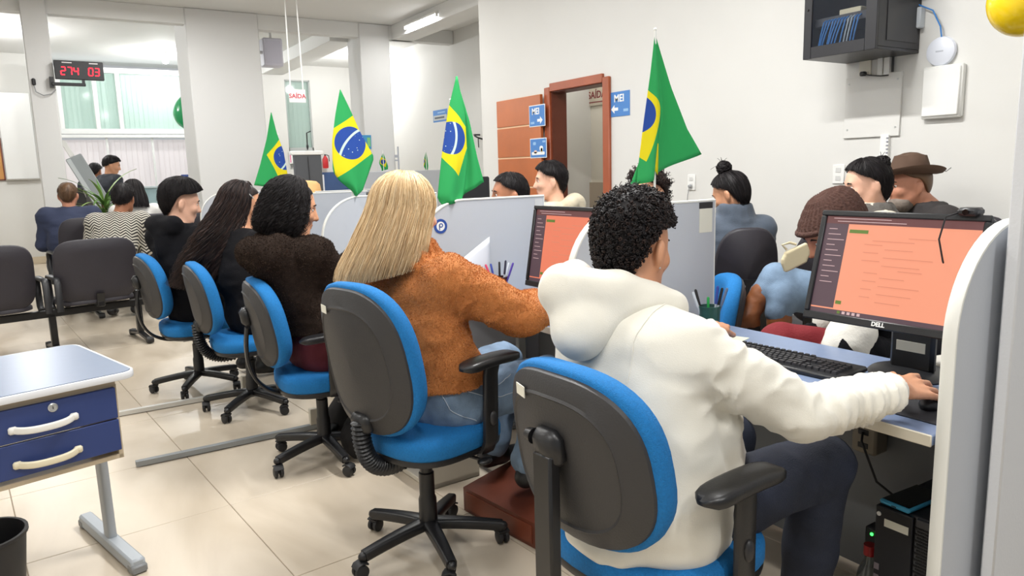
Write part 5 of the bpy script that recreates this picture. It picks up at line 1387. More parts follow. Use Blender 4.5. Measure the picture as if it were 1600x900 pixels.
def long_hair(H, R, spec, m, parent, n, k=1.0, face=50, rad=.0016, wave=0.0, wfreq=9.0, K=16, thick=.012, clump=.004, base=True, tip=.16):
    fa = math.radians(face)
    if base:
        nph, nq = 48, 26
        ph = np.linspace(fa, 2 * PI - fa, nph)[None, :]; q_ = np.linspace(0, 1 - tip * .55, nq)[:, None]
        lt = thick * .45 + .004 * np.sin(ph * 9)
        O = fall_path(ph, q_, lt, spec, k); I = fall_path(ph, q_[::-1], -.010 * np.ones_like(lt), spec, k)
        P = np.concatenate([O, I], 0); nn = P.shape[0]; V = P.reshape(-1, 3) @ R.T + H
        b = np.arange(nn * nph).reshape(nn, nph)
        F = np.stack([b[:-1, :-1], b[1:, :-1], b[1:, 1:], b[:-1, 1:]], -1).reshape(-1, 4)
        e1 = [(b[i, 0], b[i + 1, 0], b[nn - 2 - i, 0], b[nn - 1 - i, 0]) for i in range(nq - 1)]; e2 = [(b[i, -1], b[nn - 1 - i, -1], b[nn - 2 - i, -1], b[i + 1, -1]) for i in range(nq - 1)]
        F = np.concatenate([F, np.array(e1), np.array(e2)])
        uv = np.stack([.35 + .3 * vnoise(V, 25), np.repeat(np.linspace(0, 1, nn), nph)], 1)
        mesh_np('hair_mass', V, F, m, parent, uv=uv)
    ph = RNG.uniform(fa, 2 * PI - fa, n); q0 = RNG.random(n) ** 2 * .06; q1 = 1 - RNG.random(n) ** 2.2 * tip
    u = np.linspace(0, 1, K)[None, :]
    q_ = q0[:, None] + (q1 - q0)[:, None] * u
    cl = np.sin(ph * 23) * clump + np.sin(ph * 41 + 1) * clump * .6
    lt = (thick * (.35 + .65 * RNG.random((n, 1))) + cl[:, None] * u) * np.clip(u * 20, .1, 1) + 0 * q_ - .004 * (u < .01)
    p2 = ph[:, None] + RNG.normal(0, .05, (n, 1)) * u
    if wave:
        g = RNG.uniform(0, 6.28, (n, 1)); g = np.round(g * 3) / 3 + RNG.normal(0, .3, (n, 1))
        lt = lt + wave * np.sin(wfreq * 2 * PI * q_ + g) * np.clip(q_ * 2, 0, 1); p2 = p2 + wave * 5 * np.cos(wfreq * 2 * PI * q_ + g) * np.clip(q_ * 2, 0, 1)
    P = fall_path(p2, q_, lt, spec, k) @ R.T + H
    r = rad * (1 - .6 * u ** 3) * np.clip(.08 + u * K * .45, 0, 1) * np.ones((n, 1))
    strands('hair_strands', P, r, m, parent, kind='stuff')
def curls(H, R, lift, m, parent, n, hl=HL, gain=1.0, k=1.0, size=.008, length=.035, rad=.0019, K=16, turns=2.2):
    ph = RNG.uniform(0, 2 * PI, n); mx = hairline(ph, hl, gain); th = np.sqrt(RNG.random(n)) * mx
    l = lift(th, ph)
    P0 = cap_pts(th, ph, l * .55, 1.0); P1 = cap_pts(th, ph, l * .55 + .01, 1.0)
    nn = P1 - P0; nn /= np.linalg.norm(nn, axis=1)[:, None]
    d = nn * RNG.uniform(.15, .8, (n, 1)) + RNG.normal(0, .6, (n, 3)) + np.array((-.1, 0, -.35)); d /= np.linalg.norm(d, axis=1)[:, None]
    a = np.cross(d, RNG.normal(0, 1, (n, 3))); a /= np.linalg.norm(a, axis=1)[:, None]; b = np.cross(d, a)
    u = np.linspace(0, 1, K)[None, :, None]; ang = 2 * PI * turns * u + RNG.uniform(0, 6.28, (n, 1, 1))
    s = size * RNG.uniform(.6, 1.3, (n, 1, 1)) * (1 - .35 * u)
    length = length * np.clip(l / l.max(), .4, 1)[:, None, None]; s = s * np.clip(l / l.max(), .55, 1)[:, None, None]
    P = P0[:, None, :] + nn[:, None, :] * .004 + d[:, None, :] * (length * RNG.uniform(.6, 1.3, (n, 1, 1)) * u) + (a[:, None, :] * np.cos(ang) + b[:, None, :] * np.sin(ang)) * s
    P = (P * k) @ R.T + H
    r = rad * (1 - .5 * u[..., 0] ** 2) * np.ones((n, 1))
    strands('hair_curls', P, r, m, parent, sides=4, kind='stuff')
def face_parts(g, R, k, parent, brow, mouth=True):
    """eyes with irises, eyebrows, lips"""
    for y in (-1, 1):
        e = MB().ell(g(.0735, .031 * y, .010), A_((.0115, .0120, .0100)) * k, R, 14, 10).build('eye', M_EYE, parent)
        MB().ell(g(.0822, .031 * y, .009), A_((.0032, .0056, .0056)) * k, R, 12, 8).build('iris', M_IRIS, e)
        MB().tube([g(.088, .014 * y, .030), g(.090, .030 * y, .036), g(.080, .047 * y, .031)], [.003 * k, .0038 * k, .002 * k], 6).build('eyebrow', brow, parent)
    if mouth:
        MB().tube([g(.080, -.021, -.0635), g(.0915, -.008, -.0595), g(.0915, .008, -.0595), g(.080, .021, -.0635)], [.002 * k, .0052 * k, .0052 * k, .002 * k], 8).tube([g(.080, -.018, -.066), g(.089, -.006, -.071), g(.089, .006, -.071), g(.080, .018, -.066)], [.002 * k, .0056 * k, .0056 * k, .002 * k], 8).build('lips', M_LIP, parent)

def folds(amp, f=7.0, stretch=(1, 1, 2.2), rid=True):
    st = np.array(stretch)
    def d(V):
        n = vnoise(V * st, f); n2 = vnoise(V * st + 31, f * 2.1)
        return amp * ((1 - 2 * np.abs(n)) * .6 + n2 * .4)
    return d

def wrinkles(ctx, base, amp, n):
    SHD, E, W = ctx['SHD'], ctx['E'], ctx['W']
    def d(V):
        o = base(V) if base is not None else np.zeros(len(V))
        for i in (0, 1):
            for (a, b, cnt, k) in ((E[i], W[i], n, 1.0), (SHD[i], E[i], n * .5, .7)):
                ax = b - a; L2 = ax @ ax; u = (V - a) @ ax / L2
                dist = np.linalg.norm(V - a - np.clip(u, 0, 1)[:, None] * ax, axis=1)
                m = np.clip((u + .05) / .25, 0, 1) * np.clip((1.05 - u) / .15, 0, 1) * np.clip((.14 - dist) / .04, 0, 1)
                ph = u * cnt + .9 * vnoise(V, 9) + .5 * vnoise(V + 5, 22)
                w_ = 1 - np.abs(np.sin(PI * ph)) * 2
                o = o + amp * k * m * w_ * (.55 + .45 * vnoise(V + 9, 12))
        return o
    return d

def person(label, hips, yaw, neck, head, hyaw, hpitch=8, hroll=0, hk=1.0, skin='tan', vox=.009, body_vox=.006, arms=(None, None), sh_w=.185, sh_drop=.055, sh_yaw=None,
           jacket=None, pants=None, shoes=None, knees=None, feet=None, girth=1.0, face=True, brow='black', group=None, hands=None, hair=None, elbow_pole=None, arm_l=(.30, .265)):
    """all positions in world metres; arms = (right wrist, left wrist); jacket = dict(m, t, folds, hood, collar, hem, sleeve=...)"""
    hx, hy, hz = hips
    root = thing('person', label, 'person', (hx, hy, 0), math.radians(yaw), group)
    Ri = rz(-yaw); L = lambda p: Ri @ (A_(p) - np.array((hx, hy, 0)))
    hip = np.array((0, 0, hz)); N = L(neck); Hc = L(head); R = head_frame(hyaw - yaw, hpitch, hroll)
    sy = 0 if sh_yaw is None else sh_yaw - yaw
    lat = rz(sy) @ np.array((0, 1, 0)); fw = rz(sy) @ np.array((1, 0, 0))
    up = (N - hip) / np.linalg.norm(N - hip)
    mid = hip * .55 + N * .45 - fw * .03; chest = hip * .28 + N * .72 - fw * .012
    SHD = [N - up * sh_drop - lat * sh_w, N - up * sh_drop + lat * sh_w]
    W = []
    for i, a in enumerate(arms):
        sgn = -1 if i == 0 else 1
        W.append(L(a) if a is not None else np.array((.34, sgn * .13, hz + .16)))
    poles = elbow_pole or (None, None)
    E = []
    for i in (0, 1):
        sgn = -1 if i == 0 else 1
        p = np.array((-.25, sgn * .45, -1.0)) if poles[i] is None else Ri @ A_(poles[i])
        E.append(ik(SHD[i], W[i], arm_l[0], arm_l[1], p))
    K = [L(k) if knees else None for k in (knees or (0, 0))]; Ft = [L(f) if feet else None for f in (feet or (0, 0))]
    if not knees: K = [np.array((.42, -.11, hz - .02)), np.array((.42, .11, hz - .02))]
    if not feet: Ft = [np.array((.40, -.11, .075)), np.array((.40, .11, .075))]
    # --- body: one continuous surface from head to hands
    s = SDF()
    g = head_prims(s, Hc, R, hk)
    s.cap(g(-.022, 0, -.04), N - up * .02, .056 * hk, .062, .03)
    s.cap(N - up * .03, chest, .07, .10, .03, sq=(fw, .8)); s.cap(chest, hip, .10, .10, .03, sq=(fw, .8))
    for i in (0, 1):
        s.cap(N - up * .05, SHD[i], .05, .045, .03); s.cap(SHD[i], E[i], .04, .034, .02); s.cap(E[i], W[i], .034, .024, .02)
        if hands and hands[i]:
            h = dict(hands[i]); d = Ri @ A_(h.pop('dir')) if 'dir' in h else W[i] - E[i]; n = Ri @ A_(h.pop('n')) if 'n' in h else np.array((0, 0, 1.0))
            hand_prims(s, W[i], d, n, 1 if i == 1 else -1, **h) if False else hand_prims(s, W[i], d, n, -1 if i == 1 else 1, **h)
    body, _, _ = sdf_obj('body', s, body_vox, SKIN[skin], root, smooth=1)
    if face: face_parts(g, R, hk, root, mat('eyebrow ' + brow, (24, 19, 18) if brow == 'black' else (120, 96, 66), .7))
    ctx = dict(root=root, H=Hc, R=R, g=g, k=hk, N=N, up=up, lat=lat, fw=fw, SHD=SHD, E=E, W=W, hip=hip, chest=chest, mid=mid, K=K, Ft=Ft, L=L, Ri=Ri)
    # --- trousers and shoes
    if pants:
        s = SDF(); tp = pants.get('t', 1.0)
        s.cap(hip + (-.0, -.07, .0), hip + (-.0, .07, .0), .128 * girth, k=.05, sq=((0, 0, 1), .95)); s.cap(hip, hip + up * .10, .12 * girth, .115 * girth, .05, sq=(fw, .85))
        for i in (0, 1):
            sg = -1 if i == 0 else 1
            h0 = hip + np.array((.03, sg * .085, -.015))
            s.cap(h0, K[i], .088 * tp, .064 * tp, .03)
            an = Ft[i] + np.array((0, 0, pants.get('cuff', .05)))
            s.cap(K[i], K[i] * .5 + an * .5, .064 * tp, .055 * tp + pants.get('flare', 0) * .4, .02); s.cap(K[i] * .5 + an * .5, an, .055 * tp + pants.get('flare', 0) * .4, .047 * tp + pants.get('flare', 0), .02)
            s.half(an - (K[i] - an) * .02, an - K[i]) if False else None
        o, V, F = sdf_obj('trousers', s, vox, pants['m'], root, disp=folds(pants.get('fold', .006), 9, (1.6, 1.6, 1)))
        ctx['pants'] = (o, V, F)
    if shoes:
        for i in (0, 1):
            d = rz(0) @ np.array((1, 0, 0)); f0 = Ft[i]
            s = SDF(); s.cap(f0 + (-.04, 0, -.01), f0 + (.05, 0, -.025), .044, .042, .02).cap(f0 + (.05, 0, -.03), f0 + (.15, 0, -.040), .042, .033, .02, sq=((0, 0, 1), .75)).cap(f0 + (-.01, 0, 0), f0 + (-.01, 0, .06), .046, .042, .02)
            s.half(f0 + (0, 0, -.070), (0, 0, -1))
            sdf_obj('shoe', s, .007, shoes, root)
    # --- jacket
    if jacket:
        j = dict(t=1.0, fold=.006, sleeve=(.060, .052, .044), hem=0.0, shoulder=.066, k=.06, depth=.80, voxel=vox, rolls=0); j.update(jacket)
        T = j['t']; s = SDF()
        s.cap(hip + (0, -.055, .02 - j['hem']), hip + (0, .055, .02 - j['hem']), .128 * girth * T, k=.05)
        s.cap(hip + up * .02 - lat * .05, mid - lat * .045, .118 * girth * T, .115 * girth * T, j['k'], sq=(fw, j['depth'] + .1)); s.cap(hip + up * .02 + lat * .05, mid + lat * .045, .118 * girth * T, .115 * girth * T, j['k'], sq=(fw, j['depth'] + .1))
        s.cap(mid - lat * .05, chest - lat * .08, .115 * girth * T, .110 * T, j['k'], sq=(fw, j['depth'] + .08)); s.cap(mid + lat * .05, chest + lat * .08, .115 * girth * T, .110 * T, j['k'], sq=(fw, j['depth'] + .08))
        s.cap(chest, N - up * .05, .115 * T, .062 * T, .05, sq=(fw, j['depth'] + .05)); s.cap(mid - fw * .01, N - up * .10 - fw * .015, .118 * girth * T, .10 * T, .06, sq=(fw, .85))
        for i in (0, 1):
            s.cap(chest + lat * (.08 if i else -.08), SHD[i] - up * .02, .10 * T, j['shoulder'] * T, .04, sq=(fw, .85))
            s.cap(N - up * .045, SHD[i], .056 * T, (j['shoulder'] - .004) * T, .04)
            a0, a1, a2 = j['sleeve']
            s.cap(SHD[i], E[i], a0 * T * 1.06, a1 * T, .03)
            w1 = E[i] + (W[i] - E[i]) * j.get('cuff', .93)
            if not j['rolls']: s.cap(E[i], w1, a1 * T, a2 * T, .02)
            else:
                nr = j['rolls']; rng = np.random.default_rng(11 + i)
                ax = (w1 - E[i]); l_ = np.linalg.norm(ax); ax = ax / l_
                s.cap(E[i], w1, a1 * T * .93, a2 * T * .88, .02)
                for q_ in range(nr):
                    u = (q_ + .5) / nr; c = E[i] + ax * l_ * u; tilt = rng.normal(0, .25, 3); pn = np.cross(ax, tilt + (0, 0, 1)); pn /= np.linalg.norm(pn)
                    rr = (a1 + (a2 - a1) * u) * T * rng.uniform(.93, 1.07)
                    sh_ = ax * .010 * rng.normal()
                    s.cap(c - pn * rr * .28 + sh_, c + pn * rr * .28 - sh_, rr * .80, k=.010)
        if j.get('collar'):
            ch, cr = j['collar']
            for a in np.linspace(0, 2 * PI, 15)[:-1]:
                dv = fw * math.cos(a) * .074 + lat * math.sin(a) * .082
                s.cap(N - up * .035 + dv * 1.12, N + up * (ch - .035) + dv * (1.0 if not j.get('flop') else 1.25), cr, cr * .9, .018)
        if j.get('extra'): j['extra'](s, ctx)
        if j.get('cut'): s.half((0, 0, j['cut']), (.10, 0, -1), .01)
        o, V, F = sdf_obj(j.get('name', 'jacket'), s, j['voxel'], j['m'], root, disp=wrinkles(ctx, folds(j['fold'], j.get('ff', 8)), *j.get('wr', (.006, 6))))
        ctx['jacket'] = (o, V, F)
        if j.get('fuzz'):
            n, ln, fm, w_ = j['fuzz']; fuzz('fleece_pile', V, F, n, ln, fm, root, w=w_)
    if hair: hair(ctx)
    return ctx

def bun(ctx, c, r, m):
    P = []
    N_ = 90
    for i in range(N_):
        a0, a1 = RNG.uniform(0, 6.28), RNG.uniform(0, 6.28); t_ = np.linspace(0, 3.6, 14)
        tilt = rotm('X', RNG.normal(0, .6)) @ rotm('Y', RNG.normal(0, .6))
        rr = r * RNG.uniform(.75, 1.06)
        P.append((np.stack([rr * np.cos(t_ + a0), rr * np.sin(t_ + a0), .35 * r * np.sin(t_ * 2 + a1)], 1) @ tilt.T))
    P = np.array(P); C = ctx['g'](*c)
    MB().ell(C, (r * .88, r * .88, r * .8), ctx['R']).build('hair_bun', MATS['black hair'], ctx['root'])
    strands('bun_strands', P @ ctx['R'].T + C, .0024, m, ctx['root'], sides=4, kind='stuff')
    tips = []
    for i in range(7):
        d = RNG.normal(0, .5, 3) + (0, 0, .8); d /= np.linalg.norm(d); t_ = np.linspace(0, 1, 8)[:, None]
        tips.append(C + ctx['R'] @ np.array((0, 0, r * .6)) + d * t_ * r * 1.6 + np.array((0, 0, -.6)) * t_ ** 2 * r)
    strands('loose_hair', np.array(tips), .0012, m, ctx['root'], kind='stuff')
# ------------------------------------------------------------------ the five at the counter
M_HOOD = mat('white fleece', (226, 222, 210), .92, bump=(420, .14, 3), var=(9, .02), sheen=.3)
M_TEDDY = mat('orange teddy fleece', (184, 116, 62), .95, bump=(120, .2, 4), var=(60, .10), sheen=.15)
M_TEDDYF = strand_mat('orange pile', [(176, 108, 54), (200, 132, 72), (216, 152, 92), (164, 98, 48)], .9, .1)
M_PLUSH = mat('brown-black plush', (42, 34, 30), 1.0, bump=(110, .2, 4), var=(40, .2), spec=.05)
M_PLUSHF = strand_mat('brown plush pile', [(40, 32, 28), (56, 46, 40), (80, 66, 57), (36, 29, 26)], 1.0, .03)
M_BLKW = mat('black wool', (17, 16, 19), .95, bump=(140, .2), spec=.2)
M_BLKF = mat('black felt', (16, 16, 20), .95, bump=(90, .15), spec=.2)
def denim(name, rgb):
    return mat(name, rgb, .85, bump=(340, .3, 2), var=(11, .30))
M_JEAN = denim('light denim', (112, 134, 158)); M_NAVYJ = denim('dark navy denim', (26, 32, 48)); M_MAROON = mat('maroon knit', (86, 24, 34), .9, bump=(120, .2))
M_BLKT = mat('black trousers', (26, 24, 25), .9, bump=(100, .1)); M_SHOE = mat('black shoe leather', (20, 20, 22), .45)

def hair_curly(c):
    lift = lambda th, ph: .028 * np.clip(1.2 - th / 2.4, .14, 1) * (1 + .12 * np.sin(5 * ph + 3 * th) * np.sin(th))
    hl = [(0, 60), (45, 63), (66, 71), (85, 74), (100, 79), (113, 104), (132, 132), (180, 145)]
    hair_cap('hair_mass', c['H'], c['R'], lambda th, ph: np.maximum(.002, lift(th, ph) - .005), HAIR['black'], c['root'], hl, k=c['k'])
    curls(c['H'], c['R'], lift, HAIR['black'], c['root'], 2400, hl, k=c['k'], size=.0062, length=.015, rad=.0023, turns=1.5, K=11)
    curls(c['H'], c['R'], lift, HAIR['soft'], c['root'], 900, hl, k=c['k'], size=.0066, length=.018, rad=.0017, turns=1.6, K=11)
def white_hood(s, c):
    h, lat, fw, up = c['hip'], c['lat'], c['fw'], c['up']
    # bunched pocket front and rolled hem
    for q_ in range(7):
        p = h + np.array((.150 + .012 * q_, -.125 + .004 * q_, .20 - .034 * q_)); s.cap(p + (-.03, -.015, .004), p + (.055, .03, -.012), .042, .032, .012)
    s.cap(h + (-.13, -.07, -.05), h + (.07, -.15, -.045), .044, .040, .02); s.cap(h + (-.14, -.02, -.05), h + (-.13, .07, -.05), .044, .044, .02)
    s.cap(h + (.04, -.07, .02), h + (.05, -.05, .22), .11, .10, .05)
    # broad back of loose cloth
    for y in (-.10, 0, .10): s.cap(h + (-.06, y, .05), c['N'] - up * .10 - fw * .055 + lat * y * 1.1, .10, .085, .05)
def hood_part(c):
    L = c['L']; s = SDF()
    Rr, M, Lb, Fl, Tp = (L(p) for p in ((1.245, 1.262, 1.050), (1.13, 1.315, 1.088), (1.035, 1.395, 1.098), (1.165, 1.525, 1.085), (1.035, 1.345, .995)))
    s.chain([Rr, M, Lb, Fl], [.036, .048, .052, .048], .02)
    s.cap(M * .6 + Rr * .4 + (0, 0, -.03), Tp, .05, .045, .03).cap(Lb + (0, 0, -.02), Tp, .055, .045, .03).cap(Fl + (0, 0, -.03), Tp, .06, .045, .04).cap((M + Fl) / 2 + (-.01, 0, -.05), Tp, .07, .05, .04)
    s.chain([Rr + (.02, 0, -.02), L((1.29, 1.30, 1.015)), L((1.30, 1.40, 1.00)), L((1.26, 1.50, 1.03)), Fl], [.034, .034, .034, .036, .046], .02)
    s.cap(c['N'] + c['up'] * .05 + c['fw'] * -.03, c['N'] + c['up'] * .16 + c['fw'] * .03, .058, .060, .012, sub=True)
    o, V, F = sdf_obj('hood', s, .0065, M_HOOD, c['root'], disp=folds(.007, 9, (1, 1, 1)))
cA = person('person in a white fleece hoodie with short curly black hair, using the mouse', (1.16, 1.26, .565), 6, (1.225, 1.365, 1.045), (1.268, 1.41, 1.172), 14, 12, hk=1.04, skin='tan', vox=.008, body_vox=.005,
       arms=((1.735, .965, .818), (1.95, 1.735, .800)), sh_w=.178, sh_drop=.095, sh_yaw=2, elbow_pole=((-.1, -.5, -1.0), (-.2, .5, -.8)), arm_l=(.31, .295),
       hands=(dict(dir=(.16, .0, -.018), n=(-.1, -.55, 1), curl=.34, spread=.16, k=1.18), dict(dir=(.12, .10, .01), n=(.1, -.3, 1), curl=.55)),
       jacket=dict(m=M_HOOD, name='hoodie', t=1.12, fold=.009, ff=6, sleeve=(.070, .057, .045), rolls=9, shoulder=.066, wr=(.008, 9), extra=white_hood, cuff=.86, voxel=.0065, hem=.02),
       pants=dict(m=M_NAVYJ, fold=.006, t=1.18), shoes=M_SHOE, knees=((1.64, 1.10, .60), (1.64, 1.42, .58)), feet=((1.60, 1.13, .075), (1.62, 1.42, .075)), girth=1.12, face=True, hair=hair_curly)
hood_part(cA)
MB().ell(cA['g'](-.013, -.087, -.044), (.003, .003, .003)).build('ear_stud', M_ALU, cA['root'])

def hair_blond(c):
    sp = dict(len=lambda ph: .185 + .085 * (.5 - .5 * np.cos(ph)), prof=[(0, 1, 1), (.25, 1.03, 1.10), (.55, 1.12, 1.26), (.85, 1.22, 1.36), (1, 1.20, 1.34)], back=.075, tc=.38)
    long_hair(c['H'], c['R'], sp, HAIR['blond'], c['root'], 7000, k=c['k'], face=52, rad=.0011, wave=.003, wfreq=1.5, thick=.020, clump=.005)
    hair_cap('hair_crown', c['H'], c['R'], lambda th, ph: .001 + 0 * th, HAIR['blond'], c['root'], k=c['k'])
def teddy_extra(s, c):
    N, up, lat, fw = c['N'], c['up'], c['lat'], c['fw']
    for a in np.linspace(0, 2 * PI, 15)[:-1]:
        dv = fw * math.cos(a) * .082 + lat * math.sin(a) * .086
        s.cap(N + dv * 1.02 + up * .062, N + dv * 1.36 - up * .002, .018, .024, .012)
    h = c['hip']
    s.cap(h + (.05, -.145, .10), h + (.17, -.10, .10), .022, .02, .015)
    s.cap(h + (-.11, -.10, -.02), h + (.14, -.135, -.015), .042, .036, .02)
cB = person('blonde person with straight shoulder-length hair in an orange teddy jacket', (1.15, 2.33, .575), 20, (1.095, 2.40, 1.06), (1.10, 2.425, 1.235), 6, 6, hk=1.06, skin='light', vox=.008, body_vox=.0055,
       arms=((1.60, 2.30, .855), (1.56, 2.78, .80)), sh_w=.185, sh_yaw=14, elbow_pole=((-.1, -1.0, -.35), None), arm_l=(.285, .275), hands=(dict(curl=.4), dict(curl=.5)),
       jacket=dict(m=M_TEDDY, t=1.10, fold=.010, ff=7, sleeve=(.076, .072, .064), rolls=7, shoulder=.074, collar=(.05, .024), cut=.645, cuff=1.0, voxel=.007, extra=teddy_extra, fuzz=(150000, .0046, M_TEDDYF, .0012)),
       pants=dict(m=M_JEAN, fold=.012, t=1.15, flare=.022, cuff=.06), shoes=M_SHOE, knees=((1.575, 2.25, .585), (1.58, 2.58, .58)), feet=((1.50, 2.26, .215), (1.48, 2.52, .215)), girth=1.10, face=True, brow='blond', hair=hair_blond)
# seams laid on the cloth
def seam(ctx, key, pts, m, name='seam', rad=.0017, n=40, lift=.0015):
    o = ctx[key][0]; P = np.array(pts, float); d = np.concatenate([[0], np.cumsum(np.linalg.norm(np.diff(P, axis=0), axis=1))])
    Q = np.stack([np.interp(np.linspace(0, d[-1], n), d, P[:, i]) for i in range(3)], 1); out = []
    for p in Q:
        ok, co, no, _ = o.closest_point_on_mesh(Vector(p))
        out.append(np.array(co) + np.array(no) * lift)
    MB().tube(out, rad, 6).build(name, m, ctx['root'], 80)
M_ST = mat('denim stitch', (176, 188, 202), .7)
h = cB['hip']; k = cB['K'][0]
seam(cB, 'pants', [h + (-.06, -.2, .06), h + (.05, -.24, .01), h * .5 + k * .5 + (0, -.2, 0), k + (-.05, -.2, .02)], M_ST)
seam(cB, 'pants', [h + (.02, -.22, .12), h + (.08, -.24, .07), h + (.16, -.22, .08)], M_ST)
seam(cB, 'pants', [h + (-.14, -.10, .12), h + (-.12, -.16, .0), h + (-.04, -.22, -.06)], M_ST)
S_, E_ = cA['SHD'][0], cA['E'][0]; N_ = cA['N']
seam(cA, 'jacket', [S_ + (.0, .06, .14), S_ + (-.12, .055, .03), S_ + (-.13, .05, -.06)], M_HOOD, rad=.0018, lift=.0006)
def hair_bob(c):
    sp = dict(len=.165, prof=[(0, 1, 1), (.3, 1.04, 1.10), (.7, 1.06, 1.14), (1, .92, 1.0)], back=.01, tc=.45)
    long_hair(c['H'], c['R'], sp, HAIR['black'], c['root'], 4200, k=c['k'], face=60, rad=.0014, wave=.011, wfreq=5.5, thick=.026, clump=.008, K=26, tip=.3)
    hair_cap('hair_crown', c['H'], c['R'], lambda th, ph: .002 + 0 * th, HAIR['black'], c['root'], k=c['k'])
def plush_hood(s, c):
    N, up, lat, fw = c['N'], c['up'], c['lat'], c['fw']
    b = N - fw * .12
    q0_ = c['L']((.80, 3.41, 1.035)); s.cap(b + lat * .08, q0_ + lat * .06, .055, .055, .04); s.cap(b - lat * .10, q0_ - lat * .04, .055, .055, .04); s.cap(q0_ + lat * .05, c['chest'] - fw * .10, .06, .10, .06); s.cap(q0_ - lat * .05, c['chest'] - fw * .09 - lat * .05, .06, .10, .06)
    s.cap(b + lat * .09, b - lat * .09, .045, .045, .03); s.cap(b + lat * .05 - up * .02, b - lat * .0 - up * .13 - fw * .03, .055, .035, .04); s.cap(b - lat * .06 - up * .02, b - up * .13 - fw * .03, .055, .035, .04)
    for a in np.linspace(.6, 2 * PI - .6, 13):
        dv = fw * math.cos(a) * .08 + lat * math.sin(a) * .10; s.cap(N + dv - up * .03, N + dv * 1.05 + up * .005, .030, .028, .02)
cC = person('person with a wavy dark bob in a brown-black plush jacket and maroon top', (1.07, 3.44, .565), 6, (1.01, 3.53, 1.06), (1.02, 3.555, 1.222), -10, 14, hk=1.06, skin='tan', vox=.009, body_vox=.006,
       arms=((1.29, 3.45, .975), (1.36, 3.62, .98)), sh_w=.185, sh_yaw=10, hands=(None, None),
       jacket=dict(m=M_PLUSH, t=1.12, fold=.008, sleeve=(.070, .064, .054), shoulder=.074, extra=plush_hood, cut=.665, hem=-.05, rolls=6, fuzz=(42000, .006, M_PLUSHF, .0018)),
       pants=dict(m=M_MAROON, fold=.004, t=1.1), shoes=M_SHOE, knees=((1.50, 3.38, .56), (1.50, 3.66, .56)), feet=((1.38, 3.36, .075), (1.40, 3.66, .075)), girth=1.16, face=True, hair=hair_bob)
s = SDF()
for i in (0, 1): s.chain([cC['hip'] + np.array((.22, (-.10, .10)[i], -.01)), cC['K'][i] + (0, 0, .0), cC['K'][i] * .4 + cC['Ft'][i] * .6 + (-.06, 0, 0), cC['Ft'][i] + (-.14, 0, .02)], [.098, .088, .10, .125], .04)
sdf_obj('wide_black_skirt_trousers', s, .011, M_BLKT, cC['root'], disp=folds(.008, 6, (2, 2, .6)))
def hair_girl(c):
    sp = dict(len=.54, prof=[(0, 1, 1), (.2, 1.08, 1.10), (.45, 1.30, 1.30), (.75, 1.5, 1.30), (1, 1.55, 1.10)], back=.10, tc=.20)
    long_hair(c['H'], c['R'], sp, HAIR['longdark'], c['root'], 2600, k=c['k'], face=62, rad=.0019, wave=.013, wfreq=4.6, thick=.024, clump=.010, K=28, tip=.40)
    hair_cap('hair_crown', c['H'], c['R'], lambda th, ph: .002 + 0 * th, HAIR['longdark'], c['root'], k=c['k'])
    MB().tube([c['g'](.055, -.085, .055), c['g'](.03, -.092, .075)], .004, 8).build('hair_clip', M_ALU, c['root'])
cD = person('person with very long dark wavy hair in a black coat, third from the far end', (1.0, 4.47, .565), 12, (1.0, 4.60, 1.045), (1.035, 4.665, 1.205), -18, 12, hk=1.08, skin='tan', vox=.010, body_vox=.007,
       arms=((1.42, 4.5, .84), (1.45, 4.85, .84)), sh_w=.175, sh_yaw=14, jacket=dict(m=M_BLKW, name='coat', t=1.06, fold=.007, hem=.02, collar=(.04, .02)),
       pants=dict(m=M_BLKT, fold=.005), shoes=M_SHOE, face=True, hair=hair_girl)
def hair_boy(c):
    hl = [(0, 50), (35, 55), (60, 65), (75, 71), (92, 75), (104, 84), (114, 108), (128, 128), (150, 138), (180, 142)]
    lift = lambda th, ph: .030 * np.clip(np.cos(th * .68), 0, 1) + .003 * np.sin(9 * ph) * np.sin(th) + .003
    hair_cap('hair_mass', c['H'], c['R'], lambda th, ph: lift(th, ph) - .003, HAIR['black'], c['root'], hl, k=c['k'])
    short_strands(c['H'], c['R'], lift, HAIR['black'], c['root'], 2200, hl, k=c['k'], length=.7, rad=.0016, flow=.3, jit=.008)
def black_hood(s, c):
    N, up, lat, fw = c['N'], c['up'], c['lat'], c['fw']
    b = N - fw * .10 + up * .025
    s.cap(b + lat * .10 + up * .02, b - lat * .10 + up * .02, .05, .05, .03); s.cap(b + lat * .04, b - up * .15 - fw * .03, .06, .035, .05); s.cap(b - lat * .06, b - up * .14 - fw * .03, .06, .035, .05)
    for a in np.linspace(.6, 2 * PI - .6, 13):
        dv = fw * math.cos(a) * .08 + lat * math.sin(a) * .11; s.cap(N + dv - up * .03, N + dv * 1.05 + up * .015, .028, .028, .02)
cE = person('young person with short thick black hair in a black hooded coat', (.78, 5.14, .565), 18, (.735, 5.20, 1.05), (.775, 5.235, 1.222), 2, 16, hk=1.08, skin='light', vox=.010, body_vox=.007,
       arms=((1.2, 5.2, .82), (1.25, 5.5, .82)), sh_w=.20, sh_yaw=30, jacket=dict(m=M_BLKF, name='coat', t=1.16, fold=.008, hem=.04, extra=black_hood, shoulder=.074),
       pants=dict(m=M_BLKT, fold=.005), shoes=M_SHOE, face=True, hair=hair_boy)

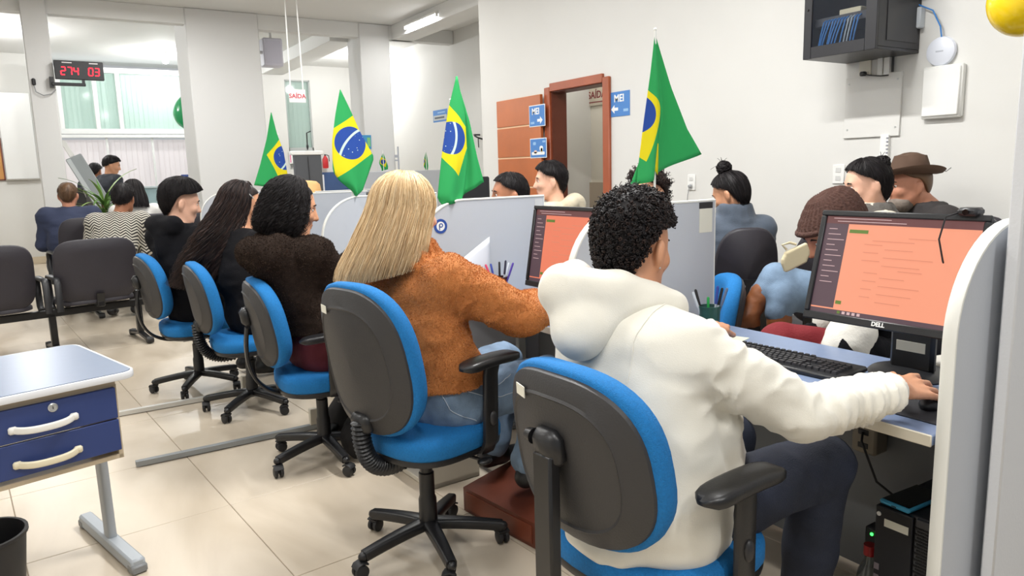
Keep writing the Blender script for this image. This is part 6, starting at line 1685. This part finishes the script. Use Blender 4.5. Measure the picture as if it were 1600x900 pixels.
# ------------------------------------------------------------------ across the counter and along the right wall
def hair_short(hl=None, thick=.012, key='black', n=900):
    def f(c):
        H_ = hl or HL
        lift = lambda th, ph: thick * (.6 + .4 * np.cos(th * .7)) + 0 * ph
        hair_cap('hair_mass', c['H'], c['R'], lift, HAIR[key], c['root'], H_, k=c['k'])
        short_strands(c['H'], c['R'], lift, HAIR[key], c['root'], n, H_, k=c['k'], length=.3, rad=.0014, jit=.004)
    return f
def hair_bun(pos, r=.036, hl=None):
    def f(c):
        H_ = hl or [(0, 44), (40, 52), (65, 70), (86, 84), (100, 98), (115, 130), (140, 150), (180, 153)]
        lift = lambda th, ph: .010 + .003 * np.sin(14 * ph) * np.sin(th)
        hair_cap('hair_mass', c['H'], c['R'], lift, HAIR['black'], c['root'], H_, k=c['k'])
        short_strands(c['H'], c['R'], lift, HAIR['black'], c['root'], 900, H_, k=c['k'], length=.5, rad=.0013, jit=.002)
        bun(c, pos, r, HAIR['black'])
    return f
M_SLATE = mat('grey-blue fleece', (84, 94, 108), .92, bump=(160, .25), sheen=.15)
cF = person('person in a grey-blue fleece jacket with a high messy black bun, seated facing away', (3.48, 2.95, .55), 60, (3.45, 2.955, 1.07), (3.425, 2.975, 1.20), 108, 26, hk=1.0, skin='tan', vox=.011, body_vox=.008,
       jacket=dict(m=M_SLATE, t=1.12, fold=.006, collar=(.095, .024), shoulder=.062), pants=dict(m=M_NAVYJ), shoes=M_SHOE, sh_w=.165, sh_drop=.075, hair=hair_bun((-.03, 0, .155), .042))
M_CREAMJ = mat('cream fleece', (214, 202, 176), .92, bump=(160, .3), sheen=.2)
def cream_hood(s, c):
    N, up, lat, fw = c['N'], c['up'], c['lat'], c['fw']
    b = N - fw * .12
    s.cap(b + lat * .1 + up * .01, b - lat * .1 + up * .01, .055, .055, .03); s.cap(b, b - up * .14 - fw * .03, .07, .045, .05)
    for a in np.linspace(.8, 2 * PI - .8, 13):
        dv = fw * math.cos(a) * .09 + lat * math.sin(a) * .11; s.cap(N + dv - up * .03, N + dv * 1.05 - up * .005, .03, .03, .02)
def beard(c, key, n, big=0.0, jaw=1.0):
    s = SDF(); g = c['g']; k = c['k']
    s.ell(g(.04, 0, -.085), A_((.058 + big, .056 + big * .6, .045 + big)) * k, c['R'], .02)
    for y in (-1, 1): s.cap(g(.0, .063 * y, -.02), g(.045, .04 * y, -.09), (.016 * jaw) * k, (.024 * jaw) * k, .02)
    V, F = s.mesh(.006); mesh_np('beard', V, F, HAIR[key], c['root'], uv=np.stack([.4 + .4 * vnoise(V, 60), 0 * V[:, 0]], 1))
def hair_hoodman(c): hair_short([(0, 48), (40, 58), (65, 76), (82, 82), (96, 86), (110, 104), (130, 130), (180, 142)], .022)(c); beard(c, 'soft', 0, -.016, .6)
cG = person('bearded person with black hair and a cream fleece hood, turned left before the wooden door', (2.98, 4.02, .50), 130, (2.985, 4.10, 1.13), (2.945, 4.13, 1.29), 152, 4, hk=.98, skin='light', vox=.012, body_vox=.008,
       jacket=dict(m=M_CREAMJ, t=1.1, fold=.006, extra=cream_hood), pants=dict(m=M_NAVYJ), shoes=M_SHOE, hair=hair_hoodman)
cH = person('person with cropped black hair peering just above the grey divider', (2.50, 3.72, .46), 150, (2.43, 3.77, 1.07), (2.395, 3.785, 1.225), 160, 4, hk=1.04, skin='brown', vox=.013, body_vox=.008,
       jacket=dict(m=M_BLKW, t=1.08, fold=.006), pants=dict(m=M_BLKT), shoes=M_SHOE, hair=hair_short([(0, 50), (40, 54), (62, 72), (82, 82), (96, 87), (110, 108), (130, 134), (180, 142)], .008))
def hair_behind(c):
    lift = lambda th, ph: .022 + 0 * th * ph
    hair_cap('hair_mass', c['H'], c['R'], lambda th, ph: lift(th, ph) - .005, HAIR['soft'], c['root'], k=c['k']); curls(c['H'], c['R'], lift, HAIR['soft'], c['root'], 320, k=c['k'], size=.008, length=.03, rad=.002)
cI = person('person with curly dark brown hair almost hidden behind the nearest flag', (2.86, 2.98, .50), 190, (2.84, 3.02, 1.08), (2.815, 3.03, 1.232), 185, 4, hk=1.04, skin='tan', vox=.013, body_vox=.008,
       jacket=dict(m=M_BLKW, t=1.05, fold=.006), pants=dict(m=M_BLKT), shoes=M_SHOE, hair=hair_behind)
# beanie: knitted ribs as real relief
M_BEANIE = mat('brown knit', (74, 48, 40), .95, bump=(150, .5), var=(60, .15))
def beanie(c):
    nphi, nth = 150, 60
    ph = np.linspace(0, 2 * PI, nphi, endpoint=False)[None, :]; u = np.linspace(0, 1, nth)[:, None]
    hl = [(0, 74), (50, 78), (90, 96), (140, 112), (180, 116)]
    th = np.maximum(.01, u * hairline(ph, hl))
    lift = .016 + .016 * np.sin(np.clip(th, 0, PI / 2)) + .016 * np.exp(-((th - .35) / .5) ** 2) + .0035 * np.sin(ph * 34) * np.clip(th * 2, 0, 1) * np.where(np.sin(th * 26) > -.75, 1, .2)
    O = cap_pts(th, ph, lift); O[..., 0] -= .03 * np.exp(-((th - .6) / .6) ** 2) ; I = cap_pts(th[::-1], ph, np.full_like(lift, -.006))
    P = np.concatenate([O, I], 0); n = P.shape[0]; V = (P * c['k']).reshape(-1, 3) @ c['R'].T + c['H']
    b = np.arange(n * nphi).reshape(n, nphi); b1 = np.roll(b, -1, 1)
    mesh_np('beanie', V, np.stack([b[:-1], b[1:], b1[1:], b1[:-1]], -1).reshape(-1, 4), M_BEANIE, c['root'])
    q_ = np.linspace(0, 2 * PI, 60); tt = hairline(q_, hl) - .06
    Pts = cap_pts(tt, q_, .022 + 0 * q_, c['k']) @ c['R'].T + c['H']
    MB().tube(Pts, .012, 8, cap=False).build('beanie_cuff', M_BEANIE, c['root'], 80)
    beard(c, 'soft', 0, .004)
M_STRIPE = mat('off-white stripe', (220, 216, 206), .9, bump=(120, .2))
cJ = person('person in a brown knitted beanie and striped black jacket bending over behind the large monitor', (2.74, 1.50, .60), 140, (2.69, 1.73, .955), (2.66, 1.785, 1.085), 152, 30, hk=1.06, skin='ruddy', vox=.011, body_vox=.007,
       arms=((2.62, 1.99, .60), (2.60, 1.42, .66)), jacket=dict(m=M_BLKF, t=1.10, fold=.008, sleeve=(.07, .064, .05)), pants=dict(m=mat('dark red trousers', (122, 26, 34), .85, bump=(120, .2)), t=1.2), shoes=M_SHOE,
       knees=((2.47, 1.88, .655), (2.45, 1.60, .655)), feet=((2.55, 2.0, .075), (2.5, 1.7, .075)), hair=beanie)
for i in (0, 1):   # pale band round the sleeves
    a = cJ['E'][i] * .75 + cJ['SHD'][i] * .25; b = cJ['E'][i] * .98 + cJ['SHD'][i] * .02
    s = SDF(); s.cap(a, b, .084, .080, .01); sdf_obj('pale_sleeve_band', s, .010, M_STRIPE, cJ['root'], disp=folds(.005, 9))
s = SDF(); s.cap(cJ['hip'] + (-.01, -.06, .06), cJ['hip'] + (-.01, .06, .06), .162, k=.03, sq=((0, 0, 1), .22))
sdf_obj('pale_hem_band', s, .010, M_STRIPE, cJ['root'], disp=folds(.003, 9))

M_BOOT = mat('brown boot leather', (132, 78, 44), .5, bump=(40, .2), var=(14, .18)); M_CREAM = mat('cream knit', (214, 206, 188), .92, bump=(140, .3)); M_GREYS = mat('grey scarf', (96, 92, 88), .92, bump=(120, .3))
def scarf(s, c): pass
cK = person('person with a low black bun in cream and grey, crossing jeans legs in brown boots', (3.46, 1.99, .66), 138, (3.43, 2.09, 1.12), (3.405, 2.115, 1.255), 142, 14, hk=.99, skin='light', vox=.011, body_vox=.008,
       arms=((3.22, 2.15, .80), (3.3, 2.0, .80)), jacket=dict(m=M_CREAM, t=1.06, fold=.006, collar=(.06, .03)), hair=hair_bun((-.095, 0, .085), .036), sh_w=.17, pants=None)
def K_(p): return cK['L'](p)
s = SDF(); h = cK['hip']
s.cap(h + (0, -.07, 0), h + (0, .07, 0), .13, k=.04)
k1, a1 = K_((2.99, 2.30, .82)), K_((2.94, 2.34, .74)); k2, a2 = K_((2.98, 2.24, .745)), K_((2.95, 2.25, .665))
s.cap(h + (.03, .08, 0), k1, .095, .070, .03); s.cap(k1, a1, .072, .062, .02); s.cap(h + (.03, -.08, 0), k2, .095, .075, .03); s.cap(k2, a2, .072, .064, .02)
sdf_obj('trousers', s, .010, M_JEAN, cK['root'], disp=folds(.003, 9))
for (p0, p1, toe, heel) in ((K_((2.945, 2.335, .755)), K_((2.86, 2.365, .635)), K_((2.775, 2.42, .60)), K_((2.885, 2.345, .60))), (K_((2.95, 2.25, .68)), K_((2.97, 2.22, .12)), K_((2.84, 2.34, .045)), K_((2.98, 2.21, .045)))):
    s = SDF(); s.cap(p0, p1, .060, .046, .02); s.cap(p1, toe, .045, .030, .03); s.cap(p1, heel, .042, .034, .02)
    o, _, _ = sdf_obj('boot', s, .009, M_BOOT, cK['root'], disp=folds(.003, 12))
    MB().box(heel + np.array((0, 0, -.03)), (.06, .055, .05), bev=.008).build('boot_heel', M_SHOE, o)
s = SDF()
for a in np.linspace(0, 2 * PI, 13)[:-1]:
    dv = cK['fw'] * math.cos(a) * .08 + cK['lat'] * math.sin(a) * .09; s.cap(cK['N'] + dv + cK['up'] * .03, cK['N'] + dv * 1.15 - cK['up'] * .02, .026, .03, .02)
sdf_obj('scarf', s, .010, M_GREYS, cK['root'], disp=folds(.005, 14))
def hat(c):
    M = mat('brown felt hat', (92, 70, 56), .85, bump=(60, .15)); mb = mat('hat band', (150, 100, 72), .7)
    R, H, k = c['R'] @ rotm('Y', math.radians(-8)), c['H'], c['k'] * .9; H = H + c['R'] @ np.array((-.005, 0, .005))
    prof = [(.001, .185), (.05, .182), (.078, .165), (.092, .12), (.102, .075), (.108, .062), (.13, .058), (.155, .066), (.170, .084), (.171, .088), (.154, .071), (.13, .063), (.108, .066)]
    m = MB().lathe(prof, 48); v = np.array(m.v); a = np.arctan2(v[:, 1], v[:, 0]); rr = np.hypot(v[:, 0], v[:, 1])
    v[:, 0] *= 1.1; v[:, 2] += np.where(rr > .11, (rr - .11) * .55 * (np.sin(a) ** 2) - (rr - .11) * .15, 0); v[:, 2] -= np.where((rr < .06) & (v[:, 2] > .1), .018 * np.cos(a * 1) ** 2, 0)
    m.v = [tuple(H + R @ (p * k)) for p in v]; m.build('hat', M, c['root'], 50)
    b = MB().lathe([(.104, .066), (.109, .068), (.103, .092), (.098, .09)], 48); v = np.array(b.v); v[:, 0] *= 1.1; b.v = [tuple(H + R @ (p * k)) for p in v]; b.build('hat_band', mb, c['root'])
    MB().tube([H + R @ np.array(p) for p in ((-.10, -.08, .05), (-.10, -.095, -.02), (-.085, -.08, -.09))], .003, 6).tube([H + R @ np.array(p) for p in ((-.185, -.05, .08), (-.22, -.06, .06), (-.24, -.05, .08))], .002, 6).build('hat_cord', M_SHOE, c['root'])
    beard(c, 'grey', 0, .008, .6)
    hair_cap('hair_mass', c['H'], c['R'], lambda th, ph: .006 + 0 * th, HAIR['brown'], c['root'], k=c['k'])
cL = person('grey-bearded person in a wide-brimmed brown hat and dark jacket by the white wall', (3.92, 1.98, .52), 140, (3.90, 2.07, 1.125), (3.83, 2.145, 1.24), 146, 8, hk=1.0, skin='ruddy', vox=.012, body_vox=.008,
       jacket=dict(m=mat('dark grey jacket', (54, 50, 50), .85, bump=(120, .15)), t=1.08, fold=.006, collar=(.05, .02)), pants=dict(m=M_NAVYJ), shoes=M_SHOE, hair=hat)
# bag on the lap
bg = thing('handbag', 'cream pleated handbag held beside the brown beanie', 'bag', (2.45, 1.797, 1.012))
s = SDF()
for k in range(6):
    w_ = 1 - .10 * abs(k - 2.5); s.cap(np.array((-.042 * w_, .025 * w_, -.030 + .012 * k - .016)), np.array((.040 * w_, -.024 * w_, -.030 + .012 * k + .016)), .0115, .010, k=.002)
V, F = s.mesh(.004); mesh_np('body', V, F, mat('cream leather', (214, 200, 164), .5), bg)
MB().tube([(-.03, .02, .03), (-.045, .03, .05), (-.02, .015, .058), (.0, .0, .05)], .005, 8).build('strap', MATS['cream leather'], bg)
# visitors' black chairs
def visitor_chair(label, x, y, yaw, dz=0.0):
    t = thing('visitor_chair', label, 'chair', (x, y, 0), math.radians(yaw), 'black chairs on the visitors’ side')
    MB().disc(.42, .44, 3.4, [(.001, 0), (.85, 0), (1, -.03), (1, -.06), (.9, -.07), (.001, -.07)], R=rotm('Y', -PI / 2)).build('seat', M_SEATB, t, 50).location = (.04, 0, .49 + dz)
    b = MB().disc(.37, .56, 3.0, [(.001, .025), (.8, .025), (.95, .014), (1, 0), (1, -.016), (.96, -.028), (.001, -.032)], taper=-.08, curve=.04, R=rotm('Y', math.radians(-10)), n=44)
    b.build('backrest', M_SEATB, t, 50).location = (-.22, 0, .80 + dz)
    g = MB().tube([(-.05, 0, .40), (-.22, 0, .39), (-.275, 0, .46), (-.275, 0, .70), (-.285, 0, .78)], [.12, .13, .14, .13, .06], 12, sq=(1, .12, (0, 1, 0))); g.build('back_bracket', M_CHM, t, 50).location = (0, 0, dz)
    for yy in (-.035, .035): MB().ell((-.312, yy, .745 + dz), (.006, .008, .008)).build('screw', M_ALU, t)
    for sx, sy in ((-1, -1), (-1, 1), (1, -1), (1, 1)): MB().tube([(sx * .12, sy * .15, .42 + dz), (sx * .2, sy * .2, 0)], .014, 8).build('leg', M_CHM, t)
    return t
visitor_chair('black visitor chair under the person in the grey-blue fleece', 3.50, 2.98, 55, -.055)
visitor_chair('black visitor chair half hidden behind the brown beanie', 3.72, 2.62, 55, -.045)
visitor_chair('black visitor chair under the person in the brown hat, out of sight below', 3.86, 1.94, 172)
visitor_chair('black visitor chair under the bearded person with the cream hood, hidden by the counter', 2.98, 3.98, 130)

# ------------------------------------------------------------------ waiting area at the left and the rear bay
def herring_mat():
    m = mat('herringbone knit', (70, 66, 60), .9); nt = m.node_tree; b = nt.nodes['Principled BSDF']; N = nt.nodes.new; L = nt.links.new
    def mth(op, a, v=None, c=None):
        n = N('ShaderNodeMath'); n.operation = op
        for i, q_ in enumerate((a, v)):
            if q_ is None: continue
            if isinstance(q_, (int, float)): n.inputs[i].default_value = q_
            else: L(q_, n.inputs[i])
        return n.outputs[0]
    tc = N('ShaderNodeTexCoord'); sp = N('ShaderNodeSeparateXYZ'); L(tc.outputs['Object'], sp.inputs[0])
    a = mth('ADD', mth('MULTIPLY', sp.outputs[1], 11.0), 50); z = mth('PINGPONG', a, .5)
    st = mth('FRACT', mth('ADD', mth('ADD', mth('MULTIPLY', sp.outputs[2], 34.0), mth('MULTIPLY', sp.outputs[0], 20.0)), mth('MULTIPLY', z, 2.6)))
    mx = N('ShaderNodeMix'); mx.data_type = 'RGBA'; L(mth('GREATER_THAN', st, .5), mx.inputs[0]); mx.inputs[6].default_value = (*lin((46, 43, 42)), 1); mx.inputs[7].default_value = (*lin((206, 202, 190)), 1)
    L(mx.outputs[2], b.inputs['Base Color']); return m
cM = person('person in a navy jacket with short brown hair, seated on the second bench', (.22, 8.95, .50), 88, (.24, 9.05, 1.08), (.25, 9.08, 1.235), 80, 6, hk=1.02, skin='ruddy', vox=.013, body_vox=.009,
       jacket=dict(m=mat('navy jacket', (48, 56, 82), .85, bump=(100, .15)), t=1.28, fold=.007, shoulder=.08), sh_w=.20, pants=dict(m=M_NAVYJ), shoes=M_SHOE, girth=1.1, hair=hair_short(None, .010, 'brown', 500))
cN = person('person in a black and white herringbone top with cropped black hair', (.50, 8.05, .50), 75, (.63, 8.10, 1.04), (.69, 8.13, 1.20), 62, 10, hk=1.05, skin='brown', vox=.012, body_vox=.009,
       jacket=dict(m=herring_mat(), name='knit_top', t=1.25, fold=.005, shoulder=.075), sh_w=.20, pants=dict(m=M_BLKT), shoes=M_SHOE, hair=hair_short([(0, 50), (60, 70), (85, 90), (120, 122), (180, 134)], .022, 'black', 700))
def hair_mid(c):
    sp = dict(len=.20, prof=[(0, 1, 1), (.4, 1.1, 1.2), (1, 1.2, 1.3)], back=.03, tc=.4)
    long_hair(c['H'], c['R'], sp, HAIR['black'], c['root'], 700, k=c['k'], face=60, rad=.003, thick=.02)
    hair_cap('hair_crown', c['H'], c['R'], lambda th, ph: .010 + 0 * th, HAIR['black'], c['root'], k=c['k'])
cO = person('person with shoulder-length black hair and a white collar, before the herringbone top', (.90, 9.0, .50), 80, (.86, 9.0, 1.10), (.865, 9.03, 1.24), 85, 8, hk=1.05, skin='tan', vox=.014, body_vox=.010,
       jacket=dict(m=mat('white top', (222, 220, 216), .85), t=1.1, fold=.005, collar=(.05, .03)), pants=dict(m=M_BLKT), shoes=M_SHOE, hair=hair_mid)
cP = person('dark-haired person in a black jacket sitting sideways before the rear blinds', (.80, 11.7, .93), 25, (.84, 11.72, 1.44), (.89, 11.72, 1.585), -8, 18, hk=1.0, skin='tan', vox=.014, body_vox=.009,
       jacket=dict(m=mat('slate black jacket', (46, 50, 58), .85), t=1.12, fold=.006, collar=(.05, .02)), pants=dict(m=M_BLKT), shoes=M_SHOE, knees=((1.2, 11.7, .90), (1.2, 11.95, .90)), feet=((1.2, 11.7, .50), (1.2, 11.95, .50)), arms=((1.12, 11.6, 1.16), (1.15, 11.9, 1.16)), hair=hair_short([(0, 50), (60, 72), (85, 90), (120, 112), (180, 124)], .018, 'black', 500))
cQ = person('dark figure with cropped hair, further back behind the one sitting sideways', (.71, 12.7, .92), 60, (.72, 12.7, 1.38), (.735, 12.7, 1.515), 60, 14, hk=.95, skin='brown', vox=.016, body_vox=.010, face=False,
       jacket=dict(m=MATS['slate black jacket'], t=1.05, fold=.006), pants=dict(m=M_BLKT), shoes=M_SHOE, knees=((1.0, 12.9, .88), (.85, 13.05, .88)), feet=((1.0, 12.9, .45), (.85, 13.05, .45)), hair=hair_short(None, .016, 'black', 300))
frame_chair('second tubular high chair further back before the rear blinds', .72, 12.7, 60, .84)
# a straw hat above the plain grey screen, with its wearer below
def straw(c):
    M = mat('straw', (222, 178, 120), .8, bump=(120, .3)); R, H = c['R'], c['H']
    m = MB().lathe([(.001, .17), (.05, .168), (.08, .145), (.10, .07), (.17, .045), (.19, .04), (.19, .036), (.10, .055)], 40); m.v = [tuple(H + R @ np.array(p)) for p in m.v]; m.build('straw_hat', M, c['root'], 50)
cR = person('person hidden below a straw-coloured hat behind the plain grey screen', (2.02, 6.55, .45), 20, (2.03, 6.56, 1.02), (2.04, 6.57, 1.16), 20, 8, hk=1.0, skin='tan', vox=.016, body_vox=.010, face=False, jacket=dict(m=M_BLKW, t=1.0, fold=.004), pants=dict(m=M_BLKT), shoes=M_SHOE, hair=straw)
# dark monitors beyond the dividers
mon3, _, _ = monitor('dark monitor with a dim reddish page behind the two middle flags', 2.06, 4.98, .92, 170, .46, .33, 4, page=screen_mat('dim page', (120, 78, 74), .25), stand_x=.12)
m4 = thing('monitor', 'dark monitor seen edge-on at the right of the half-turned flag', 'monitor', (2.90, 5.15, .74), math.radians(60))
MB().box((0, 0, .43), (.04, .30, .32), bev=.01).build('back_cover', M_BEZ, m4); MB().box((.02, .0, .2), (.03, .07, .3), bev=.008).build('stand_neck', M_BEZ, m4); MB().lathe([(.001, 0), (.11, 0), (.10, .014), (.001, .016)], 28).build('stand_base', M_BEZ, m4)
d4 = thing('counter_desk', 'blue counter desk across the aisle, hidden behind the dividers', 'desk', (2.9, 5.15, 0)); MB().box((0, 0, .7265), (.7, .8, .027), bev=.003).build('desk_top', M_DESK, d4)
for sx in (-1, 1): MB().box((sx * .3, 0, .355), (.03, .7, .71)).build('desk_leg', M_GREYB, d4)
d5 = thing('counter_desk', 'second blue counter desk across the aisle holding the reddish monitor', 'desk', (2.56, 4.98, 0)) if False else None
